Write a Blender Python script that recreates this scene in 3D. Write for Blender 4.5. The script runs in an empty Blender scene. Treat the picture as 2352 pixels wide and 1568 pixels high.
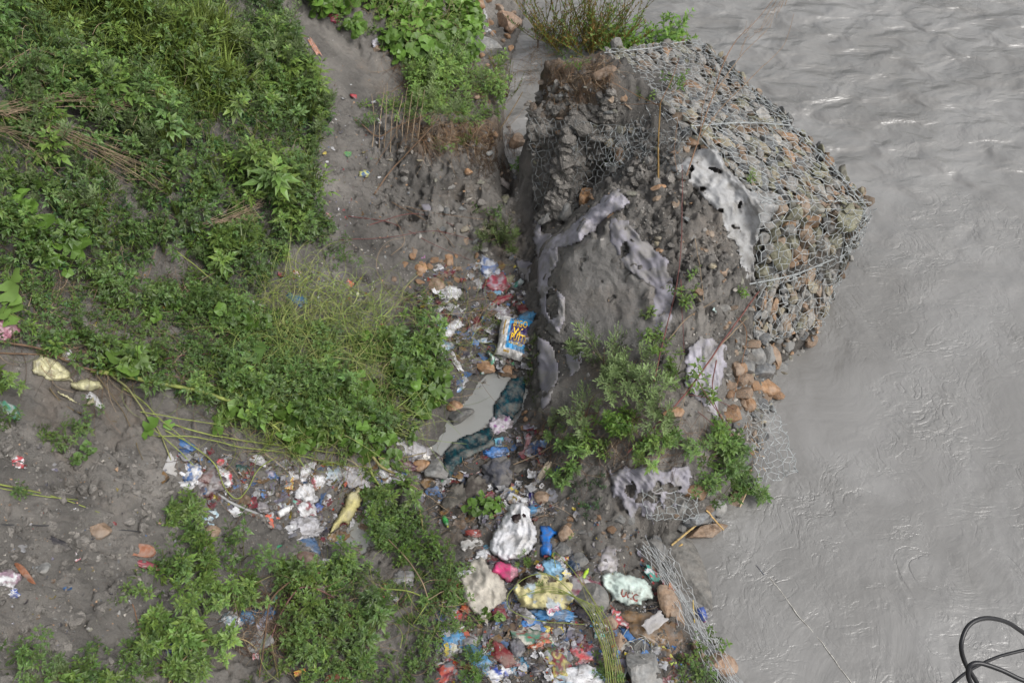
import bpy, math, random
import numpy as np
from mathutils import Vector, Matrix, noise as mnoise
R = math.radians
random.seed(7)
rng = np.random.default_rng(11)
scene = bpy.context.scene
COL = scene.collection

# ------------------------------------------------------------ camera, sky, sun, exposure
CAM = np.array([0.0, 0.0, 11.0]); PITCH = R(50); FPX = 2308.0
cd = bpy.data.cameras.new('camera'); cam = bpy.data.objects.new('camera', cd); COL.objects.link(cam)
cam.location = CAM; cam.rotation_euler = (R(90) - PITCH, 0, 0)
cd.sensor_width = 36; cd.lens = 36 * FPX / 2352; cd.clip_start = 0.05; cd.clip_end = 800
scene.camera = cam
world = bpy.data.worlds.new('World'); scene.world = world; world.use_nodes = True
wn = world.node_tree; wn.nodes.clear()
sky = wn.nodes.new('ShaderNodeTexSky'); sky.sky_type = 'NISHITA'; sky.sun_disc = False
sky.sun_elevation = R(52); sky.sun_rotation = R(118); sky.dust_density = 4.0; sky.air_density = 1.2; sky.ozone_density = 1.0
hs = wn.nodes.new('ShaderNodeHueSaturation'); hs.inputs['Saturation'].default_value = 0.30
bg = wn.nodes.new('ShaderNodeBackground'); bg.inputs['Strength'].default_value = 0.115
wo = wn.nodes.new('ShaderNodeOutputWorld')
wn.links.new(sky.outputs[0], hs.inputs['Color']); wn.links.new(hs.outputs[0], bg.inputs['Color']); wn.links.new(bg.outputs[0], wo.inputs[0])
sd = bpy.data.lights.new('sun', 'SUN'); sd.energy = 1.5; sd.angle = R(24); sd.color = (1, 0.98, 0.95)
sun = bpy.data.objects.new('sun', sd); COL.objects.link(sun)
sdir = Vector((math.sin(R(118)) * math.cos(R(52)), math.cos(R(118)) * math.cos(R(52)), math.sin(R(52))))
sun.rotation_euler = sdir.to_track_quat('Z', 'Y').to_euler()
scene.view_settings.view_transform = 'Standard'; scene.view_settings.look = 'None'
scene.view_settings.exposure = 0.56; scene.view_settings.gamma = 1.0

# ------------------------------------------------------------ helpers
CP, SP = math.cos(PITCH), math.sin(PITCH)
def raydir(u, v):
    a = (np.asarray(u, float) - 1176) / FPX; b = -(np.asarray(v, float) - 784) / FPX
    return np.stack([a, CP + b * SP, -SP + b * CP], -1)
def P(u, v, z):
    d = raydir(u, v); t = (z - CAM[2]) / d[..., 2]
    return CAM + d * np.asarray(t)[..., None]
def project(p):
    q = np.asarray(p, float) - CAM
    f = q[..., 1] * CP - q[..., 2] * SP; up = q[..., 1] * SP + q[..., 2] * CP
    return 1176 + FPX * q[..., 0] / f, 784 - FPX * up / f
def inpoly(x, y, poly):
    poly = np.asarray(poly, float); x = np.asarray(x); y = np.asarray(y)
    ins = np.zeros(x.shape, bool); n = len(poly); j = n - 1
    for i in range(n):
        xi, yi = poly[i]; xj, yj = poly[j]
        c = ((yi > y) != (yj > y)) & (x < (xj - xi) * (y - yi) / (yj - yi + 1e-12) + xi)
        ins ^= c; j = i
    return ins
def distpoly(x, y, poly, closed=True):
    poly = np.asarray(poly, float); d = np.full(x.shape, 1e9); n = len(poly)
    for i in range(n if closed else n - 1):
        a = poly[i]; b = poly[(i + 1) % n]; ab = b - a
        t = np.clip(((x - a[0]) * ab[0] + (y - a[1]) * ab[1]) / (ab @ ab + 1e-12), 0, 1)
        d = np.minimum(d, np.hypot(x - a[0] - t * ab[0], y - a[1] - t * ab[1]))
    return d
_perm = np.random.default_rng(5).permutation(256); _perm = np.concatenate([_perm, _perm, _perm])
_gr = np.random.default_rng(6).normal(size=(256, 3)); _gr /= np.linalg.norm(_gr, axis=1)[:, None]
def pn(p, s=1.0, seed=0):
    """gradient noise, p (N,3), about -0.7..0.7"""
    p = np.asarray(p, float) * s + seed * 17.31; i = np.floor(p).astype(int); f = p - i; i &= 255
    w = f * f * f * (f * (f * 6 - 15) + 10); out = 0
    for dx in (0, 1):
        for dy in (0, 1):
            for dz in (0, 1):
                g = _gr[_perm[_perm[_perm[(i[:, 0] + dx) & 255] + ((i[:, 1] + dy) & 255)] + ((i[:, 2] + dz) & 255)]]
                dd = f - np.array([dx, dy, dz])
                wt = (w[:, 0] if dx else 1 - w[:, 0]) * (w[:, 1] if dy else 1 - w[:, 1]) * (w[:, 2] if dz else 1 - w[:, 2])
                out = out + wt * (g * dd).sum(1)
    return out
def fbm(p, s=1.0, seed=0, o=4, g=0.5):
    a = 1; r = 0
    for k in range(o):
        r = r + a * pn(p, s * 2 ** k, seed + k); a *= g
    return r
def xy3(x, y, z=0.0):
    return np.stack([np.asarray(x, float).ravel(), np.asarray(y, float).ravel(), np.full(np.asarray(x).size, z)], -1)
def hexc(h):
    h = h.lstrip('#'); v = np.array([int(h[i:i + 2], 16) for i in (0, 2, 4)]) / 255
    return np.where(v <= 0.04045, v / 12.92, ((v + 0.055) / 1.055) ** 2.4)

class MB:
    """collects verts, faces (tri and quad arrays) and a colour per vertex; build() links ONE mesh object"""
    def __init__(s): s.v = []; s.f3 = []; s.f4 = []; s.c = []; s.n = 0
    def add(s, v, f, c):
        v = np.asarray(v, float).reshape(-1, 3); f = np.asarray(f, int)
        if len(f): (s.f3 if f.shape[1] == 3 else s.f4).append(f + s.n)
        c = np.asarray(c, float)
        s.c.append(np.broadcast_to(c, (len(v), 3)) if c.ndim == 1 else c); s.v.append(v); s.n += len(v)
    def mesh(s, name, mat, smooth=False):
        me = bpy.data.meshes.new(name)
        v = np.concatenate(s.v); c = np.concatenate(s.c)
        f3 = np.concatenate(s.f3) if s.f3 else np.zeros((0, 3), int); f4 = np.concatenate(s.f4) if s.f4 else np.zeros((0, 4), int)
        me.vertices.add(len(v)); me.vertices.foreach_set('co', v.astype(np.float32).ravel())
        nl = f3.size + f4.size; me.loops.add(nl); me.loops.foreach_set('vertex_index', np.concatenate([f3.ravel(), f4.ravel()]).astype(np.int32))
        me.polygons.add(len(f3) + len(f4))
        st = np.concatenate([np.arange(len(f3)) * 3, f3.size + np.arange(len(f4)) * 4]).astype(np.int32)
        me.polygons.foreach_set('loop_start', st)
        me.polygons.foreach_set('use_smooth', np.full(len(f3) + len(f4), smooth))
        me.update(calc_edges=True)
        at = me.attributes.new('Col', 'FLOAT_COLOR', 'POINT')
        at.data.foreach_set('color', np.concatenate([c, np.ones((len(c), 1))], 1).astype(np.float32).ravel())
        if mat: me.materials.append(mat)
        me.validate()
        return me
    def build(s, name, mat, parent=None, smooth=False, loc=None):
        o = bpy.data.objects.new(name, s.mesh(name, mat, smooth)); COL.objects.link(o)
        if parent: o.parent = parent
        if loc is not None: o.location = loc
        return o
def tag(o, label=None, cat=None, group=None, kind=None):
    if label: o['label'] = label
    if cat: o['category'] = cat
    if group: o['group'] = group
    if kind: o['kind'] = kind
    return o
def empty(name, loc, label, cat, group=None):
    o = bpy.data.objects.new(name, None); COL.objects.link(o); o.location = loc; o.empty_display_size = 0.1
    return tag(o, label, cat, group)

def catmull(pts, k=6):
    pts = np.asarray(pts, float); n = len(pts); out = []
    if n < 3: return np.array([pts[0] + (pts[-1] - pts[0]) * t for t in np.linspace(0, 1, k + 1)])
    e = np.vstack([2 * pts[0] - pts[1], pts, 2 * pts[-1] - pts[-2]])
    for i in range(n - 1):
        a, b, c, d = e[i:i + 4]
        for t in np.arange(k) / k:
            out.append(.5 * (2 * b + (c - a) * t + (2 * a - 5 * b + 4 * c - d) * t * t + (3 * b - a - 3 * c + d) * t ** 3))
    out.append(pts[-1]); return np.array(out)
def tube(mb, pts, r0, r1=None, col=(.2, .2, .2), sides=5, k=0):
    pts = catmull(pts, k) if k else np.asarray(pts, float)
    r1 = r0 if r1 is None else r1; n = len(pts)
    t = np.gradient(pts, axis=0); t /= np.linalg.norm(t, axis=1)[:, None] + 1e-9
    ref = np.array([0.13, 0.21, 0.97]); a = np.cross(t, ref); a /= np.linalg.norm(a, axis=1)[:, None] + 1e-9; b = np.cross(t, a)
    rr = np.linspace(r0, r1, n)[:, None, None]; an = np.arange(sides) * 2 * np.pi / sides
    ring = pts[:, None, :] + rr * (np.cos(an)[None, :, None] * a[:, None, :] + np.sin(an)[None, :, None] * b[:, None, :])
    i = np.arange(n - 1)[:, None] * sides; j = np.arange(sides)[None, :]; j2 = (j + 1) % sides
    f = np.stack([i + j, i + j2, i + sides + j2, i + sides + j], -1).reshape(-1, 4)
    c = np.asarray(col, float)
    if c.ndim == 2: c = np.repeat(c[np.linspace(0, len(c) - 1, n).astype(int)], sides, 0)
    mb.add(ring.reshape(-1, 3), f, c)

def ico(sub):
    import bmesh
    bm = bmesh.new(); bmesh.ops.create_icosphere(bm, subdivisions=sub, radius=1)
    v = np.array([x.co[:] for x in bm.verts]); f = np.array([[q.index for q in p.verts] for p in bm.faces]); bm.free()
    return v, f
ICO = {k: ico(k) for k in (1, 2, 3, 4)}
def stone_geo(sz, seed, sub=2, cuts=9):
    r = np.random.default_rng(seed); v, f = ICO[sub]; v = v.copy()
    for k in range(cuts):
        n = r.normal(size=3); n /= np.linalg.norm(n); d = r.uniform(.45, .85)
        s = v @ n - d; v -= np.maximum(s, 0)[:, None] * n
    return v * np.asarray(sz), f
def rotm(yaw, pitch=0, roll=0):
    return np.array(Matrix.Rotation(yaw, 3, 'Z') @ Matrix.Rotation(pitch, 3, 'X') @ Matrix.Rotation(roll, 3, 'Y'))
def frame(n, yaw):
    """rotation whose z is n and whose x points along image direction yaw"""
    n = np.asarray(n, float); n = n / np.linalg.norm(n); x = np.array([math.cos(yaw), math.sin(yaw), 0.0])
    x = x - n * (x @ n); x /= np.linalg.norm(x); y = np.cross(n, x)
    return np.stack([x, y, n], 1)

# ------------------------------------------------------------ materials
def mat_new(name):
    m = bpy.data.materials.new(name); m.use_nodes = True; nt = m.node_tree; nt.nodes.clear()
    return m, nt, nt.nodes, nt.links
def mat_attr(name, rough=.6, spec=.5, var=.25, nscale=14, bump=.15, bscale=60, transl=0.0, alpha=1.0, coat=0.0, dirt=None, dscale=5, damt=.5, detail=4, bdist=.004):
    m, nt, N, L = mat_new(name)
    out = N.new('ShaderNodeOutputMaterial'); pb = N.new('ShaderNodeBsdfPrincipled')
    at = N.new('ShaderNodeAttribute'); at.attribute_name = 'Col'
    tc = N.new('ShaderNodeTexCoord')
    nz = N.new('ShaderNodeTexNoise'); nz.inputs['Scale'].default_value = nscale; nz.inputs['Detail'].default_value = detail
    L.new(tc.outputs['Object'], nz.inputs['Vector'])
    mr = N.new('ShaderNodeMapRange'); mr.inputs[1].default_value = .3; mr.inputs[2].default_value = .7
    mr.inputs[3].default_value = 1 - var; mr.inputs[4].default_value = 1 + var; L.new(nz.outputs['Fac'], mr.inputs[0])
    vm = N.new('ShaderNodeVectorMath'); vm.operation = 'SCALE'; L.new(at.outputs['Color'], vm.inputs[0]); L.new(mr.outputs[0], vm.inputs['Scale'])
    src = vm.outputs[0]
    if dirt is not None:
        n2 = N.new('ShaderNodeTexNoise'); n2.inputs['Scale'].default_value = dscale; n2.inputs['Detail'].default_value = 6
        n2.inputs['Roughness'].default_value = .65
        L.new(tc.outputs['Object'], n2.inputs['Vector'])
        m2 = N.new('ShaderNodeMapRange'); m2.inputs[1].default_value = .44; m2.inputs[2].default_value = .62; m2.inputs[4].default_value = damt
        L.new(n2.outputs['Fac'], m2.inputs[0])
        mx = N.new('ShaderNodeMix'); mx.data_type = 'RGBA'; L.new(m2.outputs[0], mx.inputs[0]); L.new(src, mx.inputs[6])
        mx.inputs[7].default_value = (*dirt, 1); src = mx.outputs[2]
    L.new(src, pb.inputs['Base Color'])
    pb.inputs['Roughness'].default_value = rough; pb.inputs['Specular IOR Level'].default_value = spec
    pb.inputs['Coat Weight'].default_value = coat; pb.inputs['Alpha'].default_value = alpha
    if bump:
        nb = N.new('ShaderNodeTexNoise'); nb.inputs['Scale'].default_value = bscale; nb.inputs['Detail'].default_value = 5
        L.new(tc.outputs['Object'], nb.inputs['Vector'])
        bp = N.new('ShaderNodeBump'); bp.inputs['Strength'].default_value = bump; bp.inputs['Distance'].default_value = bdist * 4
        L.new(nb.outputs['Fac'], bp.inputs['Height']); L.new(bp.outputs[0], pb.inputs['Normal'])
    if transl:
        tr = N.new('ShaderNodeBsdfTranslucent'); L.new(src, tr.inputs['Color'])
        ms = N.new('ShaderNodeMixShader'); ms.inputs[0].default_value = transl
        L.new(pb.outputs[0], ms.inputs[1]); L.new(tr.outputs[0], ms.inputs[2]); L.new(ms.outputs[0], out.inputs[0])
    else: L.new(pb.outputs[0], out.inputs[0])
    return m
MUD = (.20, .185, .17)
M = {}
M['leaf'] = mat_attr('leaf', rough=.45, spec=.45, var=.2, nscale=6, bump=0, transl=.25)
M['stem'] = mat_attr('stem', rough=.6, spec=.3, var=.3, nscale=9, bump=.2)
M['stone'] = mat_attr('stone', rough=.62, spec=.4, var=.42, nscale=16, bump=.7, bscale=38, detail=7, dirt=(.23, .21, .185), dscale=7, damt=.45)
M['clod'] = mat_attr('clod', rough=.7, spec=.35, var=.4, nscale=9, bump=1.0, bscale=45, bdist=.008)
M['wire'] = mat_attr('wire', rough=.45, spec=.6, var=.2, bump=0)
M['plastic'] = mat_attr('plastic', rough=.35, spec=.5, var=.12, nscale=20, bump=.35, bscale=45, transl=.12, dirt=(.15, .135, .12), dscale=11, damt=.7)
M['sheer'] = mat_attr('sheer', rough=.3, spec=.6, var=.15, nscale=20, bump=.4, bscale=45, alpha=.72, dirt=(.2, .18, .16), dscale=9, damt=.6)
M['cloth'] = mat_attr('cloth', rough=.85, spec=.15, var=.12, nscale=8, bump=.4, bscale=90, dirt=(.24, .22, .19), dscale=5, damt=.6)
M['geo'] = mat_attr('geotextile', rough=.8, spec=.2, var=.15, nscale=7, bump=.35, bscale=110, dirt=(.22, .21, .195), dscale=4.5, damt=.85)
M['rubber'] = mat_attr('rubber', rough=.4, spec=.5, var=.1, bump=0)
M['brick'] = mat_attr('brick', rough=.85, spec=.2, var=.3, nscale=25, bump=.6, bscale=60, dirt=(.2, .18, .16), dscale=12, damt=.6)
M['wood'] = mat_attr('wood', rough=.7, spec=.3, var=.3, nscale=25, bump=.3)

def mat_ground():
    m, nt, N, L = mat_new('wet_silt'); out = N.new('ShaderNodeOutputMaterial'); pb = N.new('ShaderNodeBsdfPrincipled')
    tc = N.new('ShaderNodeTexCoord'); at = N.new('ShaderNodeAttribute'); at.attribute_name = 'Col'
    def nz(s, d, r=.6):
        n = N.new('ShaderNodeTexNoise'); n.inputs['Scale'].default_value = s; n.inputs['Detail'].default_value = d; n.inputs['Roughness'].default_value = r
        L.new(tc.outputs['Object'], n.inputs['Vector']); return n
    def mr(src, a, b, c, d):
        k = N.new('ShaderNodeMapRange'); k.inputs[1].default_value = a; k.inputs[2].default_value = b; k.inputs[3].default_value = c; k.inputs[4].default_value = d
        L.new(src, k.inputs[0]); return k.outputs[0]
    def mix(f, a, b):
        x = N.new('ShaderNodeMix'); x.data_type = 'RGBA'; L.new(f, x.inputs[0])
        if isinstance(a, tuple): x.inputs[6].default_value = (*a, 1)
        else: L.new(a, x.inputs[6])
        x.inputs[7].default_value = (*b, 1); return x.outputs[2]
    base = at.outputs['Color']
    s = N.new('ShaderNodeVectorMath'); s.operation = 'SCALE'; L.new(base, s.inputs[0]); L.new(mr(nz(2.2, 9, .7).outputs['Fac'], .3, .7, .72, 1.28), s.inputs['Scale'])
    c1 = mix(mr(nz(1.1, 6).outputs['Fac'], .55, .72, 0, .6), s.outputs[0], (.15, .115, .085))      # brown silt patches
    c2 = mix(mr(nz(75, 2).outputs['Fac'], .70, .74, 0, .8), c1, (.45, .43, .40))                    # pale grit
    c3 = mix(mr(nz(42, 2).outputs['Fac'], .70, .75, 0, .75), c2, (.20, .095, .045))                  # brick crumbs
    L.new(c3, pb.inputs['Base Color'])
    L.new(mr(nz(3, 5).outputs['Fac'], .35, .65, .42, .8), pb.inputs['Roughness']); pb.inputs['Specular IOR Level'].default_value = .45
    b1 = N.new('ShaderNodeBump'); b1.inputs['Strength'].default_value = .9; b1.inputs['Distance'].default_value = .06
    L.new(nz(15, 9, .75).outputs['Fac'], b1.inputs['Height'])
    b2 = N.new('ShaderNodeBump'); b2.inputs['Strength'].default_value = .6; b2.inputs['Distance'].default_value = .008
    L.new(nz(80, 3).outputs['Fac'], b2.inputs['Height']); L.new(b1.outputs[0], b2.inputs['Normal'])
    L.new(b2.outputs[0], pb.inputs['Normal']); L.new(pb.outputs[0], out.inputs[0]); return m
M['ground'] = mat_ground()

def mat_water(name, pool=False):
    m, nt, N, L = mat_new(name); out = N.new('ShaderNodeOutputMaterial'); pb = N.new('ShaderNodeBsdfPrincipled')
    tc = N.new('ShaderNodeTexCoord'); mp = N.new('ShaderNodeMapping'); L.new(tc.outputs['Object'], mp.inputs['Vector'])
    mp.inputs['Rotation'].default_value = (0, 0, R(28)); mp.inputs['Scale'].default_value = (1.0, 1.0, 1.0)
    def nz(s, d, dist=0, r=.55, vec=None):
        n = N.new('ShaderNodeTexNoise'); n.inputs['Scale'].default_value = s; n.inputs['Detail'].default_value = d; n.inputs['Distortion'].default_value = dist * .75
        n.inputs['Roughness'].default_value = r; L.new((vec or mp).outputs[0], n.inputs['Vector']); return n.outputs['Fac']
    def mr(src, a, b, c, d, t='LINEAR'):
        k = N.new('ShaderNodeMapRange'); k.inputs[1].default_value = a; k.inputs[2].default_value = b; k.inputs[3].default_value = c; k.inputs[4].default_value = d
        k.interpolation_type = t; L.new(src, k.inputs[0]); return k.outputs[0]
    def mth(op, a, b):
        k = N.new('ShaderNodeMath'); k.operation = op
        for i, x in enumerate((a, b)):
            if isinstance(x, (int, float)): k.inputs[i].default_value = x
            else: L.new(x, k.inputs[i])
        return k.outputs[0]
    mx = N.new('ShaderNodeMix'); mx.data_type = 'RGBA'; L.new(mr(nz(.5, 5, 1.5), .35, .65, 0, 1), mx.inputs[0])
    mx.inputs[6].default_value = (.172, .167, .158, 1) if not pool else (.205, .205, .190, 1); mx.inputs[7].default_value = (.232, .227, .219, 1) if not pool else (.275, .28, .268, 1)
    src = mx.outputs[2]
    if not pool:
        # foam flecks: thin broken lines where the current boils
        region = mr(nz(.33, 2, 1.0), .54, .64, 0, 1)
        lines = mr(mth('ABSOLUTE', mth('SUBTRACT', nz(1.3, 6, 2.2), .5), 0), 0, .012, 1, 0)
        flecks = mr(nz(16, 4), .55, .66, 0, 1)
        foam = mth('MULTIPLY', mth('MULTIPLY', mth('MULTIPLY', region, lines), flecks), .45)
        spray = mth('MULTIPLY', mth('MULTIPLY', region, mr(nz(22, 3), .68, .72, 0, .7)), mr(nz(1.7, 4, 1), .5, .6, 0, 1))
        ff = mth('MAXIMUM', foam, spray)
        m2 = N.new('ShaderNodeMix'); m2.data_type = 'RGBA'; L.new(ff, m2.inputs[0]); L.new(src, m2.inputs[6]); m2.inputs[7].default_value = (.62, .6, .57, 1)
        src = m2.outputs[2]
    L.new(src, pb.inputs['Base Color']); pb.inputs['Roughness'].default_value = .3 if not pool else .08; pb.inputs['IOR'].default_value = 1.4
    pb.inputs['Specular IOR Level'].default_value = .9
    if pool:
        b = N.new('ShaderNodeBump'); b.inputs['Strength'].default_value = .25; b.inputs['Distance'].default_value = .01
        L.new(nz(9, 4, .5), b.inputs['Height']); L.new(b.outputs[0], pb.inputs['Normal'])
    else:
        # calm swirls near the camera, longer wind-driven waves further out
        mp2 = N.new('ShaderNodeMapping'); mp2.inputs['Rotation'].default_value = (0, 0, R(24)); mp2.inputs['Scale'].default_value = (1.25, 1.9, 1); L.new(tc.outputs['Object'], mp2.inputs['Vector'])
        sep = N.new('ShaderNodeSeparateXYZ'); L.new(tc.outputs['Object'], sep.inputs[0])
        far = mr(mth('ADD', sep.outputs['Y'], mth('MULTIPLY', sep.outputs['X'], -.25)), 6.5, 14.0, 0, 1, 'SMOOTHSTEP')
        waves = nz(1.15, 3, .5, .36, mp2)
        swl = nz(.8, 6, 1.3, .55)
        crk = mr(mth('ABSOLUTE', mth('SUBTRACT', nz(1.8, 5, 1.9), .5), 0), 0, .06, 0, 1, 'SMOOTHSTEP')
        mask = mr(nz(.6, 3, 1), .36, .66, 0, 1)
        h = mth('ADD', mth('MULTIPLY', waves, mth('ADD', mth('MULTIPLY', far, .27), .02)), mth('MULTIPLY', swl, mth('ADD', mth('MULTIPLY', far, -.035), .06)))
        h = mth('ADD', h, mth('MULTIPLY', mth('MULTIPLY', crk, mask), mth('ADD', mth('MULTIPLY', far, -.004), .0075)))
        h = mth('ADD', h, mth('MULTIPLY', mth('MULTIPLY', nz(7, 4, .8), mask), mth('ADD', mth('MULTIPLY', far, -.02), .028)))
        b = N.new('ShaderNodeBump'); b.inputs['Strength'].default_value = 1; b.inputs['Distance'].default_value = 1
        L.new(h, b.inputs['Height']); L.new(b.outputs[0], pb.inputs['Normal'])
    L.new(pb.outputs[0], out.inputs[0]); return m
M['water'] = mat_water('muddy_river'); M['pool'] = mat_water('muddy_pool', True)

# ------------------------------------------------------------ ground heights
CTRL = [
 (-300,-100,5.6),(0,0,4.5),(300,0,3.7),(560,0,2.9),(650,40,2.35),(0,300,4.2),(300,300,3.4),(560,300,2.5),(720,330,1.85),(0,500,3.7),(0,600,3.3),
 (300,520,2.75),(560,560,1.95),(740,540,1.5),(720,100,2.05),(800,110,1.75),(900,220,1.3),(850,260,1.4),(1000,50,1.3),(1060,150,.9),(1095,100,.4),(1150,60,.12),(1120,150,.3),(900,50,1.75),
 (760,0,2.3),(960,200,1.15),(1130,190,.45),(1100,230,.9),
 (1050,270,1.65),(1140,280,1.45),(900,285,1.5),(980,290,1.65),(900,420,1.05),(1030,390,1.3),(1130,440,.95),(1125,350,1.25),(1165,385,.0),(1168,430,.0),(1165,480,.15),(800,300,1.6),
 (820,450,1.35),(900,520,.95),(1050,540,.6),(1150,590,.35),(980,620,.65),(860,620,1.0),
 (1205,650,.3),(1180,760,.3),(1150,840,.25),(1080,950,.0),(1130,880,.02),(1000,1040,.02),(940,1100,.25),(1190,980,.25),(1240,1050,.4),(1190,880,.16),(1040,860,.4),(980,1000,.25),
 (900,800,.75),(700,800,1.25),(500,750,1.9),(350,650,2.2),(450,640,1.9),(200,800,2.6),(0,850,3.0),(300,950,2.1),(600,950,1.4),(850,1000,.7),
 (0,1100,2.85),(200,1150,2.3),(400,1150,1.65),(600,1200,1.05),(740,1250,.6),(850,1210,.25),(790,1235,.28),(0,1400,2.7),(200,1500,2.1),(400,1400,1.55),(600,1500,1.1),
 (800,1400,.85),(1000,1300,.55),(1000,1500,.7),(0,1750,2.6),(600,1750,1.2),(1200,1200,.4),(1200,1350,.55),(1200,1500,.6),(1400,1300,.35),(1400,1450,.4),
 (1540,1450,.25),(1640,1568,.25),(1300,1150,.5),(1200,1750,.7),(1500,1750,.5),(-300,900,4.0),(-300,1500,3.6),(-300,400,5.0),
 # fallen river wall: foot, face and top
 (1222,600,.3),(1222,750,.3),(1232,900,.3),(1250,1000,.4),(1252,560,1.0),(1262,700,1.0),(1262,900,.85),(1285,1000,.75),(1300,600,1.4),(1400,435,2.0),
 (1400,700,1.4),(1550,500,2.1),(1560,700,1.7),(1700,640,1.85),(1650,750,1.5),(1400,900,1.15),(1550,900,1.25),(1650,900,.95),(1700,950,.6),(1400,1050,.85),
 (1600,1050,.85),(1690,1080,.5),(1500,1120,.8),(1480,1200,.4),(1620,1180,.35),(1300,1080,.5),(1560,1220,.2),
 (1222,250,2.1),(1195,330,.2),(1228,420,.95),(1230,500,.4),(1212,520,.3),(1205,420,.25),(1300,500,.95),(1340,450,1.05),(1390,400,1.35),(1395,380,1.7),(1500,350,2.2),
 (1450,420,1.98),(1300,300,2.15),(1400,250,2.45),(1350,160,2.5),(1250,150,2.35),(1500,300,2.4),(1600,390,2.2),(1320,380,1.65),(1240,330,1.6),
 (1390,120,2.48),(1600,100,2.38),(1815,290,2.13),(1590,290,2.43),(1990,475,1.78),(1740,470,1.98),(1700,200,2.35),(1740,560,1.5),(1735,640,1.0),(1920,600,.95),
 (1730,790,.5),(1885,745,.35),(1760,900,.2),(1850,380,2.0),
]
LAND_PX = [(1240,-100,0),(1213,0,0),(1213,60,0),(1195,110,0),(1178,160,0),(1165,260,0),(1160,330,.3),(1203,250,1.5),(1208,130,2.3),(1240,92,2.3),(1380,88,2.5),(1600,96,2.45),(1692,172,2.35),
 (1816,285,2.2),(1994,476,1.85),(1910,580,1.1),(1925,632,.95),(1893,742,.35),(1810,825,.2),(1775,930,.1),(1735,1080,0),(1660,1180,0),(1600,1228,0),(1490,1252,0),(1545,1330,0),(1585,1440,0),(1680,1568,0),(1740,1700,0),(1800,1900,0)]
land = [tuple(P(*p)[:2]) for p in LAND_PX]
LAND = np.array([(-70, 70), (3, 70), (1.5, 30)] + land + [(3.5, -2), (6, -60), (-70, -60)])
cw = np.array([P(*c) for c in CTRL])
far_ctrl = np.array([(-12, 4, 6.0), (-12, 12, 6.5), (-9, 18, 5.5), (-4, 20, 3.5), (-1.5, 20, 1.5), (-6, 0, 3.6), (-2, 0, 2.0), (1, 1, 1.2), (-12, -4, 5.5), (-3, 17, 2.6)])
cw = np.vstack([cw, far_ctrl])
def kern(r): return -r
A = kern(np.hypot(cw[:, None, 0] - cw[None, :, 0], cw[:, None, 1] - cw[None, :, 1]))
n = len(cw); Q = np.zeros((n + 3, n + 3)); Q[:n, :n] = A - np.eye(n) * .03; Q[:n, n] = 1; Q[:n, n + 1:] = cw[:, :2]; Q[n, :n] = 1; Q[n + 1:, :n] = cw[:, :2].T
sol = np.linalg.solve(Q, np.concatenate([cw[:, 2], np.zeros(3)]))
def base_h(x, y):
    sh = x.shape; x = x.ravel(); y = y.ravel(); out = np.empty(len(x))
    for i in range(0, len(x), 60000):
        xx, yy = x[i:i + 60000], y[i:i + 60000]
        k = kern(np.hypot(xx[:, None] - cw[None, :, 0], yy[:, None] - cw[None, :, 1]))
        out[i:i + 60000] = k @ sol[:n] + sol[n] + xx * sol[n + 1] + yy * sol[n + 2]
    return out.reshape(sh)
X0, X1, Y0, Y1, DG = -8.4, 6.2, 2.0, 19.0, .028
gx = np.arange(X0, X1, DG); gy = np.arange(Y0, Y1, DG)
ext = np.array([.15, .4, .9, 1.8, 3.5, 7, 14, 28, 55])
ax = np.concatenate([X0 - ext[::-1], gx, gx[-1] + ext]); ay = np.concatenate([Y0 - ext[::-1], gy, gy[-1] + ext])
GX, GY = np.meshgrid(ax, ay, indexing='ij')
H = np.clip(base_h(np.clip(GX, -13, 8), np.clip(GY, -5, 21)), -1, 7)
pts = xy3(GX, GY)
lump = fbm(pts, .9, 1, 3).reshape(GX.shape)
clod = np.abs(fbm(pts, 3.3, 4, 3)).reshape(GX.shape)
fine = fbm(pts, 10, 9, 3).reshape(GX.shape)
pitn = fbm(pts, 2.1, 21, 3).reshape(GX.shape)
PU, PV = project(np.stack([GX, GY, H], -1))
def soft(poly, w=40, nz=30):
    j = fbm(pts, 1.6, 51, 3).reshape(GX.shape) * nz
    d = distpoly(PU, PV, poly); d = np.where(inpoly(PU, PV, poly), -d, d) + j
    q = np.clip(.5 - d / w, 0, 1); return q * q * (3 - 2 * q)
cliff = np.maximum(soft([(860,290),(1180,270),(1200,600),(1010,560),(860,500)], 60), soft([(1200,120),(1420,230),(1600,400),(1740,500),(1740,800),(1500,800),(1400,560),(1200,500)], 60))
smoothz = np.maximum(soft([(690,60),(770,60),(960,210),(920,240),(760,200)]), soft([(1240,560),(1420,600),(1480,800),(1400,950),(1240,960)]))
amp = 1.0 + .9 * cliff - .55 * smoothz
tone_c = fbm(pts, .9, 33, 2).reshape(GX.shape); cl2 = np.abs(fbm(pts, 7.5, 44, 3)).reshape(GX.shape); rid = np.abs(pn(pts + fbm(pts, 2, 61, 2)[:, None] * .3, 1.5, 14)).reshape(GX.shape)
H = H + amp * (.08 * lump + .13 * (clod - .15) + .11 * (cl2 - .12) + .042 * fine) - amp * .12 * np.clip(pitn - .3, 0, .3) / .3
rid2 = np.abs(pn(pts + fbm(pts, 3, 66, 2)[:, None] * .2, 3.4, 24)).reshape(GX.shape)
H = H - amp * .07 * np.clip(1 - rid / .035, 0, 1) * (lump > -.1) - amp * .04 * np.clip(1 - rid2 / .05, 0, 1) * (tone_c > .05)     # cracks in the drying silt
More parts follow.
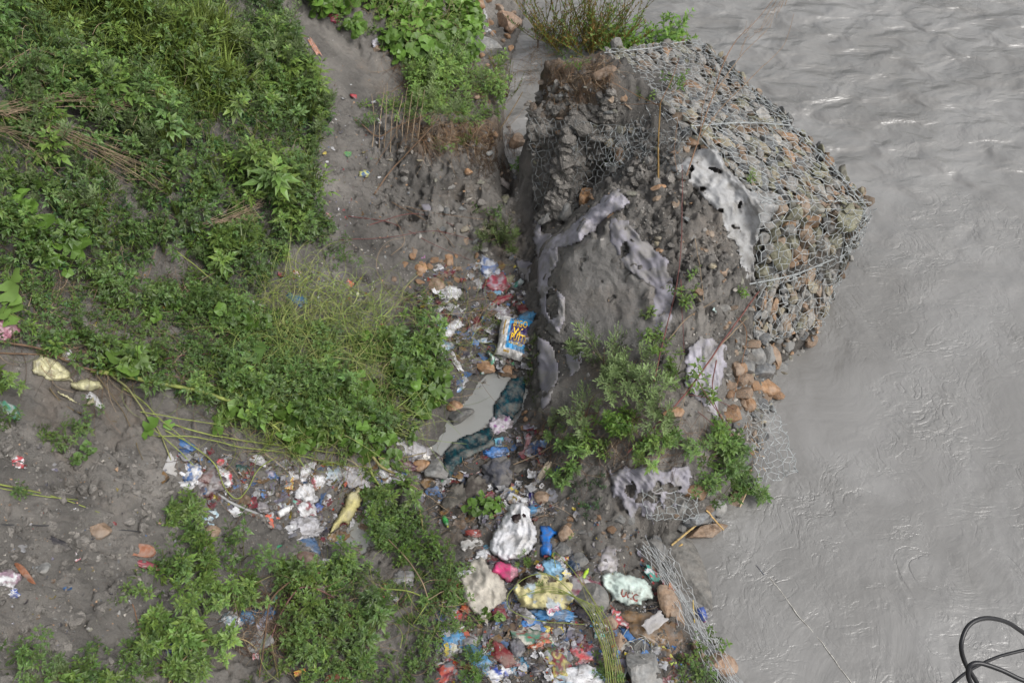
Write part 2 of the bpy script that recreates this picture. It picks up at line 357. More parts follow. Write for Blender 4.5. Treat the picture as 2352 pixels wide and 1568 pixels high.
# pools stay below their water, the river bank drops off past the shoreline
POOL = [(1180,862),(1205,890),(1190,950),(1140,1000),(1075,1040),(1020,1058),(998,1036),(1030,985),(1082,920),(1128,868)]
pm_ = soft(POOL, 34, 18); pool_in = pm_ > .45; H = H * (1 - pm_) + np.minimum(H, .03 + .05 * lump) * pm_
ring = soft(POOL + [] if False else [(1185,830),(1235,880),(1222,960),(1160,1040),(1080,1085),(1000,1100),(950,1060),(985,970),(1040,890),(1090,840)], 40, 10); H = np.where(ring > .02, np.maximum(H, (.03 * pm_ + (.205 + .05 * lump + .04 * fine) * (1 - pm_)) * np.clip(ring * 2, 0, 1)), H)
dl = distpoly(GX, GY, LAND); inside = inpoly(GX, GY, LAND); sdl = np.where(inside, -dl, dl)
t = np.clip((sdl + .13) / .2, 0, 1); t = t * t * (3 - 2 * t)
H = H * (1 - t) + (-1.1) * t
H = np.where(inside & (sdl < -.08), np.maximum(H, -.02 + .02 * lump), H)
# gabion tops: support surface used to set things down
HG = H.copy(); HS = H.copy()
def raster_tri(Hs, a, b, c, off=0.0):
    den = (b[1] - c[1]) * (a[0] - c[0]) + (c[0] - b[0]) * (a[1] - c[1])
    if abs(den) < 1e-6: return
    l1 = ((b[1] - c[1]) * (GX - c[0]) + (c[0] - b[0]) * (GY - c[1])) / den
    l2 = ((c[1] - a[1]) * (GX - c[0]) + (a[0] - c[0]) * (GY - c[1])) / den; l3 = 1 - l1 - l2
    k = (l1 >= -.01) & (l2 >= -.01) & (l3 >= -.01)
    z = l1 * a[2] + l2 * b[2] + l3 * c[2] + off
    Hs[k] = np.maximum(Hs[k], z[k])
PATCH = {
 'A': [P(1388,122,2.62), P(1602,100,2.5), P(1815,288,2.25), P(1588,290,2.55)],
 'B': [P(1588,293,2.55), P(1815,292,2.25), P(1990,475,1.9), P(1745,475,2.1)],
 'E': [P(1745,475,2.1), P(1990,475,1.9), P(1905,580,1.15), P(1735,640,1.12)],
 'C': [P(1738,642,1.08), P(1928,622,1.02), P(1888,745,.42), P(1728,790,.58)],
}
for k_, q in PATCH.items():
    a, b, c, d = q
    for tri in ((a, b, c), (a, c, d)):
        raster_tri(HS, *tri)
        den = tri
for k_, q in PATCH.items():     # sink the ground beneath the baskets a little
    xs = [p[:2] for p in q]
    k = inpoly(GX, GY, xs)
    HG = np.where(k, np.minimum(HG, HS - .13), HG)
HS = np.where(pool_in & (HS < .16), .155, HS)
def interp(Hh, x, y):
    x = np.asarray(x, float); y = np.asarray(y, float)
    fx = np.clip((x - X0) / DG, 0, len(gx) - 1.001); fy = np.clip((y - Y0) / DG, 0, len(gy) - 1.001)
    i = fx.astype(int); j = fy.astype(int); a = fx - i; b = fy - j; o = len(ext)
    G = Hh
    return ((G[i + o, j + o] * (1 - a) + G[i + o + 1, j + o] * a) * (1 - b) + (G[i + o, j + o + 1] * (1 - a) + G[i + o + 1, j + o + 1] * a) * b)
def hit(u, v, water=True):
    """world points under the picture points (u,v)"""
    d = raydir(u, v); sh = d.shape[:-1]; d = d.reshape(-1, 3); t = np.full(len(d), 7.0); done = np.zeros(len(d), bool); res = np.zeros(len(d))
    for k in range(900):
        p = CAM + d * t[:, None]; z = interp(HS, p[:, 0], p[:, 1])
        if water: z = np.maximum(z, 0)
        h = (p[:, 2] <= z) & ~done; res[h] = t[h]; done |= h
        if done.all(): break
        t = t + .02
    res[~done] = t[~done]
    return (CAM + d * res[:, None]).reshape(*sh, 3)
def normal(x, y, e=.12):
    zx = (interp(HS, x + e, y) - interp(HS, x - e, y)) / (2 * e); zy = (interp(HS, x, y + e) - interp(HS, x, y - e)) / (2 * e)
    nn = np.array([-float(zx), -float(zy), 1.0]); return nn / np.linalg.norm(nn)
nx, ny = GX.shape
idx = np.arange(nx * ny).reshape(nx, ny)
gf = np.stack([idx[:-1, :-1], idx[1:, :-1], idx[1:, 1:], idx[:-1, 1:]], -1).reshape(-1, 4)
brown = np.maximum(soft([(1215,100),(1390,110),(1420,230),(1300,270),(1215,260)]), soft([(960,280),(1180,270),(1150,330),(960,350)]))
gully = soft([(900,600),(1240,560),(1260,1100),(1500,1250),(1700,1600),(900,1650),(1000,1100)], 90, 60)
tone = fbm(pts, .5, 31, 3).reshape(GX.shape); tone2 = fbm(pts, 3.1, 37, 4).reshape(GX.shape)
gc = np.zeros(GX.shape + (3,)) + np.array([.172, .160, .145])
wet_ = np.clip(fbm(pts, .8, 63, 4).reshape(GX.shape) * 2.2, 0, 1); gc *= ((1 + .4 * tone + .45 * tone2) * (1 - .42 * wet_))[..., None]
gc = gc * (1 - .8 * brown[..., None]) + np.array([.13, .092, .062]) * .8 * brown[..., None]
wetd = np.clip((0.25 - H) / .25, 0, 1) * .35
gc *= (1 - wetd)[..., None] * (1 - .3 * gully[..., None])
zx, zy = np.gradient(HG, ax, ay); nrm_ = np.stack([-zx, -zy, np.ones_like(zx)], -1); steep = np.hypot(zx, zy); nrm_ /= np.linalg.norm(nrm_, axis=-1)[..., None]
p3_ = np.stack([GX, GY, HG], -1); fl_ = p3_.reshape(-1, 3)
dsp = (.11 * (np.abs(fbm(fl_, 4, 71, 4)) - .2) + .05 * fbm(fl_, 9, 75, 3)).reshape(GX.shape) * np.clip((steep - .7) / 1.2, 0, 1)
core_ = (GX > X0) & (GX < X1) & (GY > Y0) & (GY < Y1)
p3_ = p3_ + nrm_ * (dsp * core_)[..., None]
g = MB(); g.add(p3_, gf, gc.reshape(-1, 3))
ground = g.build('ground', M['ground'], smooth=True); ground['kind'] = 'structure'
# river
w = MB(); w.add([(-90, -90, 0), (140, -90, 0), (140, 220, 0), (-90, 220, 0)], [(0, 1, 2, 3)], (.2, .2, .2))
o = w.build('river_water', M['water']); o['kind'] = 'structure'
# pool: a sheet just above its bed
def water_patch(name, poly, z):
    c = np.array([P(u, v, z) for u, v in poly]); m = c.mean(0); mb = MB(); c = catmull(np.vstack([c, c[:1]]), 5)[:-1]; c = m + (c - m) * 1.36
    xs = np.arange(c[:, 0].min(), c[:, 0].max(), .03); ys = np.arange(c[:, 1].min(), c[:, 1].max(), .03); X, Y = np.meshgrid(xs, ys, indexing='ij'); ok = inpoly(X, Y, c[:, :2])
    ix = np.arange(X.size).reshape(X.shape); k = ok[:-1, :-1] & ok[1:, :-1] & ok[1:, 1:] & ok[:-1, 1:]; F = np.stack([ix[:-1, :-1][k], ix[1:, :-1][k], ix[1:, 1:][k], ix[:-1, 1:][k]], -1); us = np.unique(F); mp_ = np.full(X.size, -1); mp_[us] = np.arange(len(us))
    mb.add(np.stack([X, Y, np.full(X.shape, z)], -1).reshape(-1, 3)[us], mp_[F], (.3, .3, .3))
    o = mb.build(name, M['pool']); o['kind'] = 'structure'
water_patch('pool_water', POOL, .145)
water_patch('puddle_water', [(760,1215),(850,1185),(880,1215),(840,1260),(760,1265)], .30)

# ------------------------------------------------------------ gabion baskets: stones as parts, wire mesh, the rest of the fill as stuff
STONE_COLS = [np.array(c) * 1.1 for c in [(.17,.165,.155),(.13,.135,.135),(.21,.20,.185),(.155,.15,.12),(.20,.145,.10),(.25,.155,.09),(.23,.20,.14),(.17,.165,.11),(.10,.105,.11),(.27,.25,.22)]]
def bil(q, s, t):
    a, b, c, d = [np.asarray(x) for x in q]; s = np.asarray(s)[..., None]; t = np.asarray(t)[..., None]
    return (a * (1 - s) + b * s) * (1 - t) + (d * (1 - s) + c * s) * t
def stone_col(r, warm=.35, mossy=.1):
    x = r.random()
    if x < warm: c = STONE_COLS[r.choice([4, 5, 4, 6])]
    elif x < warm + mossy: c = STONE_COLS[7]
    else: c = STONE_COLS[r.choice([0, 1, 2, 3, 8, 9, 0, 2])]
    return c * r.uniform(.75, 1.25)
def fill(q, cell, size, r, warm, mossy, layers=2, jit=.35, flat=(1.45, .85, .55), yaw0=None):
    """list of (centre, half sizes, rotation, colour, seed) covering a quad patch"""
    q = [np.asarray(x) for x in q]; e1 = q[1] - q[0]; e2 = q[3] - q[0]; n1 = max(2, int(np.linalg.norm(e1) / cell[0])); n2 = max(2, int(np.linalg.norm((q[3] - q[0] + q[2] - q[1]) / 2) / cell[1]))
    nn = np.cross(e1, e2); nn /= np.linalg.norm(nn); nn = nn if nn @ np.array([0, -.5, 1]) > 0 else -nn
    out = []
    for L_ in range(layers):
        for i in range(n1):
            for j in range(n2):
                s = (i + .5 + (.5 if (j + L_) % 2 else 0) * .9 + r.uniform(-jit, jit)) / (n1 + .5); t = (j + .5 + r.uniform(-jit, jit)) / n2
                if not (0 <= s <= 1): continue
                p = bil(q, s, t) - nn * (.02 + L_ * size * .9 + abs(r.normal()) * .018)
                k = size * r.lognormal(0, .25)
                fx = frame(nn + r.normal(size=3) * .22, 0)
                ax_ = (q[3] - q[0]) if yaw0 is None else yaw0
                xx = ax_ / np.linalg.norm(ax_) + r.normal(size=3) * .25; nz_ = fx[:, 2]; xx = xx - nz_ * (xx @ nz_); xx /= np.linalg.norm(xx)
                rot = np.stack([xx, np.cross(nz_, xx), nz_], 1)
                out.append((p, np.array(flat) * k * r.uniform(.8, 1.2, 3), rot, stone_col(r, warm, mossy), int(r.integers(1e9)), L_))
    return out
def add_stone(mb, st, org=np.zeros(3), sub=2):
    p, hs_, rot, c, seed, _ = st
    v, f = stone_geo(hs_, seed, sub, 14); n_ = pn(v * 1.0 + seed % 97, 14)[:, None] * .004
    mb.add((v + n_) @ rot.T + p - org, f, c)
def hexmesh(mb, q, cell=.1, rad=.0035, lift=.02, jitter=.012, sag=0.0, r=None, skip=None, col=(.32, .34, .34), stretch=1.0, fold=None):
    """woven hexagonal wire: every cell edge a thin tube laid over the patch"""
    q = [np.asarray(x) for x in q]; e1 = q[1] - q[0]; e2 = q[3] - q[0]; nn = np.cross(e1, e2); nn /= np.linalg.norm(nn); nn = nn if nn[2] > 0 else -nn
    l1 = (np.linalg.norm(e1) + np.linalg.norm(q[2] - q[3])) / 2; l2 = (np.linalg.norm(e2) + np.linalg.norm(q[2] - q[1])) / 2
    w = cell; hh = cell * 1.15 * stretch; n1 = int(l1 / w) + 1; n2 = int(l2 / (hh * .75)) + 1; cache = {}
    def node(a, b):
        k = (round(a, 3), round(b, 3))
        if k not in cache:
            s = min(max(a * w / l1, 0), 1); t = min(max(b / l2, 0), 1); p = bil(q, np.array(s), np.array(t))
            z = lift + r.normal() * jitter * .6 + sag * 4 * s * (1 - s)
            if fold: z += fold(s, t)
            cache[k] = p + nn * z + r.normal(size=3) * jitter
        return cache[k]
    for j in range(n2 + 1):
        y = j * hh * .75; off = .5 if j % 2 else 0
        for i in range(n1 + 1):
            c0 = i + off
            if skip and skip(min(c0 * w / l1, 1), min(y / l2, 1), r): continue
            A_, B_, C_, D_ = node(c0 - .5, y + hh * .25), node(c0, y), node(c0 + .5, y + hh * .25), node(c0 - .5, y + hh * .75)
            for a, b in ((A_, B_), (B_, C_)): tube(mb, [a, (a + b) / 2 + r.normal(size=3) * .002, b], rad, rad, col, 4)
            tube(mb, [A_, D_], rad * 1.5, rad * 1.5, col, 4)
def gabion(name, quads, label, group, seed, cell, size, warm, mossy, nparts=100, **kw):
    r = np.random.default_rng(seed); org = bil(quads[0], .5, .5)
    root = empty(name, org, label, 'gabion', group)
    sts = []
    for q in quads: sts += fill(q, cell, size, r, warm, mossy, **kw)
    vis = sorted([s for s in sts if s[5] == 0], key=lambda s: -np.prod(s[1])); parts = vis[:nparts]; rest = vis[nparts:] + [s for s in sts if s[5] > 0]
    for s in parts:
        mb = MB(); add_stone(mb, s, s[0], 3 if size > .09 else 2); o = mb.build('stone', M['stone'], root); o.location = s[0] - org
    mb = MB()
    for s in rest: add_stone(mb, s, org)
    tag(mb.build('stone_fill', M['stone'], root), kind='stuff')
    return root, org, r
def wire_part(root, org, fn):
    mb = MB(); fn(mb); mb.v = [v - org for v in mb.v]; return mb.build('wire_mesh', M['wire'], root)
GG = 'wire baskets of river stones along the broken bank'
def side(q, i, j, drop):
    a, b = np.asarray(q[i]), np.asarray(q[j]); return [a, b, b + np.array([.05, .05, -drop]), a + np.array([.05, .05, -drop])]
qa, qb, qe, qc = PATCH['A'], PATCH['B'], PATCH['E'], PATCH['C']
qf = [P(1385, 128, 2.56), P(1590, 300, 2.47), P(1555, 395, 2.12), P(1400, 385, 1.8)]; qf2 = [P(1590, 300, 2.5), P(1738, 470, 2.06), P(1660, 520, 2.0), P(1560, 400, 2.2)]
root, org, r = gabion('gabion_basket', [qf], 'silt-choked front of the upper wall with slabs half buried in grey mud under netting', GG, 6, (.15, .12), .095, .22, .12, flat=(1.3, .9, .6), jit=.5)
wire_part(root, org, lambda mb: (hexmesh(mb, qf, .1, .003, .07, .02, r=r, skip=lambda s, t, r_: r_.random() < .1),))
root, org, r = gabion('gabion_basket', [qa, side(qa, 1, 2, 1.6), side(qa, 0, 1, 1.0)], 'long upper wire basket packed with flat grey slates beside the river', GG, 1, (.125, .09), .076, .24, .05)
wire_part(root, org, lambda mb: (hexmesh(mb, qa, .1, .0028, .065, .012, r=r), hexmesh(mb, side(qa, 1, 2, 1.5), .1, .003, -.03, r=r),
    tube(mb, [qa[0], bil(qa, .5, 0.), qa[1], bil(qa, 1., .5), qa[2]], .009, .009, (.26, .28, .28), 5, 4), tube(mb, [qa[3], bil(qa, .5, 1.) + np.array([0, 0, .05]), qa[2]], .011, .011, (.26, .28, .28), 5, 4)))
root, org, r = gabion('gabion_basket', [qb, side(qb, 1, 2, 1.6)], 'lower wire basket of rounded yellowish stones tipped towards the river, below the slate-filled one', GG, 2, (.135, .105), .088, .28, .16)
wire_part(root, org, lambda mb: (hexmesh(mb, qb, .105, .0036, .085, .014, r=r, sag=.03), hexmesh(mb, side(qb, 1, 2, 1.5), .1, .0035, -.03, r=r),
    tube(mb, [qb[1], bil(qb, 1., .5) + np.array([.02, 0, .03]), qb[2]], .01, .01, (.3, .32, .32), 5, 4), tube(mb, [qb[0], bil(qb, 0., .5), qb[3]], .009, .009, (.3, .32, .32), 5, 4)))
root, org, r = gabion('gabion_basket', [qe], 'bulging end of a gabion with the biggest mossy stones behind torn loose netting', GG, 3, (.19, .15), .115, .3, .38, flat=(1.15, .95, .75))
wire_part(root, org, lambda mb: (hexmesh(mb, [qe[0] + np.array([-.05, 0, .1]), qe[1] + np.array([.05, -.02, 0]), qe[2] + np.array([.12, -.1, -.05]), qe[3] + np.array([-.05, -.15, .02])], .11, .0036, .10, .02, r=r, sag=.05),
    tube(mb, [qe[3] + np.array([-.1, -.1, 0]), bil(qe, .5, 1.) + np.array([0, -.12, -.06]), qe[2] + np.array([.05, -.1, -.02])], .013, .013, (.3, .32, .32), 5, 5)))
# loose flap of netting bulging out over the water beyond the end of that basket
def flap(label, q, seed, cell=.1, rad=.0035, **kw):
    r = np.random.default_rng(seed); mb = MB(); org = bil(q, .5, .5); hexmesh(mb, q, cell, rad, .02, .018, r=r, **kw); mb.v = [v - org for v in mb.v]
    o = mb.build('wire_netting', M['wire'], loc=org); return tag(o, label, 'wire netting')
flap('thin loose flap of netting bulging over the water at the end of the mossy gabion', [P(1985, 480, 1.85), P(1992, 500, 1.7), P(1975, 560, 1.3), P(1925, 600, 1.05)], 31, .09, .003)
root, org, r = gabion('gabion_basket', [qc], 'burst lower gabion layer with rusty brown and grey slabs stacked on edge', GG, 4, (.125, .10), .088, .52, .03, flat=(1.35, .75, .6))
wire_part(root, org, lambda mb: (hexmesh(mb, qc, .1, .0033, .05, .02, r=r, skip=lambda s, t, r_: r_.random() < .12),))
flap('long triangular flap of torn netting trailing over the river beside the leafy plants', [P(1692, 925, .62), P(1768, 925, .35), P(1826, 1085, .12), P(1735, 1112, .25)], 32, .1, .0034, fold=lambda s, t: .06 * math.sin(3 * t))
flap('piece of netting hanging down the silt cliff of the upper wall', [P(1215, 260, 2.12) + np.array([0, -.06, 0]), P(1560, 300, 2.5), P(1560, 400, 2.3), P(1235, 520, .5)], 33, .1, .003, skip=lambda s, t, r_: r_.random() < .05, col=(.17, .18, .18))
flap('squeezed grey netting along the waterline below the red-lettered sack', [P(1475, 1255, .35), P(1535, 1262, .15), P(1712, 1600, .18), P(1655, 1600, .35)], 34, .05, .0026, stretch=4.0, col=(.42, .43, .43))
flap('bent wire scraps over the torn cloth at the toe of the fallen wall', [P(1470, 1120, .85), P(1600, 1130, .6), P(1600, 1190, .4), P(1490, 1190, .5)], 35, .11, .003)
def wires(label, paths, rad=.004, name='wire', col=(.42, .44, .44), cat='wire', group=None, mat='wire', k=6):
    mb = MB(); org = None
    for p in paths:
        pts_ = np.array([hit(u, v) + np.array([0, 0, z]) for u, v, z in p]); org = pts_[0] if org is None else org
        tube(mb, pts_ - org, rad, rad, col, 5, k)
    return tag(mb.build(name, M[mat], loc=org, smooth=True), label, cat, group)
# edge bundle of long strands
r = np.random.default_rng(9); paths = []
for k in range(10):
    o1 = r.uniform(-25, 25); o2 = r.uniform(-22, 22)
    paths.append([(1480 + o1, 1240 + r.uniform(0, 30), .12), (1530 + o2 * .7, 1330, .10 + r.uniform(0, .1)), (1580 + o1 * .6, 1430, .12 + r.uniform(0, .1)), (1640 + o2, 1520, .12), (1700 + o1, 1600, .1)])
wires('tangled bundle of long steel strands running down the lower shore into the water', paths, .0026, 'wire_bundle')

# loose stones -------------------------------------------------------------
def loose(u, v, w, h, col, label, yaw=0, dz=.35, name='stone', group=None, cat='stone', flat=.6, mat='stone', cuts=9, sub=3, seed=None):
    p = hit(u, v); m = np.linalg.norm(p - CAM) / FPX; sx = w * m / 2; sy = h * m / 2 * 1.15; sz = flat * min(sx, sy) + .25 * max(sx, sy) * flat
    seed = int(abs(u * 31 + v * 17)) if seed is None else seed
    vv, f = stone_geo((sx * 1.18, sy * 1.18, sz * 1.15), seed, sub, cuts); nrm = normal(p[0], p[1], .2)
    nrm = nrm * .6 + np.array([0, -.1, .5]); F = frame(nrm, -R(yaw))
    vv = vv + pn(vv + seed % 50, 11)[:, None] * .006
    mb = MB(); mb.add(vv @ F.T, f, col); o = mb.build(name, M[mat], loc=p + np.array([0, 0, sz * dz])); return tag(o, label, cat, group)
OR = np.array((.29, .165, .085)); GY_ = np.array((.17, .17, .165)); BR = np.array((.22, .15, .10)); PK = np.array((.31, .205, .14)); SL = np.array((.115, .12, .125))
for a in [
 (1172, 58, 68, 48, PK, 'biggest tan boulder on the far rocky shore at the top', 8),
 (1085, 28, 60, 26, PK, 'flat tan rock at the top edge of the shore above the biggest boulder', 5),
 (1115, 120, 75, 45, GY_ * 1.15, 'smooth pale grey boulder below the far rocky shore', 15),
 (1100, 10, 30, 20, OR, 'small orange rock at the very top of the shore', 30),
 (1145, 20, 26, 18, BR, 'small brown rock above the biggest tan boulder', 60),
 (1350, 455, 48, 44, OR * 1.15, 'bright orange block wedged in the hollow above the twisted cloth', 20),
 (1258, 500, 48, 22, GY_ * 1.1, 'grey slab leaning at the left end of the hollow beside the twisted cloth', -25),
 (1300, 490, 40, 34, GY_ * 1.2, 'pale rock in the hollow left of the bright orange block', 10),
 (1405, 495, 34, 18, OR, 'thin orange chip lying on the silt right of the twisted cloth', -5),
 (1512, 432, 34, 10, OR * .9, 'flat brown sliver on top of the silt hump', -8),
 (1590, 330, 34, 26, OR * .85, 'reddish stone at the seam between the two river baskets', 10),
 (1190, 330, 34, 42, BR, 'brown rock at the mouth of the dark gap beside the hanging netting', 20),
 (1388, 172, 30, 44, BR * .8, 'tall brown slab standing at the left end of the slate-filled basket', 70),
 (1745, 855, 40, 70, SL * 1.1, 'dark blue-grey slate standing on edge at the waterline', 80),
 (1762, 890, 40, 64, OR, 'orange boulder at the waterline right of the dark slate', 75),
 (1770, 820, 56, 34, BR * 1.2, 'brown and pink stone overhanging the water above the dark slate', 35),
 (1735, 815, 50, 30, GY_, 'grey stone left of the brown and pink stone above the water', 30),
 (1700, 900, 40, 40, OR * .9, 'rusty stone at the foot of the thin hanging cloth', 0),
 (1718, 850, 34, 46, GY_ * .9, 'grey slab between the hanging cloth and the dark slate', 70),
 (1690, 850, 36, 30, BR, 'brown stone behind the red stems beside the hanging cloth', 10),
 (1715, 930, 40, 30, OR * .8, 'low orange stone just above the trailing netting', -10),
 (1740, 1010, 50, 44, GY_ * .8, 'grey rock under the triangular netting', 0),
 (1545, 950, 34, 46, OR, 'orange stone between the leafy plants and the hanging cloth', 60),
 (1610, 1195, 120, 36, SL * 1.3, 'long grey slate block at the toe of the fallen wall', -12),
 (1620, 1225, 100, 26, BR, 'thin brown slab under the long grey slate block', -8),
 (1645, 1165, 44, 44, GY_ * 1.3, 'square pale slab jutting over the water at the toe', 10),
 (1560, 1170, 40, 34, GY_ * 1.3, 'pale stone left of the square slab at the toe', 40),
 (1595, 1135, 36, 50, OR * .8, 'orange stone below the leafy clump at the toe', 80),
 (1690, 1150, 30, 30, PK, 'small pink stone at the water corner of the toe', 20),
 (1500, 1250, 50, 34, SL, 'dark slab below the bamboo sticks at the waterline', 0),
 (1505, 1275, 60, 50, GY_, 'grey block behind the squeezed netting', 20),
 (1538, 1398, 96, 40, BR * 1.15, 'long pinkish slab lying along the squeezed netting', 55),
 (1300, 1228, 36, 34, BR * 1.1, 'reddish brown stone right of the bright blue bag', 15),
 (1330, 1290, 40, 30, GY_ * .8, 'grey stone at the foot of the bank right of the bright blue bag', 10),
 (1290, 1265, 34, 30, GY_ * .7, 'dark wet stone between the bright blue bag and the dark blue bundle', 0),
 (1357, 1380, 70, 56, GY_ * .75, 'rounded dark grey stone left of the red-lettered sack', 0),
 (1400, 1430, 36, 30, BR, 'brown stone under the red wrapper', 0),
 (1420, 1475, 40, 40, BR * 1.1, 'square brown stone left of the brown paper bag', 30),
 (1480, 1545, 90, 90, GY_ * 1.15, 'large rounded concrete lump at the bottom edge of the shore', 10),
 (1660, 1525, 50, 90, PK, 'pale pink boulder in the bottom corner of the shore', 75),
 (1600, 1500, 44, 44, BR, 'brown boulder left of the pale pink corner boulder', 10),
 (1045, 938, 40, 28, OR, 'orange brick-like stone at the left edge of the pool', -25),
 (1058, 958, 60, 36, GY_ * .6, 'dark wet stone in the pool below the orange one', -10),
 (1000, 1085, 56, 46, GY_ * 1.05, 'pale grey stone just below the pool', 20),
 (965, 1072, 26, 38, OR, 'small orange stone between the white foam piece and the pale grey stone', 75),
 (1112, 850, 46, 34, OR * 1.1, 'orange stone at the upper end of the pool beside the green striped sheet', 25),
 (1165, 855, 30, 26, OR * .9, 'orange stone at the pool head under the printed putty sack', 0),
 (1185, 870, 30, 24, BR, 'brown stone at the upper right corner of the pool', 0),
 (1148, 815, 46, 26, SL, 'dark slab left of the printed putty sack', 10),
 (232, 1218, 40, 36, BR * .9, 'lone brown lump on the bare silt slope', 20),
 (490, 1225, 34, 30, BR * 1.1, 'brown stone below the pale printed square wrapper', 10),
 (663, 1333, 56, 28, GY_ * 1.2, 'grey concrete piece above the leafy bank near the bottom', 5),
 (600, 1480, 56, 44, GY_ * 1.1, 'pale concrete piece under the dry stems near the bottom', -25),
 (1000, 660, 40, 30, BR * 1.1, 'brown stone in the upper gully', 0),
 (965, 618, 36, 24, OR * 1.1, 'bright orange brick-like stone in the upper gully', 15),
 (1030, 600, 30, 24, OR * .9, 'rusty stone beside the dark roots in the upper gully', -15),
 (1075, 398, 20, 14, OR, 'small orange chip on the face of the silt mound', 20),
 (865, 115, 22, 14, BR, 'brown leaf-shaped chip on the smooth silt strip', 50),
 (520, 800, 30, 18, BR, 'brown lump under the weeds of the middle bank', 0),
 (1243, 1148, 34, 30, BR * 1.1, 'brown stone right of the purple bag', 20),
 (1170, 1310, 28, 24, GY_ * .7, 'dark stone hidden between the pink sheet and the yellow sack', 0),
 (705, 1288, 46, 34, np.array((.16, .10, .08)), 'dark red painted lump below the blue and teal scraps', 25),
]:
    loose(*a[:6], yaw=a[6] if len(a) > 6 else 0)
# submerged concrete slab at the waterline
loose(1612, 1395, 110, 330, np.array((.125, .12, .11)), 'smooth grey concrete slab lying just under the water beside the squeezed netting', yaw=-14, dz=-.95, name='concrete_slab', cat='concrete slab', flat=.35, cuts=4, sub=4)
# brick rubble, individually placed in groups
def scatter_px(poly, n_, r):
    pl = np.array(poly); out = []
    while sum(len(x) for x in out) < n_:
        u = r.uniform(pl[:, 0].min(), pl[:, 0].max(), n_ * 2); v = r.uniform(pl[:, 1].min(), pl[:, 1].max(), n_ * 2); k = inpoly(u, v, poly) & ~inpoly(u, v, POOL); out.append(np.stack([u[k], v[k]], 1))
    return np.concatenate(out)[:n_]
def rand_rots(n_, r, tilt=3.14):
    a = r.uniform(0, 2 * np.pi, n_); b = r.uniform(-tilt, tilt, n_); ca, sa, cb, sb = np.cos(a), np.sin(a), np.cos(b), np.sin(b); z = np.zeros(n_); o_ = np.ones(n_)
    Rz = np.stack([np.stack([ca, -sa, z], -1), np.stack([sa, ca, z], -1), np.stack([z, z, o_], -1)], 1); Rx = np.stack([np.stack([o_, z, z], -1), np.stack([z, cb, -sb], -1), np.stack([z, sb, cb], -1)], 1)
    return Rz @ Rx
LATER = []
def rubble(poly, nn_, cols, szr, label, group, seed, name='stone', cat='stone'):
    r = np.random.default_rng(seed); pl = np.array(poly); k = 0; src = []
    for c in cols:
        mb = MB(); vv, f = stone_geo((1.15, .85, .6), int(r.integers(1e6)), 2, 10); mb.add(vv, f, c); src.append(mb.mesh(name, M['stone']))
        mb = MB(); vv, f = stone_geo((1.0, .95, .7), int(r.integers(1e6)), 2, 10); mb.add(vv, f, c * 1.15); src.append(mb.mesh(name, M['stone']))
    while k < nn_:
        u = r.uniform(pl[:, 0].min(), pl[:, 0].max()); v = r.uniform(pl[:, 1].min(), pl[:, 1].max())
        if not inpoly(np.array([u]), np.array([v]), poly)[0]: continue
        p = hit(u, v); s = min(r.uniform(*szr) * r.lognormal(0, .25), szr[1] * 1.5)
        o = bpy.data.objects.new(name, src[r.integers(len(src))]); COL.objects.link(o); o.location = p + np.array([0, 0, s * .2]); o.scale = (s, s, s)
        o.rotation_euler = r.uniform(-.6, .6, 2).tolist() + [r.uniform(0, 6.28)]; tag(o, label, cat, group); LATER.append((o, ('small ' if s < (szr[0] + szr[1]) * .5 else 'larger ') + label.split(' stone')[0].split(' rubble')[0].replace('scattered', '').strip() + ' stone')); k += 1
rubble([(940,560),(1130,590),(1120,660),(960,680),(900,640)], 45, [OR, OR * .8, BR], (.025, .06), 'fist-sized orange and brown rubble scattered across the head of the gully', 'orange rubble at the gully head', 41)
rubble([(1060,0),(1200,0),(1170,150),(1160,230),(1080,240),(1110,150)], 40, [PK, OR, BR, GY_ * 1.2], (.03, .09), 'tan and grey stone of the far rocky shore', 'stones of the far rocky shore', 42)
rubble([(1130,830),(1230,880),(1250,1080),(1200,1100),(1190,940)], 20, [GY_ * .7, BR, OR * .8], (.02, .05), 'wet pebble-like stone along the right side of the pool', 'wet stones right of the pool', 43)
rubble([(1240,1100),(1480,1220),(1560,1400),(1600,1560),(1380,1560),(1340,1300),(1250,1250)], 42, [GY_ * .75, BR, SL * 1.1, OR * .7], (.02, .06), 'dark muddy stone strewn over the lower shore', 'muddy stones of the lower shore', 44)
rubble([(1690,775),(1888,742),(1870,790),(1810,835),(1775,930),(1755,1010),(1690,1080),(1660,950)], 60, [GY_ * 1.1, OR * .9, BR * 1.1, SL, GY_ * 1.4], (.05, .12), 'broken stone spilled down to the water from the burst gabion', 'stones spilled from the burst gabion', 45)
rubble([(1400,1190),(1650,1120),(1660,1220),(1500,1240)], 18, [GY_, GY_ * .8, BR, SL], (.04, .10), 'flat stone piled at the toe of the fallen wall', 'flat stones at the toe of the wall', 46)
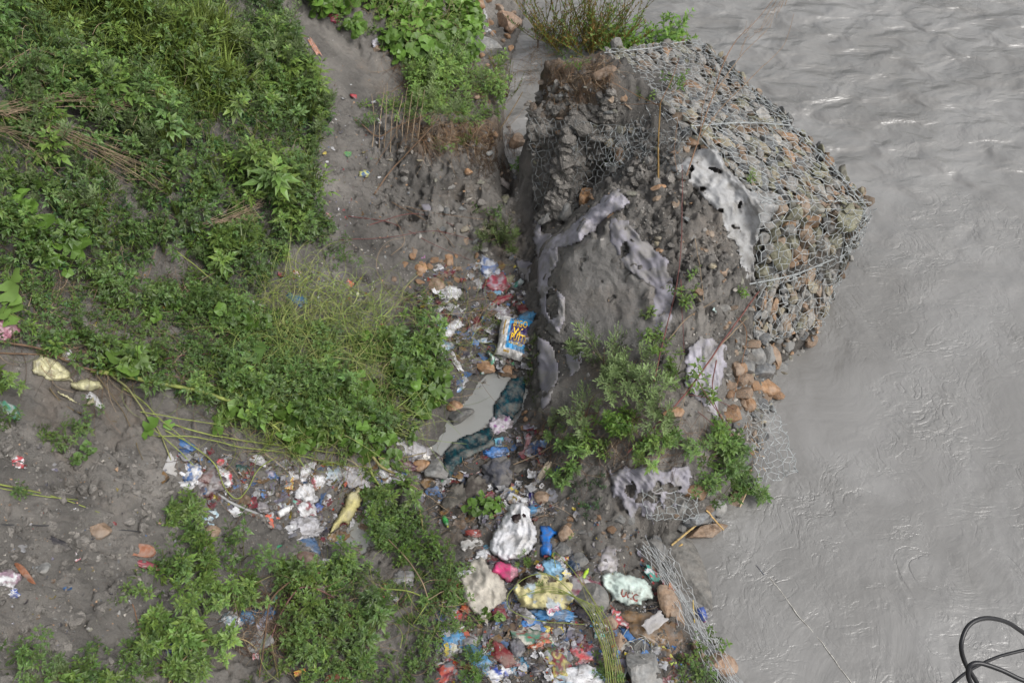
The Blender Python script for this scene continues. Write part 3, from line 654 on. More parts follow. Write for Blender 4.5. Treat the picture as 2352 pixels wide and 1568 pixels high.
# smaller fill between the spilled stones
r = np.random.default_rng(76); mb = MB(); uv = scatter_px([(1690,775),(1888,742),(1870,790),(1810,835),(1775,930),(1755,1010),(1690,1080),(1650,950)], 260, r); pp = hit(uv[:, 0], uv[:, 1])
for p_ in pp: add_stone(mb, (p_, np.array((1.2, .85, .6)) * r.uniform(.025, .06), rand_rots(1, r)[0], stone_col(r, .35, 0), int(r.integers(1e9)), 0))
tag(mb.build('stone_spill', M['stone']), 'broken stone chips filling the spill below the burst gabion', 'stone chips', kind='stuff')
r = np.random.default_rng(74); mb = MB()
for pl_, n_ in (([(1210,180),(1385,130),(1590,300),(1560,400),(1400,380),(1350,470),(1230,520)], 120), ([(1400,430),(1640,480),(1735,640),(1730,760),(1600,800),(1560,640)], 45), ([(880,340),(1190,300),(1200,600),(960,560)], 60)):
    uv = scatter_px(pl_, n_, r); pp = hit(uv[:, 0], uv[:, 1])
    for p_ in pp: add_stone(mb, (p_, np.array((1.3, .9, .55)) * r.uniform(.02, .085), rand_rots(1, r, .8)[0], stone_col(r, .4, .05) * .9, int(r.integers(1e9)), 0))
tag(mb.build('embedded_stones', M['stone']), 'stones half buried in the silt faces', 'stones', kind='stuff')
# gravel: too many to count
r = np.random.default_rng(77); mb = MB(); gv = [stone_geo((1, .8, .6), 100 + i, 1, 8) for i in range(8)]
def inst(mb, tmpl, pos, scale, rots, cols):
    """merge many copies of template (verts, faces) into mb; cols (n,3) or per-vertex factor in tmpl"""
    v, f = tmpl[0], tmpl[1]; fac = tmpl[2] if len(tmpl) > 2 else np.ones((len(v), 1)); n_ = len(pos)
    if n_ == 0: return
    V = np.einsum('nij,vj->nvi', rots, v) * np.asarray(scale).reshape(-1, 1, 1) + pos[:, None, :]
    Fc = f[None] + (np.arange(n_) * len(v))[:, None, None]; C = cols[:, None, :] * fac[None]
    mb.add(V.reshape(-1, 3), Fc.reshape(-1, f.shape[1]), C.reshape(-1, 3))
for poly, n_, smax in [([(740,240),(960,220),(1180,300),(1200,620),(1230,1100),(1500,1240),(1650,1568),(1000,1568),(1000,1050),(700,700)], 5200, .022),
                       ([(0,980),(500,1050),(900,1100),(900,1300),(250,1568),(0,1568)], 1500, .02), ([(1215,100),(1740,400),(1740,800),(1500,1200),(1240,1000)], 3000, .022),
                       ([(690,60),(770,60),(960,210),(920,240),(760,200)], 300, .015)]:
    uv = scatter_px(poly, n_, r); pp = hit(uv[:, 0], uv[:, 1]); s = r.uniform(.005, smax, n_) * r.lognormal(0, .3, n_)
    cc = np.array([STONE_COLS[i] for i in r.choice([0, 1, 2, 3, 4, 5, 8, 9], n_)]) * r.uniform(.7, 1.4, (n_, 1))
    for i in range(8): k = slice(i, None, 8); inst(mb, gv[i], pp[k], s[k], rand_rots(len(pp[k]), r), cc[k])
tag(mb.build('gravel', M['stone']), 'fine gravel and grit strewn over the wet silt', 'gravel', kind='stuff')

# ------------------------------------------------------------ draped geotextile and cloths
def drape(name, poly, col, label, cat, off=.03, fold=.03, fdir=0, ffreq=5, step=4, mat='geo', bulge=0.0, crump=0.0, rag=5, holes=None, thick=.004, seed=3, stripe=None, edge_dark=None, parent=None):
    """cloth lying over the ground inside an outline, with folds running along fdir (picture degrees)"""
    pl = np.array(poly, float); rag = min(rag, np.ptp(pl, axis=0).min() * .05); u = np.arange(pl[:, 0].min() - 6, pl[:, 0].max() + 6, step); v = np.arange(pl[:, 1].min() - 6, pl[:, 1].max() + 6, step)
    U, V = np.meshgrid(u, v, indexing='ij'); q = np.stack([U.ravel() * .05, V.ravel() * .05, np.full(U.size, seed * 3.3)], -1)
    j1 = (fbm(q, 1, seed, 3) * rag * 2).reshape(U.shape); j2 = (fbm(q, 1, seed + 5, 3) * rag * 2).reshape(U.shape)
    ins = inpoly(U + j1, V + j2, pl); dd = distpoly(U + j1, V + j2, pl)
    if holes:
        for (a, b, ra, rb) in holes: ins &= (((U + j1 * 1.3 - a) / ra) ** 2 + ((V + j2 * 1.3 - b) / rb) ** 2) > 1
    p = hit(U, V); xr = (U * math.cos(R(fdir)) + V * math.sin(R(fdir))); yr = (-U * math.sin(R(fdir)) + V * math.cos(R(fdir)))
    # smooth heights: cloth bridges small bumps
    z = p[..., 2].copy(); gxy = p[..., :2].copy()
    for _ in range(6):
        zz = z.copy(); zz[1:-1, 1:-1] = (z[1:-1, 1:-1] * 2 + z[:-2, 1:-1] + z[2:, 1:-1] + z[1:-1, :-2] + z[1:-1, 2:]) / 6; z = zz
    wp = fbm(np.stack([U.ravel() * .010, V.ravel() * .010, np.full(U.size, seed)], -1), 1, seed, 2)
    qx = xr.ravel() * .007; qy = yr.ravel() * .02 * ffreq / 6
    def cr(k, m_, pw): return (1 - np.abs(pn(np.stack([qx * k + wp * .6, qy * m_ + wp * 1.6, np.full(U.size, seed + k)], -1), 1, seed)) * 2.6).clip(0, 1) ** (pw * .8)
    fl = (.55 * cr(1, 1, 2.5) + .40 * cr(2.1, 2.6, 3) + .22 * cr(4, 6, 3) + .5 * wp).reshape(U.shape)
    up = off + fold * (fl - .2) + bulge * np.clip(dd / 34, 0, 1) ** .6 * (1 + .9 * fbm(np.stack([U.ravel() * .022, V.ravel() * .022, np.full(U.size, seed)], -1), 1, seed + 50, 2).reshape(U.shape))
    if crump:
        w1 = np.stack([U.ravel() * .03, V.ravel() * .03, np.full(U.size, seed)], -1); w1 = w1 + np.stack([fbm(w1, 1, seed + 60, 2), fbm(w1, 1, seed + 61, 2), 0 * qx], -1) * .8
        up = up + crump * sum(a_ * ((1 - 2.6 * np.abs(pn(w1, m_, seed + 70))).clip(0, 1) ** 1.6) for a_, m_ in ((.6, 1), (.45, 2.1), (.3, 4.3))).reshape(U.shape)
    ed = np.clip(dd / 8, 0, 1)
    Z = z + .006 + up * (.12 + .88 * ed)
    D = p - CAM; f_ = (Z - CAM[2]) / D[..., 2]
    W = CAM + D * f_[..., None]; W[..., 2] = Z
    idx_ = np.arange(U.size).reshape(U.shape); cell_ = ins[:-1, :-1] & ins[1:, :-1] & ins[1:, 1:] & ins[:-1, 1:]
    jump = np.abs(W[1:, 1:] - W[:-1, :-1]).max(-1) > .35; cell_ &= ~jump
    F = np.stack([idx_[:-1, :-1][cell_], idx_[:-1, 1:][cell_], idx_[1:, 1:][cell_], idx_[1:, :-1][cell_]], -1)
    if len(F) == 0: return None
    used = np.unique(F); mp_ = np.full(U.size, -1); mp_[used] = np.arange(len(used)); W_ = W.reshape(-1, 3)[used]; org = W_.mean(0)
    c = np.broadcast_to(np.asarray(col, float), (U.size, 3)).copy() * (1 + .30 * pn(np.stack([U.ravel() * .03, V.ravel() * .03, np.full(U.size, seed)], -1), 1, 9))[:, None]
    if stripe: c = stripe(U.ravel(), V.ravel(), c)
    mb = MB(); mb.add(W_ - org, mp_[F], c[used]); o = mb.build(name, M[mat], smooth=True, loc=org)
    sm = o.modifiers.new('thickness', 'SOLIDIFY'); sm.thickness = thick; sm.offset = -1
    return tag(o, label, cat)
LIL = np.array((.34, .325, .365)); LG = np.array((.37, .37, .37))
gt = 'geotextile cloth'
drape('geotextile_sheet', [(1245,560),(1330,500),(1400,440),(1470,530),(1530,600),(1552,740),(1480,800),(1380,790),(1262,785),(1238,660)], np.array((.20, .19, .178)), 'broad mud-caked cloth with dark holes covering the front of the silt hump', gt, .008, .022, 62, 2.2, rag=9, bulge=.0, step=3, mat='ground', holes=[(1312, 552, 17, 4), (1337, 608, 3, 14), (1292, 590, 4, 5), (1372, 645, 6, 3), (1396, 684, 4, 5), (1434, 574, 5, 15), (1480, 546, 5, 14), (1268, 700, 12, 34)])
drape('geotextile_sheet', [(1424,430),(1385,450),(1330,500),(1290,530),(1250,536),(1240,478),(1224,505),(1224,560),(1236,600),(1262,585),(1330,560),(1400,500),(1450,470)], LIL, 'twisted lilac-grey cloth stretched diagonally below the bright orange block', gt, .035, .07, -38, 13, bulge=.02, crump=.02)
drape('geotextile_sheet', [(1228,590),(1262,560),(1292,560),(1280,610),(1258,650),(1300,680),(1300,730),(1282,770),(1240,720),(1232,650)], LIL * .95, 'ragged lilac cloth edge with a large dark hole left of the silt hump', gt, .04, .07, 70, 9, holes=[(1268, 700, 13, 34)])
drape('geotextile_sheet', [(1395,500),(1440,500),(1470,540),(1500,560),(1535,600),(1550,660),(1545,740),(1510,770),(1490,720),(1500,660),(1440,620),(1400,560)], LIL * .72, 'muddy lilac cloth running down the middle of the silt hump', gt, .02, .05, 60, 8, holes=[(1432, 572, 7, 16), (1480, 545, 8, 12)])
drape('geotextile_sheet', [(1538,388),(1600,345),(1652,340),(1672,385),(1722,440),(1790,445),(1805,478),(1748,528),(1730,585),(1736,655),(1712,640),(1690,565),(1660,520),(1640,482),(1608,445),(1565,410)], LG, 'pale grey torn cloth hanging beside the mossy netted stones', gt, .025, .028, 55, 4, bulge=.03, step=2.5, holes=[(1586, 396, 3, 11), (1642, 392, 10, 4), (1652, 484, 13, 5), (1616, 436, 4, 3), (1702, 472, 3, 6), (1690, 520, 6, 3)])
drape('geotextile_sheet', [(1576,795),(1610,770),(1672,790),(1668,850),(1648,905),(1662,1000),(1658,1050),(1642,960),(1602,925),(1568,880)], LIL * 1.02, 'thin lilac cloth hanging in narrow folds among the red stems', gt, .03, .07, 78, 14)
drape('geotextile_sheet', [(1395,1085),(1440,1065),(1530,1078),(1592,1070),(1580,1130),(1560,1170),(1535,1150),(1528,1190),(1512,1150),(1500,1210),(1470,1170),(1450,1205),(1425,1150),(1405,1140)], LIL * .8, 'torn lilac cloth draped over the toe of the fallen wall', gt, .03, .05, 50, 11, crump=.03, rag=10, step=3, holes=[(1530, 1120, 34, 9), (1490, 1140, 22, 9), (1555, 1145, 14, 14), (1450, 1120, 10, 18)])
drape('geotextile_sheet', [(1232,770),(1262,780),(1290,850),(1262,930),(1240,950),(1234,860)], LIL * .75, 'muddy lilac cloth at the foot of the hump beside the printed putty sack', gt, .03, .05, 80, 7)
drape('geotextile_sheet', [(1290,810),(1345,800),(1330,850),(1310,870)], LIL * .8, 'small triangular lilac patch showing above the feathery plants', gt, .02, .03, 30, 6)
drape('geotextile_sheet', [(960,468),(990,466),(992,500),(975,498)], LIL * .6, 'small grey cloth flap sticking out of the silt mound', gt, .03, .03, 60, 6)
drape('geotextile_sheet', [(1180,585),(1222,600),(1215,650),(1190,640)], LIL * .6, 'dim lilac cloth scrap in the dark foot of the wall', gt, .03, .03, 60, 6)

r = np.random.default_rng(79)
# clods of silt: too many to count
r = np.random.default_rng(78); mb = MB(); cv = [stone_geo((1, .85, .65), 300 + i, 2, 12) for i in range(8)]; cv = [(v + pn(v * 2.2 + i, 1, i)[:, None] * .12, f) for i, (v, f) in enumerate(cv)]
for poly, n_, s0, s1 in [([(1205,230),(1380,130),(1420,240),(1600,400),(1480,420),(1400,400),(1340,460),(1225,520)], 1300, .02, .085), ([(1208,240),(1400,240),(1400,400),(1340,470),(1225,520)], 420, .05, .13), ([(1400,430),(1500,350),(1640,480),(1700,560),(1735,640),(1730,740),(1640,780),(1560,640),(1480,520)], 700, .012, .05), ([(860,330),(1180,290),(1200,600),(1010,560),(860,500)], 500, .012, .06),
                         ([(740,260),(900,300),(900,600),(1200,600),(1230,1000),(1240,1250),(1480,1250),(1640,1568),(1000,1568),(900,640),(700,620)], 1500, .008, .035), ([(0,960),(420,1060),(820,1200),(900,1300),(600,1300),(260,1568),(0,1568)], 2600, .008, .055), ([(1240,500),(1400,480),(1560,700),(1500,850),(1300,1000),(1240,900)], 260, .006, .022), ([(1250,1060),(1700,1060),(1650,1230),(1480,1260)], 350, .01, .05), ([(60,480),(420,590),(760,700),(600,860),(300,900),(0,860)], 900, .012, .05)]:
    uv = scatter_px(poly, n_, r); pp = hit(uv[:, 0], uv[:, 1]); q = fbm(pp, 1.6, 83, 3); k = q > -.12; pp = pp[k]; s = r.uniform(s0, s1, len(pp)) ** 1.0 * r.lognormal(-.2, .35, len(pp)); pp[:, 2] -= s * .15
    cc = np.array([.165, .153, .138]) * r.uniform(.75, 1.2, (len(pp), 1)) * (1 + .3 * q[k][:, None])
    for i in range(8): e = slice(i, None, 8); inst(mb, cv[i], pp[e], s[e], rand_rots(len(pp[e]), r, .5), cc[e])
tag(mb.build('clods', M['clod']), 'broken clods of grey silt lying on the slopes', 'silt clods', kind='stuff')

# ------------------------------------------------------------ litter
def frame_at(p, tilt=.7):
    n_ = normal(p[0], p[1], .25); return n_ * tilt + np.array([0, -.05, 1 - tilt])
W_ = hexc('#d9d9dc'); CR = hexc('#cfc79c'); BL = hexc('#2e86d6'); LB = hexc('#7fc0e6'); DB = hexc('#1f3f8a'); RD = hexc('#c2283a'); PKK = hexc('#e0709a'); OG = hexc('#e0541e'); YL = hexc('#e6cf2c')
GN = hexc('#2a9a5a'); TL = hexc('#2fae9c'); GR = hexc('#8d8d95'); DK = hexc('#26242a'); BG = hexc('#b9b3a8'); LM = hexc('#c6e03a'); MR = hexc('#8a3040'); TN = hexc('#b08a5a'); LV = hexc('#b9b4cc'); DG_ = hexc('#6c6a6c')
def colmix(v, cols, seed, style):
    cols = [(np.asarray(q) * .80 + .20 * np.asarray(q).mean()) * .95 for q in cols]
    c = np.zeros((len(v), 3)) + cols[0]
    if len(cols) == 1: return c
    if style == 'band':
        t = (v[:, 0] - v[:, 0].min()) / (np.ptp(v[:, 0]) + 1e-9); k = np.minimum((t * len(cols)).astype(int), len(cols) - 1)
    else:
        nz_ = pn(v / (np.ptp(v, axis=0).max() + 1e-9) * 4.5, 1, seed); k = np.clip(((nz_ + .45) / .9 * len(cols)).astype(int), 0, len(cols) - 1)
        if style == 'print': k = np.where(np.abs(nz_) < .12, 1, 0) if len(cols) == 2 else k
    return np.array(cols)[k]
def bag(u, v, w, h, yaw, cols, label, name='plastic_bag', cat='plastic bag', high=.45, amp=.4, mat='plastic', style='print', seed=None, sub=4, freq=2.4, group=None, dz=0.0, pinch=0.0, vec=None):
    """crumpled bag or bundle lying on the ground; w,h in picture units along/across yaw"""
    if len(np.shape(cols)) == 1: cols = [cols]
    p = hit(u, v); m = np.linalg.norm(p - CAM) / FPX; seed = int(u * 7 + v * 3) if seed is None else seed
    sx, sy = w * m / 2, h * m / 2 * 1.12; sz = high * .8 * min(sx, sy) + .01
    V, F = ICO[sub]; V = V.copy(); q = V * freq
    rdg = 1 - 2 * np.abs(pn(q, 1, seed)); rd2 = 1 - 2 * np.abs(pn(q * 2.1, 1, seed + 3)); rd3 = 1 - 2 * np.abs(pn(q * 4.6, 1, seed + 5)); out_ = pn(V * 1.1, 1, seed + 9)
    qw = q + np.stack([pn(q * 1.3, 1, seed + 31), pn(q * 1.3, 1, seed + 32), pn(q * 1.3, 1, seed + 33)], -1) * .8
    rdg, rd2, rd3 = [(1 - 2.4 * np.abs(pn(qw * k_, 1, seed + k_))).clip(0, 1) ** 1.5 for k_ in (1, 2.3, 5)]
    rad = 1 + amp * (.55 * (rdg - .3) + .5 * (rd2 - .3) + .35 * (rd3 - .3)) + .75 * out_ + .35 * pn(V * 2.3, 1, seed + 21)
    X = V * rad[:, None]
    if pinch: k = 1 - pinch * np.clip(X[:, 0], 0, 1.2) ** 1.2; X[:, 1] *= k; X[:, 2] *= k
    X = X * np.array([sx, sy, sz]); X[:, 2] = np.where(X[:, 2] < -.15 * sz, -.15 * sz + (X[:, 2] + .15 * sz) * .2, X[:, 2])
    C = colmix(X, cols, seed, style)
    Fm = frame(frame_at(p), -R(yaw)); mb = MB(); mb.add(X @ Fm.T, F, C)
    o = mb.build(name, M[mat], loc=p + np.array([0, 0, sz * .1 + dz]), smooth=True); return tag(o, label, cat, group)
def sheet(u, v, w, h, yaw, cols, label, name='plastic_wrapper', cat='wrapper', curl=.25, mat='plastic', style='print', seed=None, n_=(12, 9), taper=0.0, rag=.42, dz=.01, group=None, ret=False, thick=.002):
    if len(np.shape(cols)) == 1: cols = [cols]
    p = hit(u, v); m = np.linalg.norm(p - CAM) / FPX; seed = int(u * 5 + v * 11) if seed is None else seed
    sx, sy = w * m / 2, h * m / 2 * 1.12; a, b = np.meshgrid(np.linspace(-1, 1, n_[0]), np.linspace(-1, 1, n_[1]), indexing='ij'); a = a.ravel(); b = b.ravel()
    q = np.stack([a, b, np.zeros(len(a))], -1); X = np.stack([a * (1 + rag * pn(q * 1.7, 1, seed)), b * (1 - taper * (a + 1) / 2) * (1 + rag * 2 * pn(q * 2.1, 1, seed + 4)), np.zeros(len(a))], -1)
    s_ = min(sx, sy); zz = curl * s_ * (1.6 * np.abs(pn(q * 1.6, 1, seed + 1)) + .9 * np.abs(pn(q * 3.5, 1, seed + 2)) + .5 * (a ** 2) * np.sin(seed))
    X = X * np.array([sx, sy, 1]); X[:, 2] = zz
    idx_ = np.arange(len(a)).reshape(n_); F = np.stack([idx_[:-1, :-1], idx_[1:, :-1], idx_[1:, 1:], idx_[:-1, 1:]], -1).reshape(-1, 4)
    C = colmix(np.stack([a, b, 0 * a], -1), cols, seed, style)
    Fm = frame(frame_at(p, .85), -R(yaw)); mb = MB(); mb.add(X @ Fm.T, F, C); o = mb.build(name, M[mat], loc=p + np.array([0, 0, dz]), smooth=True)
    sm = o.modifiers.new('thickness', 'SOLIDIFY'); sm.thickness = thick
    return tag(o, label, cat, group)
def lathe(prof, sides=14):
    prof = np.array(prof, float); a = np.arange(sides) * 2 * np.pi / sides
    V = np.stack([np.repeat(prof[:, 0], sides), np.outer(prof[:, 1], np.cos(a)).ravel(), np.outer(prof[:, 1], np.sin(a)).ravel()], -1)
    i = np.arange(len(prof) - 1)[:, None] * sides; j = np.arange(sides)[None]; j2 = (j + 1) % sides
    return V, np.stack([i + j, i + sides + j, i + sides + j2, i + j2], -1).reshape(-1, 4)
def bottle(u, v, w, d, yaw, col, capc, label, lab=None, cat='bottle', name='plastic_bottle', mat='plastic'):
    p = hit(u, v); m = np.linalg.norm(p - CAM) / FPX; L_ = w * m; r_ = d * m / 2; root = empty(name, p + np.array([0, 0, r_ * .8]), label, cat)
    Fm = frame(frame_at(p), -R(yaw)); pr = [(-.5, 0), (-.5, .8), (-.47, 1), (-.1, .98), (-.06, .9), (-.02, .98), (.2, 1), (.33, .75), (.4, .36), (.46, .34)]
    V, F = lathe([(a * L_, b * r_) for a, b in pr]); mb = MB(); mb.add(V @ Fm.T, F, col); mb.build('body', M[mat], root, True)
    V, F = lathe([(.43 * L_, .40 * r_), (.5 * L_, .40 * r_), (.5 * L_, 0)]); mb = MB(); mb.add(V @ Fm.T, F, capc); mb.build('cap', M['plastic'], root)
    if lab is not None:
        V, F = lathe([(-.3 * L_, 1.03 * r_), (.08 * L_, 1.03 * r_)]); mb = MB(); mb.add(V @ Fm.T, F, lab); mb.build('paper_label', M['plastic'], root)
    return root
def stick(label, path, r0, r1, col, name='stick', cat='stick', mat='wood', nodes=0, group=None, lift=0.0):
    P_ = np.array([hit(u, v) + np.array([0, 0, z + lift]) for u, v, z in path]); org = P_[0]; mb = MB(); pts_ = catmull(P_ - org, 6)
    pts_ = pts_ + fbm(pts_ + org, 5, 3, 2)[:, None] * .01; tube(mb, pts_, r0, r1, col, 6)
    for k in range(nodes):
        i = int((k + 1) * len(pts_) / (nodes + 1)); i = min(i, len(pts_) - 2); d = pts_[i + 1] - pts_[i]; d /= np.linalg.norm(d) + 1e-9
        tube(mb, [pts_[i] - d * .006, pts_[i] + d * .006], r0 * 1.25, r0 * 1.25, np.asarray(col) * .6, 6)
    return tag(mb.build(name, M[mat], loc=org, smooth=True), label, cat, group)

# printed putty sack with its blue carrier bag
def text_mesh(txt, size, fn, shear=0, bold=.02):
    cu = bpy.data.curves.new('lettering', 'FONT'); cu.body = txt; cu.size = size; cu.shear = shear; cu.offset = bold * size; cu.resolution_u = 2
    ob = bpy.data.objects.new('lettering', cu); COL.objects.link(ob); bpy.context.view_layer.update()
    me = bpy.data.meshes.new_from_object(ob.evaluated_get(bpy.context.evaluated_depsgraph_get())); bpy.data.objects.remove(ob); bpy.data.curves.remove(cu)
    import bmesh
    bm = bmesh.new(); bm.from_mesh(me); bmesh.ops.triangulate(bm, faces=bm.faces); V = np.array([x.co[:] for x in bm.verts]); F = np.array([[q.index for q in p.verts] for p in bm.faces]); bm.free()
    return V, F
def sack_printed():
    p = hit(1180, 782); m = np.linalg.norm(p - CAM) / FPX; w, h = 70 * m / 2, 88 * m / 2 * 1.15; yaw = R(-12)
    root = empty('putty_sack', p + np.array([0, 0, .04]), 'blue and white printed putty sack with yellow lettering beside the foot of the wall', 'sack')
    Fm = frame(np.array([.05, -.25, 1]), yaw)
    def surf(a, b):
        a = np.asarray(a, float); b = np.asarray(b, float); pil = np.clip(1 - np.abs(a) ** 3.2, 0, 1) ** .5 * np.clip(1 - np.abs(b) ** 4, 0, 1) ** .5
        q = np.stack([a * 2.2, b * 2.2, 0 * a], -1).reshape(-1, 3); wr = (np.abs(pn(q, 1.3, 3)) * .035 + np.abs(pn(q, 3.2, 5)) * .02).reshape(a.shape)
        return np.stack([a * w * (1 + .06 * np.sin(3 * b)), b * h * (1 + .05 * np.sin(2 * a)), pil * .13 + wr], -1)
    n_ = 46; a, b = np.meshgrid(np.linspace(-1, 1, n_), np.linspace(-1, 1, n_), indexing='ij'); X = surf(a, b).reshape(-1, 3)
    q = np.stack([a.ravel(), b.ravel()], -1); C = np.zeros((n_ * n_, 3)) + hexc('#d8d6d2')
    blue = (q[:, 0] > -.45) & (q[:, 1] > -.72) & (q[:, 1] < .93); C[blue] = hexc('#1f9fe0')
    pur = (q[:, 0] > -.30) & (q[:, 1] > -.36) & (q[:, 1] < .60); C[pur] = hexc('#33205c')
    C[(np.abs(q[:, 0] + .72) < .045) & (np.abs(q[:, 1] - .35) < .42)] = hexc('#b08a2a'); C[(np.abs(q[:, 1] + .84) < .05) & (q[:, 0] < -.1) & (q[:, 0] > -.5)] = hexc('#b08a2a')
    idx_ = np.arange(n_ * n_).reshape(n_, n_); F = np.stack([idx_[:-1, :-1], idx_[1:, :-1], idx_[1:, 1:], idx_[:-1, 1:]], -1).reshape(-1, 4)
    bot = X.copy(); bot[:, 2] = -X[:, 2] * .5 - .01; mb = MB(); mb.add(X @ Fm.T, F, C); mb.add(bot @ Fm.T, F[:, ::-1], hexc('#bdbbb6')); mb.build('sack_body', M['plastic'], root, True)
    for txt, a0, b0, sa, sb, col in [('BIGO', -.20, .42, .37, .5, '#f0c020'), ('W', -.12, .0, .55, .5, '#f4c818'), ('PUTTY', -.2, -.30, .36, .52, '#f4c818'), ('WATERPROOF', -.26, -.5, .145, .19, '#e8b818'), ('DRICO', -.35, .74, .25, .24, '#20407a')]:
        V, F = text_mesh(txt, 1.0, None); A_ = a0 + V[:, 0] * sa; B_ = b0 + V[:, 1] * sb; k = A_.max(); A_ = np.where(k > .97, a0 + (A_ - a0) * (.97 - a0) / (k - a0), A_)
        X = surf(A_, B_); X[:, 2] += .006; mb = MB(); mb.add(X @ Fm.T, F, hexc(col)); mb.build('lettering', M['plastic'], root)
    V, F = lathe([(-w * .95, .008), (w * .95, .008)], 6); mb = MB(); mb.add((V + np.array([0, h * .97, .03])) @ Fm.T, F, hexc('#cfcdc8')); mb.build('seam', M['plastic'], root)
sack_printed()
bag(1202, 758, 44, 40, 30, hexc('#2f97cc'), 'blue knotted carrier bag lying over the lettering of the printed putty sack', dz=.17, mat='sheer', amp=.5, high=.4)

# red-lettered sack
def sack_red():
    o = drape('woven_sack', [(1378,1318),(1400,1310),(1440,1315),(1480,1328),(1503,1350),(1500,1372),(1470,1385),(1440,1392),(1405,1375),(1385,1345)], hexc('#bccac3'), 'pale green-white sack with red letters on the lower shore beside the squeezed netting', 'sack', .03, .06, 20, 6, mat='cloth', bulge=.07, crump=.04, step=3, rag=5)
    root = o; p = np.array(o.location)
    Fm = frame(frame_at(p), -R(14)); V, F = text_mesh('UCC', 1.0, None); m = np.linalg.norm(p - CAM) / FPX
    X = np.stack([V[:, 0] * 19 * m, V[:, 1] * 24 * m, 0 * V[:, 0]], -1) @ Fm.T + P(1425, 1368, p[2] + .03)
    from mathutils.bvhtree import BVHTree
    me = o.data; bv = BVHTree.FromPolygons([v.co[:] for v in me.vertices], [list(q.vertices) for q in me.polygons])
    for i in range(len(X)):
        h_ = bv.ray_cast(Vector(X[i] - p) + Vector((0, 0, 1)), Vector((0, 0, -1)))
        if h_[0]: X[i] = np.array(h_[0]) + p + np.array([0, 0, .006])
    mb = MB(); mb.add(X - p, F, hexc('#94473c')); mb.build('lettering', M['plastic'], root)
sack_red()
bag(1395, 1288, 52, 62, 50, [hexc('#b5afb4'), hexc('#8a8580')], 'muddy translucent bag just above the red-lettered sack', mat='sheer', amp=.5, high=.4)
drape('woven_sack', [(1165,1160),(1190,1150),(1215,1158),(1228,1195),(1232,1240),(1222,1270),(1195,1285),(1150,1288),(1128,1275),(1122,1240),(1135,1215),(1150,1190)], hexc('#cfcfd2'), 'big white woven sack slumped in folds in the middle of the heap', 'sack', .03, .09, -60, 6, mat='cloth', bulge=.09, crump=.05, step=3, rag=5)
bag(1192, 1205, 26, 22, 20, hexc('#2b1d22'), 'dark maroon lining showing in the mouth of the big white woven sack', 'cloth_bundle', 'cloth', .5, .5, 'cloth', dz=.14)
drape('cloth_sheet', [(1085,1285),(1110,1275),(1128,1300),(1150,1320),(1168,1355),(1160,1385),(1130,1400),(1120,1440),(1085,1410),(1060,1370),(1052,1325)], hexc('#b3ada2'), 'large muddy beige trousers-like cloth spread beside the yellow sack', 'cloth', .03, .05, 60, 6, mat='cloth', bulge=.04, crump=.04, step=3)
drape('cloth_sheet', [(1135,1288),(1150,1283),(1192,1300),(1193,1325),(1165,1342),(1150,1330),(1125,1312)], hexc('#d4477e'), 'bright pink plastic sheet with paler print between the beige cloth and the yellow sack', 'plastic sheet', .10, .06, 30, 6, mat='plastic', bulge=.02, stripe=lambda U, V, c: np.where((U > 1172)[:, None], hexc('#e79ab0'), c))
drape('woven_sack', [(1178,1345),(1195,1320),(1235,1308),(1290,1312),(1318,1340),(1322,1375),(1300,1400),(1250,1405),(1200,1398),(1180,1375)], hexc('#c2ba8a'), 'big pale yellow stained sack with blue-white patches under the vine stems', 'sack', .04, .06, 15, 6, mat='cloth', bulge=.07, crump=.05, step=3, rag=6, stripe=lambda U, V, c: np.where((fbm(np.stack([U * .03, V * .03, 0 * U], -1), 1, 8, 3) > .16)[:, None], hexc('#aab6bc'), np.where((fbm(np.stack([U * .05, V * .05, 0 * U], -1), 1, 18, 3) > .34)[:, None], hexc('#3a3022'), c)))
bag(1215, 1345, 34, 24, 10, hexc('#2c2118'), 'black burnt lump stuck on top of the yellow stained sack', 'rubbish_lump', 'rubbish', .5, .6, 'cloth', dz=.12)
bag(1272, 1318, 44, 28, 30, LB * .9, 'light blue bag resting on the upper edge of the yellow stained sack', amp=.6, dz=.12)
sheet(1300, 1333, 20, 14, 40, [W_, YL], 'white wrapper with a yellow spot on the yellow stained sack', dz=.16)
sheet(1240, 1313, 18, 12, 20, [RD, W_], 'small red and white wrapper above the burnt lump', dz=.12)
drape('plastic_sheet', [(1238,1205),(1262,1207),(1284,1222),(1268,1240),(1270,1283),(1258,1276),(1240,1282),(1240,1240)], hexc('#1f78d0'), 'bright blue plastic bag spread flat right of the big white sack', 'plastic bag', .04, .04, 80, 7, mat='plastic', bulge=.02)
bag(1222, 1175, 26, 40, 70, hexc('#2a8ac0'), 'blue plastic peeping out behind the right side of the big white sack', high=.4, dz=.02)
bag(1205, 1155, 26, 34, -60, [W_, W_, hexc('#2a2a7a')], 'crumpled lilac-white scrap above the big white sack')
sheet(1230, 1160, 24, 52, -10, [hexc('#30208a'), hexc('#30208a'), W_], 'deep purple wrapper folded beside the big white sack', curl=.5)
drape('cloth_sheet', [(765,1225),(750,1222),(782,1165),(798,1130),(830,1110),(832,1150),(815,1185),(800,1215),(790,1205)], hexc('#bcb47e'), 'long pale yellow crumpled cloth trailing into the puddle', 'cloth', .06, .08, -60, 10, mat='cloth', bulge=.06)
drape('plastic_sheet', [(835,1150),(880,1110),(905,1120),(890,1165),(850,1190),(825,1180)], hexc('#b8b2b4'), 'torn white sheet with faint red print right of the yellow cloth', 'plastic sheet', .04, .04, -40, 8, mat='plastic')
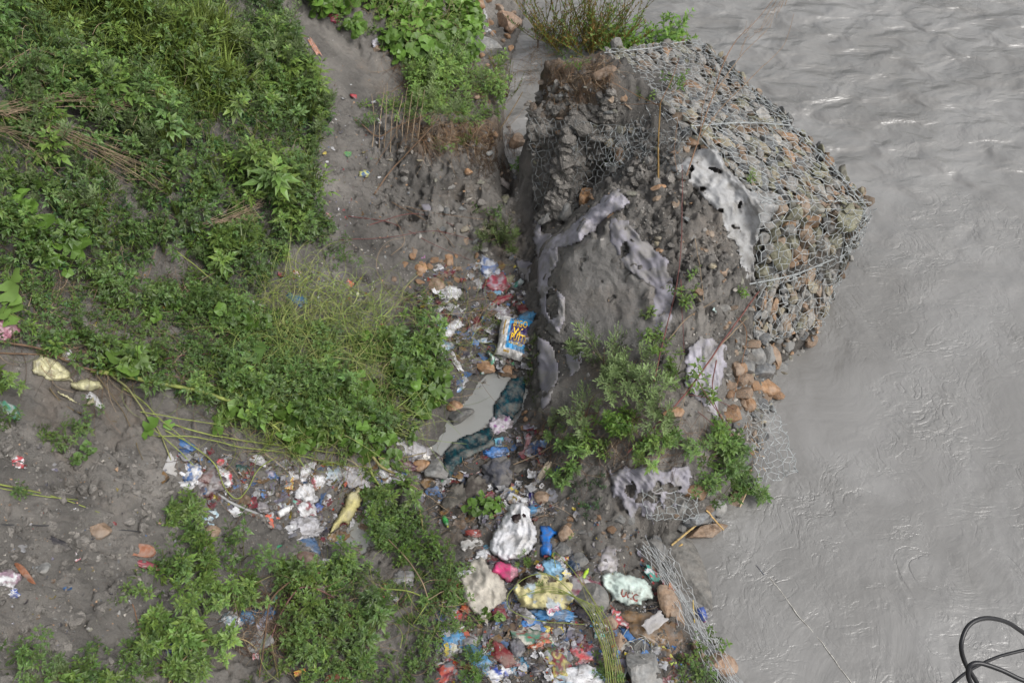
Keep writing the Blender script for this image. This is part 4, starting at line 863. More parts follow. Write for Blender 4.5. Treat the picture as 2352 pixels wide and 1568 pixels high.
drape('cloth_sheet', [(1172,868),(1205,858),(1212,890),(1200,935),(1160,992),(1128,978),(1136,925),(1152,895)], hexc('#14303a'), 'dark teal printed cloth soaking along the right side of the pool', 'cloth', .045, .04, -60, 9, mat='cloth', rag=2, stripe=lambda U, V, c: c * np.where(pn(np.stack([U * .12, V * .12, 0 * U], -1), 1, 4)[:, None] > .12, np.array([1.2, 3.6, 3.3]) * .55, 1))
drape('cloth_sheet', [(1135,972),(1090,990),(1040,1012),(1016,1042),(1012,1092),(1038,1102),(1050,1070),(1092,1046),(1142,1022)], hexc('#142c34'), 'dark teal printed cloth trailing out of the lower end of the pool', 'cloth', .045, .04, -30, 9, mat='cloth', rag=2, stripe=lambda U, V, c: c * np.where(pn(np.stack([U * .12, V * .12, 0 * U], -1), 1, 4)[:, None] > .12, np.array([1.2, 3.6, 3.3]) * .55, 1))
bag(1147, 980, 50, 40, 30, [hexc('#cfc4ce'), hexc('#cfc4ce'), hexc('#a05aa0')], 'white bag with violet print beside the lower end of the dark teal cloth', amp=.6, high=.5)
bag(1132, 1018, 40, 22, -10, hexc('#58b7d2'), 'light turquoise bag at the lower right edge of the pool')
bag(1136, 1038, 46, 20, -12, hexc('#2277c4'), 'blue crumpled bag below the light turquoise one', amp=.7)
bag(1216, 1005, 60, 16, -62, [hexc('#c07880'), hexc('#d9b8bc')], 'pink translucent bag stretched out right of the pool', mat='sheer', pinch=.4)
bag(1232, 1030, 30, 22, 10, hexc('#2a6fb4'), 'blue torn bag at the lower end of the pink translucent bag', amp=.7)
sheet(1095, 1078, 44, 14, -25, [hexc('#cfc7bf'), hexc('#c86a60')], 'cream and red strip below the lower teal cloth')
bag(1150, 1088, 66, 64, -40, hexc('#55565f'), 'grey-blue mud-soaked cloth bundle below the pool', 'cloth_bundle', 'cloth', .6, .4, 'cloth', dz=.02)
bag(1095, 1125, 40, 80, 10, hexc('#4a443f'), 'long brown-grey mud-soaked sleeve of cloth left of the grey-blue bundle', 'cloth_bundle', 'cloth', .6, .35, 'cloth')
bag(1040, 1150, 44, 84, 20, hexc('#4d4a44'), 'lowest mud-soaked cloth bundle beside the round-leaved seedling', 'cloth_bundle', 'cloth', .6, .35, 'cloth')
bag(1180, 1075, 60, 34, 10, hexc('#4c4844'), 'brown mud-coated cloth right of the grey-blue bundle', 'cloth_bundle', 'cloth', .5, .35, 'cloth')
sheet(1092, 1100, 46, 10, -50, W_ * .85, 'narrow whitish strip lying on the soaked cloths')
bag(1065, 1130, 38, 16, -40, W_ * .8, 'small white rag left of the soaked sleeve', 'cloth_bundle', 'cloth', .4, .5, 'cloth')
bag(1252, 1080, 62, 15, -52, hexc('#c9b79a'), 'long cream foam piece leaning at the foot of the wall', 'foam_piece', 'foam', .7, .15, 'cloth')
bottle(1280, 1085, 40, 13, -72, hexc('#1c2c8a'), hexc('#1c2c8a'), 'slim dark blue bottle standing in the weeds at the foot of the wall')
bottle(1024, 1200, 30, 12, 70, hexc('#188038'), hexc('#c8d850'), 'small green drink can-like bottle below the soaked cloths', lab=hexc('#30a048'))
bottle(1612, 1415, 32, 20, 55, hexc('#2c50a0'), hexc('#8a3a6a'), 'blue and purple bottle floating at the shore beyond the netting')
bottle(1345, 1318, 28, 9, -62, hexc('#a8cc2c'), hexc('#d8e86a'), 'small lime green tube between the muddy bag and the grey stone', name='plastic_tube', cat='tube')
bag(1318, 1300, 40, 26, -60, hexc('#1c3a58'), 'dark navy knotted bag right of the yellow stained sack', amp=.6)
bag(1335, 1345, 50, 66, 80, [hexc('#bdb4b8'), hexc('#8e3050'), hexc('#a9a4a6')], 'clear bag of rubbish with a pink rim left of the red-lettered sack', mat='sheer', amp=.4)
sheet(1307, 1292, 30, 12, 60, [YL, RD, W_], 'yellow and red striped wrapper above the navy knotted bag', style='noise')
sheet(1425, 1422, 48, 30, 20, [RD * 1.1, RD, W_ * .9], 'bright red and white wrapper below the red-lettered sack', curl=.5)
bag(1480, 1438, 90, 56, 14, hexc('#8a6a42'), 'brown paper-like bag lying left of the pinkish slab', high=.45, amp=.35)
bag(1545, 1475, 44, 70, -10, hexc('#7d6144'), 'second brown bag sagging right of the first brown paper-like bag', high=.45, amp=.35)
sheet(1500, 1440, 60, 24, -40, hexc('#a9a5a4'), 'grey-white strip of cloth lying across the two brown bags', dz=.13, curl=.4, mat='cloth')
bag(1455, 1468, 66, 22, 35, hexc('#246fb4'), 'blue stretched bag below the brown paper-like bag', amp=.7)
sheet(1420, 1485, 50, 20, -25, hexc('#9c9892'), 'grey flat rag left of the blue stretched bag', mat='cloth')
sheet(1380, 1462, 28, 20, 10, [TL, W_], 'teal torn wrapper left of the grey flat rag')
bag(1500, 1322, 46, 22, 20, [W_, TL, RD], 'white wrapper with teal and red print above the red-lettered sack end', style='noise')
sheet(1525, 1345, 22, 12, 40, RD, 'small red scrap at the right end of the red-lettered sack')
sheet(1540, 1362, 26, 26, 10, [hexc('#e0a030'), hexc('#d04020')], 'orange and yellow biscuit wrapper on top of the pinkish slab', dz=.1)
bag(1500, 1408, 22, 38, 0, DK * 1.2, 'black rag between the red-lettered sack and the brown bags', mat='cloth', name='cloth_bundle', cat='cloth')
sheet(1482, 1398, 34, 20, 25, [W_, DK], 'black and white printed wrapper left of the black rag')
stick('thin white cord hanging across the mud below the red-lettered sack', [(1510, 1310, .02), (1535, 1350, .04), (1548, 1400, .03), (1558, 1440, .03)], .004, .004, W_ * .8, 'cord', 'cord', 'plastic')
sheet(1535, 1503, 58, 10, 52, [YL, LM], 'bright yellow strip near the bottom of the shore', curl=.3)
sheet(1548, 1527, 16, 10, -20, LM, 'short yellow-green scrap at the lower end of the bright yellow strip')
bag(1330, 1560, 110, 44, -4, [W_, W_, hexc('#9fc6da')], 'white plastic bundle cut by the bottom edge of the photo', high=.5, amp=.5, sub=4)
bag(1290, 1530, 34, 26, 0, [hexc('#9fc6da'), W_], 'pale blue bag on the upper left of the bottom white bundle')
bag(1335, 1505, 60, 66, 70, [hexc('#b04a5c'), hexc('#c8343a'), hexc('#c48a96'), hexc('#6a8ac0')], 'clear pink bag packed with coloured wrappers above the bottom white bundle', style='noise', amp=.5, mat='plastic')
bag(1275, 1520, 50, 50, 0, [hexc('#8a2838'), hexc('#c6b84a'), hexc('#84262e'), hexc('#5a8a5a')], 'dark red and yellow wrapper clump left of the clear pink bag', style='noise', amp=.6)
bag(1215, 1435, 46, 30, 0, BL * .9, 'vivid blue crumpled bag under the green vine stems', amp=.7)
bag(1268, 1410, 80, 22, 4, hexc('#2a80bc'), 'blue bag lying along the lower edge of the yellow stained sack', amp=.7)
sheet(1262, 1395, 40, 36, 30, W_ * .95, 'white film flap on the lower right of the yellow stained sack', dz=.1, curl=.5)
sheet(1270, 1405, 24, 18, 0, [hexc('#d84a88'), W_], 'small magenta and white packet on the blue bag under the yellow sack', dz=.1)
bag(1225, 1470, 80, 36, 10, [hexc('#bdb8a8'), hexc('#b03a30'), hexc('#4a8a70'), hexc('#c9c4b4'), DK], 'flattened sack printed in red and green below the vivid blue bag', style='noise', high=.35)
bag(1260, 1450, 34, 24, 10, [hexc('#d6c030'), hexc('#e0d24a')], 'yellow wrapper right of the vivid blue bag')
bag(1283, 1448, 24, 20, 10, YL * .9, 'small bright yellow wrapper under the long vine stems')
sheet(1375, 1430, 36, 30, 10, [hexc('#3a9ac4'), W_, hexc('#4a9a5a')], 'blue, white and green carton piece right of the vine stems', style='band', curl=.15)
bag(1145, 1408, 30, 30, 0, MR, 'dark red net bag left of the leafy shoot by the beige cloth', amp=.6)
sheet(1062, 1412, 40, 18, 0, [OG, RD], 'orange-red wrapper in the weeds left of the beige cloth')
bag(1040, 1470, 44, 46, 40, hexc('#3a90c4'), 'large light blue bag at the left of the bottom heap', amp=.5)
bag(1080, 1478, 36, 34, 0, hexc('#a6a3a8'), 'grey-white bag right of the large light blue bag')
bag(1040, 1490, 30, 24, 0, [hexc('#d0cfa8'), W_], 'white and yellowish bag below the large light blue bag')
sheet(1055, 1448, 24, 16, 0, [RD, W_], 'small red wrapper on the large light blue bag', dz=.06)
bag(1100, 1520, 70, 44, 40, hexc('#3a8cbc'), 'long blue bag behind the round weed at the bottom edge', amp=.5)
bag(1148, 1545, 34, 46, 80, [hexc('#1d48b0'), W_], 'royal blue bag with a white patch at the bottom edge', style='noise')
bag(1175, 1538, 40, 56, 60, hexc('#3f7fa0'), 'teal-blue torn bag right of the royal blue one', high=.3, amp=.6)
bag(1150, 1500, 60, 30, 40, hexc('#7a2228'), 'dark red rag in the middle of the bottom heap', mat='cloth', name='cloth_bundle', cat='cloth')
bag(1030, 1545, 40, 50, 60, [hexc('#8a2230'), hexc('#c04428'), hexc('#8890a0')], 'dark red bag with orange corner at the bottom left of the heap', style='noise')
bag(1035, 1520, 30, 24, 60, [hexc('#b84a5a'), hexc('#b0a8b8')], 'pinkish red scrap above the dark red bag with orange corner')
bag(1190, 1490, 30, 36, 0, hexc('#77767e'), 'clear grey bag right of the dark red rag', mat='sheer')
bag(1240, 1480, 20, 40, 70, [hexc('#c9c0b0'), hexc('#c05a2c'), hexc('#7a9a5a')], 'narrow multicoloured wrapper below the yellow one', style='noise')
bag(1250, 1535, 26, 50, 80, hexc('#5a565c'), 'dark grey translucent bag left of the red and yellow clump', mat='sheer')
bag(1285, 1500, 24, 30, 0, [hexc('#7a3a4a'), GR], 'dim purple-red bag above the red and yellow clump')
sheet(1085, 1250, 50, 26, -20, hexc('#c2bfba'), 'dirty white tissue-like sheet left of the big white sack', curl=.6)
bag(1120, 1262, 26, 22, 0, hexc('#3a94b8'), 'small blue bag at the lower left of the big white sack')
bag(1112, 1275, 28, 20, 0, W_, 'small white bag at the lower left foot of the big white sack')
sheet(1190, 1278, 24, 18, 0, [hexc('#c0b8a8'), hexc('#1c6a58')], 'dark green and cream wrapper above the pink sheet')
sheet(1180, 1130, 28, 12, 40, YL, 'yellow strip above the big white sack', curl=.5)
sheet(1182, 1118, 22, 18, 20, hexc('#e08a7a'), 'salmon pink square scrap above the yellow strip')
sheet(1140, 1152, 30, 14, -15, OG, 'orange scrap left of the big white sack')
bag(1085, 1225, 30, 20, 0, hexc('#a84038'), 'faded red bag in the weeds left of the big white sack')
bag(1075, 1395, 24, 20, 0, hexc('#c85a20'), 'orange net scrap in the weeds left of the beige cloth')
bag(1035, 1358, 40, 34, 60, [hexc('#d2621c'), hexc('#c04a14'), hexc('#5a3a1c')], 'bright orange crumpled wrapper in the weeds left of the large beige cloth', style='noise', amp=.6)
sheet(880, 1358, 16, 40, 10, [OG, OG, W_], 'orange and white wrapper standing among the weeds', curl=.5)
sheet(862, 1375, 30, 12, -10, OG, 'flat orange scrap left of the orange and white wrapper')
sheet(905, 1375, 20, 14, 10, W_, 'small white scrap right of the orange and white wrapper')
bag(925, 1335, 44, 40, 0, hexc('#a8a6a6'), 'greyish crumpled plastic above the orange and white wrapper', mat='sheer')
# upper gully
bag(1122, 615, 52, 32, 40, [hexc('#b8bcc8'), hexc('#b8bcc8'), hexc('#5a78b0')], 'white bag with blue print at the top of the gully', amp=.5)
bag(1143, 655, 48, 44, 40, [hexc('#b0304a'), hexc('#b0304a'), hexc('#b89aa8')], 'crimson and clear bag below the white blue-printed bag', amp=.45)
bag(1165, 648, 30, 26, 0, hexc('#a6a07a'), 'olive-cream crumpled bag right of the crimson bag')
bag(1150, 690, 60, 16, -25, hexc('#a81e3c'), 'crimson strip of plastic below the crimson and clear bag')
sheet(1138, 678, 26, 10, -5, LB * .8, 'light blue strip between the crimson bags', dz=.05)
bag(1190, 650, 20, 40, 60, [hexc('#2a8a7a'), hexc('#b9c6c4')], 'teal and white scrap beside the foot of the wall', style='noise')
sheet(1150, 720, 46, 34, 30, [hexc('#c9c7cc'), W_, hexc('#9a8a9a')], 'white torn sheet between the crimson strip and the printed putty sack', curl=.5)
bag(1038, 672, 38, 34, -50, W_ * .97, 'white cloth-like bag in the weeds left of the crimson bag')
sheet(1010, 672, 34, 22, 30, W_, 'white rectangular scrap left of the white cloth-like bag')
sheet(1050, 708, 30, 26, 40, W_ * .95, 'white torn scrap below the white cloth-like bag')
drape('plastic_sheet', [(1003,768),(1030,735),(1058,722),(1065,745),(1040,775),(1015,780)], W_ * .95, 'large white plastic sheet half under the weeds left of the printed putty sack', 'plastic sheet', .05, .05, -30, 7, mat='plastic')
sheet(1022, 762, 34, 10, 30, BL * .8, 'blue printed corner of plastic on the large white sheet', dz=.07)
bag(1012, 790, 50, 26, 10, [hexc('#9cb8b0'), hexc('#7db0c4'), hexc('#c0c0c0')], 'greenish translucent bag below the large white plastic sheet', mat='sheer')
bag(1000, 785, 30, 14, 0, BL * .85, 'small blue bag on the greenish translucent bag', dz=.05)
sheet(985, 768, 40, 18, 60, [hexc('#a9a6ac'), RD], 'pale and red scrap at the left edge of the gully trash')
bag(1030, 812, 50, 22, 30, hexc('#9a9894'), 'grey-white bag below the greenish translucent bag')
sheet(1100, 785, 60, 12, -15, [W_ * .9, hexc('#7aa0bc')], 'thin white and blue strip pointing at the printed putty sack')
bag(1163, 775, 40, 26, 60, hexc('#2a4a90'), 'dark blue bag pinned under the left edge of the printed putty sack')
bottle(1170, 797, 34, 14, 60, hexc('#8a92b8'), hexc('#9098c0'), 'clear bluish bottle under the left edge of the printed putty sack')
drape('plastic_sheet', [(1112,808),(1122,802),(1138,815),(1140,835),(1120,855),(1105,865),(1098,855),(1120,838),(1124,825)], hexc('#5ab890'), 'green and white striped sheet curving above the pool', 'plastic sheet', .05, .05, 70, 7, mat='plastic', stripe=lambda U, V, c: np.where((np.sin((U * .5 + V * .3)) > .2)[:, None], W_, c))
bag(1060, 882, 40, 14, -62, [hexc('#7aa8d8'), W_], 'light blue and white bag at the left side of the pool head')
sheet(1046, 830, 60, 12, 60, W_ * .95, 'long white strip left of the pool head', curl=.5)
sheet(1020, 845, 40, 16, 40, W_ * .8, 'white rag in the vines left of the pool head')
drape('plastic_sheet', [(1175,685),(1210,700),(1225,730),(1200,740),(1185,715)], hexc('#54262a'), 'dark maroon rag against the foot of the wall', 'cloth', .04, .05, 60, 7, mat='cloth')
# middle slope belt
bag(935, 1030, 100, 34, 8, hexc('#a6a4a8'), 'long greyish white plastic lying left of the pool', high=.35, amp=.5, freq=3)
bag(975, 1048, 20, 44, 30, hexc('#dcd8d0'), 'white foam piece at the lower left of the pool', 'foam_piece', 'foam', .5, .15, 'cloth')
bag(920, 1068, 60, 22, 0, hexc('#5a2638'), 'dark red bag left of the white foam piece')
sheet(900, 1090, 60, 24, 20, hexc('#b4b2b8'), 'lilac-white sheet below the dark red bag')
bag(700, 1130, 0.1 + 40, 36, 20, W_ * .9, 'white printed wrapper ball above the silt slope', style='print')
sheet(402, 1068, 40, 44, 8, hexc('#a9a7a6'), 'square grey card at the left end of the rubbish belt', 'card_sheet', 'card', curl=.06, rag=.03, mat='cloth')
bag(440, 1088, 46, 34, 60, [hexc('#3a70b4'), W_, hexc('#3a70b4')], 'blue and white bag right of the square grey card')
bag(478, 1108, 50, 54, 60, [hexc('#5a4a50'), hexc('#8a8488'), hexc('#6a3a38')], 'smoky clear bag full of dark rubbish at the top end of the pipe', mat='sheer', style='noise', amp=.35, high=.6)
bag(428, 1115, 18, 40, 80, W_ * .8, 'whitish twisted scrap left of the smoky clear bag')
bag(513, 1098, 34, 40, -60, [W_, W_, RD], 'white packet with red edge right of the smoky clear bag')
stick('long straight grey pipe lying down the silt slope', [(495, 1135, .03), (545, 1162, .02), (608, 1190, .02)], .018, .018, (.23, .23, .23), 'pipe', 'pipe', 'rubber')
sheet(484, 1190, 34, 32, -20, [hexc('#a9c2cc'), hexc('#b8ccd2'), hexc('#6a9ab4')], 'pale blue printed square wrapper alone on the silt slope')
sheet(543, 1180, 22, 18, 40, W_, 'small white paper scrap on the straight grey pipe', dz=.05)
bottle(657, 1175, 42, 15, -42, hexc('#d6d6d6'), hexc('#c8c8c8'), 'white box-like packet in the middle of the rubbish belt', lab=hexc('#eeeeee'), name='white_packet', cat='packet')
sheet(622, 1197, 34, 14, 60, OG, 'orange-red plastic handle piece at the lower end of the pipe', curl=.2, taper=.6); sheet(638, 1192, 26, 8, -12, OG, 'thin orange-red crosspiece beside the handle piece', curl=.2)
bag(698, 1167, 50, 42, 30, [W_ * .92, W_ * .92, hexc('#9a4a58'), hexc('#6ab09c')], 'white bag with red and green print right of the box-like packet', style='print')
sheet(650, 1152, 30, 26, 10, [hexc('#a9b8bc'), W_], 'bluish paper scrap above the box-like packet')
bag(602, 1165, 26, 20, 0, hexc('#8a8488'), 'small grey ball of plastic above the pipe')
bag(700, 1215, 66, 40, -30, hexc('#b9b7bd'), 'white crumpled sheet at the lower end of the rubbish belt', amp=.6)
bag(705, 1250, 32, 44, -60, hexc('#3f6a98'), 'blue translucent bag near the puddle', mat='sheer')
sheet(722, 1262, 26, 38, 20, [hexc('#1a8a7c'), hexc('#1a8a7c'), W_], 'teal and white carton piece right of the blue translucent bag', curl=.2, taper=.4)
sheet(635, 1258, 34, 12, -35, hexc('#1f8a5c'), 'green triangular scrap on the silt', taper=.9)
bag(745, 1290, 30, 16, 0, W_, 'small bright white scrap at the edge of the lower weeds')
bag(730, 1165, 22, 18, 0, hexc('#3a5aa0'), 'small dark blue and white scrap left of the yellow cloth')
bag(620, 1098, 32, 38, 70, [hexc('#2f5f9c'), hexc('#a8a0b8')], 'blue and lilac bag under the looping vine', style='noise')
sheet(665, 1110, 18, 26, 0, [hexc('#c8602c'), YL], 'orange and yellow packet right of the blue and lilac bag')
bag(725, 1105, 40, 30, -20, [hexc('#c06070'), W_], 'pink and white striped wrapper in the rubbish belt', style='band')
bag(760, 1090, 50, 34, -30, [hexc('#9cb0bc'), hexc('#b9c0c8')], 'pale blue-grey bag right of the pink striped wrapper')
bag(810, 1095, 46, 40, 0, hexc('#b0aeb2'), 'greyish white bag above the long yellow cloth')
bag(790, 1120, 66, 22, -10, hexc('#22242c'), 'black rag at the top of the long yellow cloth', mat='cloth', name='cloth_bundle', cat='cloth')
bag(893, 1098, 44, 22, 10, W_, 'white triangle of plastic at the root of the forked branch')
bag(700, 1085, 24, 30, 0, W_ * .85, 'white wrapper left of the pink striped one')
sheet(680, 1105, 20, 40, -20, W_ * .85, 'white torn film with holes in the rubbish belt')
bag(560, 1080, 40, 20, 0, hexc('#1e4a44'), 'dark green bag in the rubbish belt under the vines')
bag(420, 1040, 30, 16, 0, hexc('#234a80'), 'dark blue scrap above the square grey card')
bag(505, 1062, 24, 14, 0, RD, 'red crumpled scrap above the white packet with red edge')
bag(590, 1055, 40, 18, 20, W_ * .8, 'white scrap under the arching vine stems')
bag(425, 1022, 40, 18, 10, BL * .7, 'blue bag partly under the yellow-green vine fork')
# left and far
drape('plastic_sheet', [(72,830),(95,812),(125,822),(160,850),(172,880),(120,875),(75,860)], hexc('#c6c19a'), 'upper flap of a cream sack with faint blue print under the thick vine', 'sack', .03, .05, 20, 10, mat='plastic', step=3, crump=.02)
drape('plastic_sheet', [(160,878),(200,868),(232,875),(240,895),(190,900),(160,892)], hexc('#bdb992'), 'middle flap of the cream sack crossed by the vine', 'sack', .03, .05, 5, 10, mat='plastic', step=3, crump=.02)
drape('plastic_sheet', [(108,886),(125,892),(165,910),(190,930),(215,905),(222,925),(205,935),(170,925)], hexc('#c6c19a'), 'lower strip of the cream sack reaching down the bare silt', 'sack', .03, .05, 30, 10, mat='plastic', step=3, crump=.02)
bag(215, 920, 40, 16, 30, W_ * .8, 'white torn scrap below the cream sack')
bag(10, 745, 46, 50, 0, [hexc('#b06a80'), hexc('#c898a4')], 'pink bundle cut by the left edge of the photo', style='noise')
bag(18, 940, 50, 22, 20, [hexc('#3a9a78'), hexc('#9ca8a4')], 'green and clear bag at the left edge below the cream sack', mat='sheer')
bag(145, 812, 44, 20, 20, [hexc('#c8c030'), W_], 'yellow and white packet behind the cream sack', style='band')
bag(680, 690, 40, 24, 0, hexc('#2a72ac'), 'blue bag half covered by the yellow-green stems', amp=.5)
sheet(590, 700, 34, 10, 5, W_ * .9, 'white strip at the edge of the dark hollow in the weeds')
sheet(630, 612, 24, 16, 0, W_ * .8, 'white scrap on the bank edge left of the weed tuft')
sheet(683, 628, 18, 9, 0, [RD, W_], 'small red foil scrap on the bank edge')
sheet(800, 650, 26, 12, 20, [OG, OG, W_], 'orange wrapper lying on the stems above the yellow-green mat')
sheet(818, 676, 26, 14, 20, [hexc('#c6cc7a'), W_], 'pale yellow printed scrap right of the orange wrapper')
bag(765, 43, 22, 18, 30, hexc('#d8406a'), 'bright pink bag on the far bank', amp=.5)
bag(655, 75, 18, 16, 0, W_ * .9, 'small white bag at the top of the smooth silt strip')
sheet(722, 110, 12, 40, -35, [hexc('#b0703a'), hexc('#c89080')], 'brown and pink scrap on the upper silt strip')
sheet(714, 96, 26, 9, 60, [W_, MR], 'pink and white wrapper on the upper silt strip')
bag(863, 98, 14, 22, 20, hexc('#b8b4c0'), 'lilac-white rag at the edge of the far broad-leaved vines')
bag(858, 237, 10, 10, 0, W_, 'small white ball-like scrap on the silt below the strip')
bag(812, 222, 14, 9, 20, RD, 'small red scrap on the silt below the strip')
sheet(800, 355, 18, 18, -60, [GN * .8, hexc('#7a9a40')], 'green triangular wrapper on the middle silt', taper=.8)
bag(836, 400, 22, 14, -30, [hexc('#2a6aa0'), hexc('#c4c46a')], 'blue and yellow scrap on the middle silt', style='noise')
sheet(752, 492, 18, 9, 0, [RD, W_], 'red and white scrap at the edge of the slope weeds')
sheet(972, 588, 9, 20, 0, [hexc('#d860a0'), hexc('#8a6ad0')], 'small pink and violet tube on the slope above the rubble')
bag(1110, 60, 60, 12, 30, W_ * .8, 'long white film lying on the far rocky shore', amp=.5)
bag(1110, 25, 40, 8, 60, W_ * .8, 'white strip at the top of the far rocky shore', amp=.5)
bag(1025, 115, 40, 40, 0, DK * .8, 'black bag under the far broad-leaved vines', amp=.5)
bag(1150, 415, 12, 40, -75, hexc('#b8aca4'), 'pale rag hanging in the dark gap beside the wall', high=.5)
sheet(1385, 665, 16, 9, 10, [W_, W_, RD], 'tiny white and red wrapper on the silt hump')
sheet(1642, 713, 12, 7, 30, hexc('#a8c4c0'), 'tiny pale scrap near the top of the red stems')
bag(20, 1330, 34, 36, 60, [hexc('#a8889a'), W_], 'pinkish white bag at the left edge on the silt slope', style='noise')
loose(60, 1318, 56, 14, np.array((.26, .11, .06)), 'long broken red brick on the left silt slope', yaw=28, name='brick_fragment', cat='brick', mat='brick')
loose(100, 1308, 30, 24, GY_, 'grey stone touching the long broken red brick', yaw=30)
sheet(170, 1275, 30, 12, 30, [RD, W_], 'faded red scrap right of the long broken brick')
bag(28, 1362, 22, 16, 0, [hexc('#3a5ab0'), W_], 'blue and white scrap below the long broken brick')
loose(322, 1268, 60, 26, np.array((.28, .12, .07)), 'red-topped flat brick at the head of the leafy clump', yaw=-5, name='brick_fragment', cat='brick', mat='brick')
bag(330, 1295, 60, 12, 5, hexc('#9c2a3c'), 'crimson strip hidden in the leafy clump', high=.4)
bag(568, 1420, 40, 34, 0, hexc('#2f78a8'), 'blue bag in the hollow between the two leafy clumps', amp=.5)
bag(530, 1428, 40, 40, 40, [W_ * .85, hexc('#8aa4b0')], 'white and pale blue bag left of the blue bag in the hollow')
bag(605, 1425, 60, 24, -62, [hexc('#b9b8cc'), hexc('#b9b8cc'), hexc('#2f80c0')], 'lilac-white bag with a blue band beside the brown stems', style='band', amp=.35)
bag(620, 1385, 40, 12, -60, hexc('#2e8a78'), 'teal scrap above the lilac-white bag')
bag(420, 1470, 60, 60, 0, hexc('#1c4a90'), 'large dark blue bag under the star-leaved plants', amp=.5)
bag(455, 1535, 26, 18, 30, [hexc('#2f5fb4'), W_], 'small blue and white bag below the star-leaved plants')
sheet(265, 1555, 40, 16, 10, W_ * .8, 'white scrap at the bottom edge of the leafy clump')
sheet(588, 1500, 14, 24, 0, [RD, W_], 'small red drink pouch in the stems near the bottom')
sheet(690, 1545, 26, 12, -20, [OG, YL], 'orange and yellow packet near the bottom weeds')
sheet(832, 1550, 14, 24, 10, [hexc('#d04a5a'), W_], 'pink and white wrapper at the bottom edge of the weeds')
loose(1010-230, 1562, 60, 24, np.array((.27, .10, .06)), 'red brick corner at the bottom edge of the photo', name='brick_fragment', cat='brick', mat='brick')
bag(40, 1060, 24, 26, 0, [W_, RD], 'white and red wrapper on the left silt slope', style='noise')
sheet(30, 1242, 60, 20, 15, hexc('#8a8a8c'), 'muddy grey film on the left silt slope', mat='sheer')
bag(130, 1248, 44, 16, 8, hexc('#3c3a3e'), 'dark muddy rag on the left silt slope', mat='cloth')
# random small scraps in groups
def scraps(poly, n_, zone, seed, palette, smax=.07):
    r = np.random.default_rng(seed)
    for cname, c, wgt in palette:
        src = []
        for q in range(3):
            a, b = np.meshgrid(np.linspace(-1, 1, 6), np.linspace(-1, 1, 5), indexing='ij'); a = a.ravel(); b = b.ravel(); e = r.uniform(0, 50)
            qq = np.stack([a + e, b, 0 * a], -1); X = np.stack([a * (1 + .5 * pn(qq * 1.5)), b * .7 * (1 + .7 * pn(qq * 2.3, 1, 3)), .9 * np.abs(pn(qq * 1.3, 1, 2)) + .5 * np.abs(pn(qq * 3, 1, 5))], -1)
            ix = np.arange(30).reshape(6, 5); F = np.stack([ix[:-1, :-1], ix[1:, :-1], ix[1:, 1:], ix[:-1, 1:]], -1).reshape(-1, 4)
            mb = MB(); mb.add(X, F, c); src.append(mb.mesh('plastic_scrap', M['plastic'], True))
        uv = scatter_px(poly, max(1, int(n_ * wgt)), r); pp = hit(uv[:, 0], uv[:, 1])
        for p in pp:
            s = min(smax, r.uniform(.012, smax * .6) * r.lognormal(0, .35)); o = bpy.data.objects.new('plastic_scrap', src[r.integers(3)]); COL.objects.link(o)
            o.location = p + np.array([0, 0, .01]); o.scale = (s, s, s); nn_ = normal(p[0], p[1]); o.rotation_euler = (Matrix(frame(nn_ + r.normal(size=3) * .25, r.uniform(0, 6.28)).tolist())).to_euler()
            tag(o, f'thumb-sized torn {cname} scrap {zone}', 'plastic scrap', f'{cname} scraps {zone}'); LATER.append((o, ('tiny' if s < .025 else 'small' if s < .04 else 'palm-sized') + ' ' + cname + ' scrap'))
PAL = [('white', W_ * .85, .42), ('blue', BL * .6 + .05, .14), ('red', RD * .7 + .03, .10), ('orange', OG * .6 + .03, .05), ('yellow', YL * .6 + .03, .05), ('grey', GR, .18), ('green', GN * .6 + .04, .06)]
scraps([(960,600),(1200,610),(1225,860),(1100,850),(1040,900),(960,760)], 56, 'in the upper gully', 61, PAL)
scraps([(400,1020),(640,1060),(900,1070),(900,1180),(760,1260),(600,1200),(420,1130)], 66, 'in the rubbish belt under the vines', 62, PAL)
scraps([(1000,1400),(1100,1250),(1300,1270),(1420,1440),(1560,1470),(1600,1568),(1000,1568)], 100, 'in the lower heap', 63, PAL, .08)
scraps([(1010,1060),(1250,960),(1280,1180),(1100,1230),(1000,1200)], 26, 'below the pool', 64, PAL, .055)
scraps([(740,220),(880,230),(880,500),(760,560),(730,400)], 20, 'on the silt of the middle slope', 65, PAL, .04)
scraps([(650,60),(740,60),(900,200),(800,210)], 8, 'on the far silt strip', 66, PAL[:3], .04)
scraps([(600,600),(860,640),(880,760),(700,700)], 16, 'along the bank edge above the yellow-green mat', 67, PAL, .045)
# bamboo, sticks, cable, strings
stick('longer bamboo stick sticking out over the water at the toe', [(1540, 1262, .12), (1610, 1212, .22)], .014, .012, (.42, .30, .13), 'bamboo_stick', 'bamboo stick', nodes=3)
stick('shorter bamboo stick just under the longer one', [(1538, 1275, .08), (1565, 1258, .10)], .013, .012, (.40, .27, .10), 'bamboo_stick', 'bamboo stick', nodes=1)
stick('split yellow bamboo piece on the slate at the toe', [(1615, 1195, .25), (1658, 1228, .12)], .012, .01, (.45, .30, .13), 'bamboo_stick', 'bamboo stick')
stick('thin yellow bamboo standing at the waterline by the blue bottle', [(1594, 1432, .02), (1590, 1385, .1)], .008, .008, (.45, .33, .10), 'bamboo_stick', 'bamboo stick')
stick('pale split cane at the water corner below the leafy clump', [(1698, 1168, .05), (1715, 1135, .2)], .01, .01, (.48, .36, .22), 'bamboo_stick', 'bamboo stick')
stick('black cord lying across the left silt slope', [(-20, 1205, .01), (110, 1210, .02), (220, 1215, .01), (330, 1222, .01)], .006, .004, (.03, .03, .035), 'cord', 'cord', 'rubber')
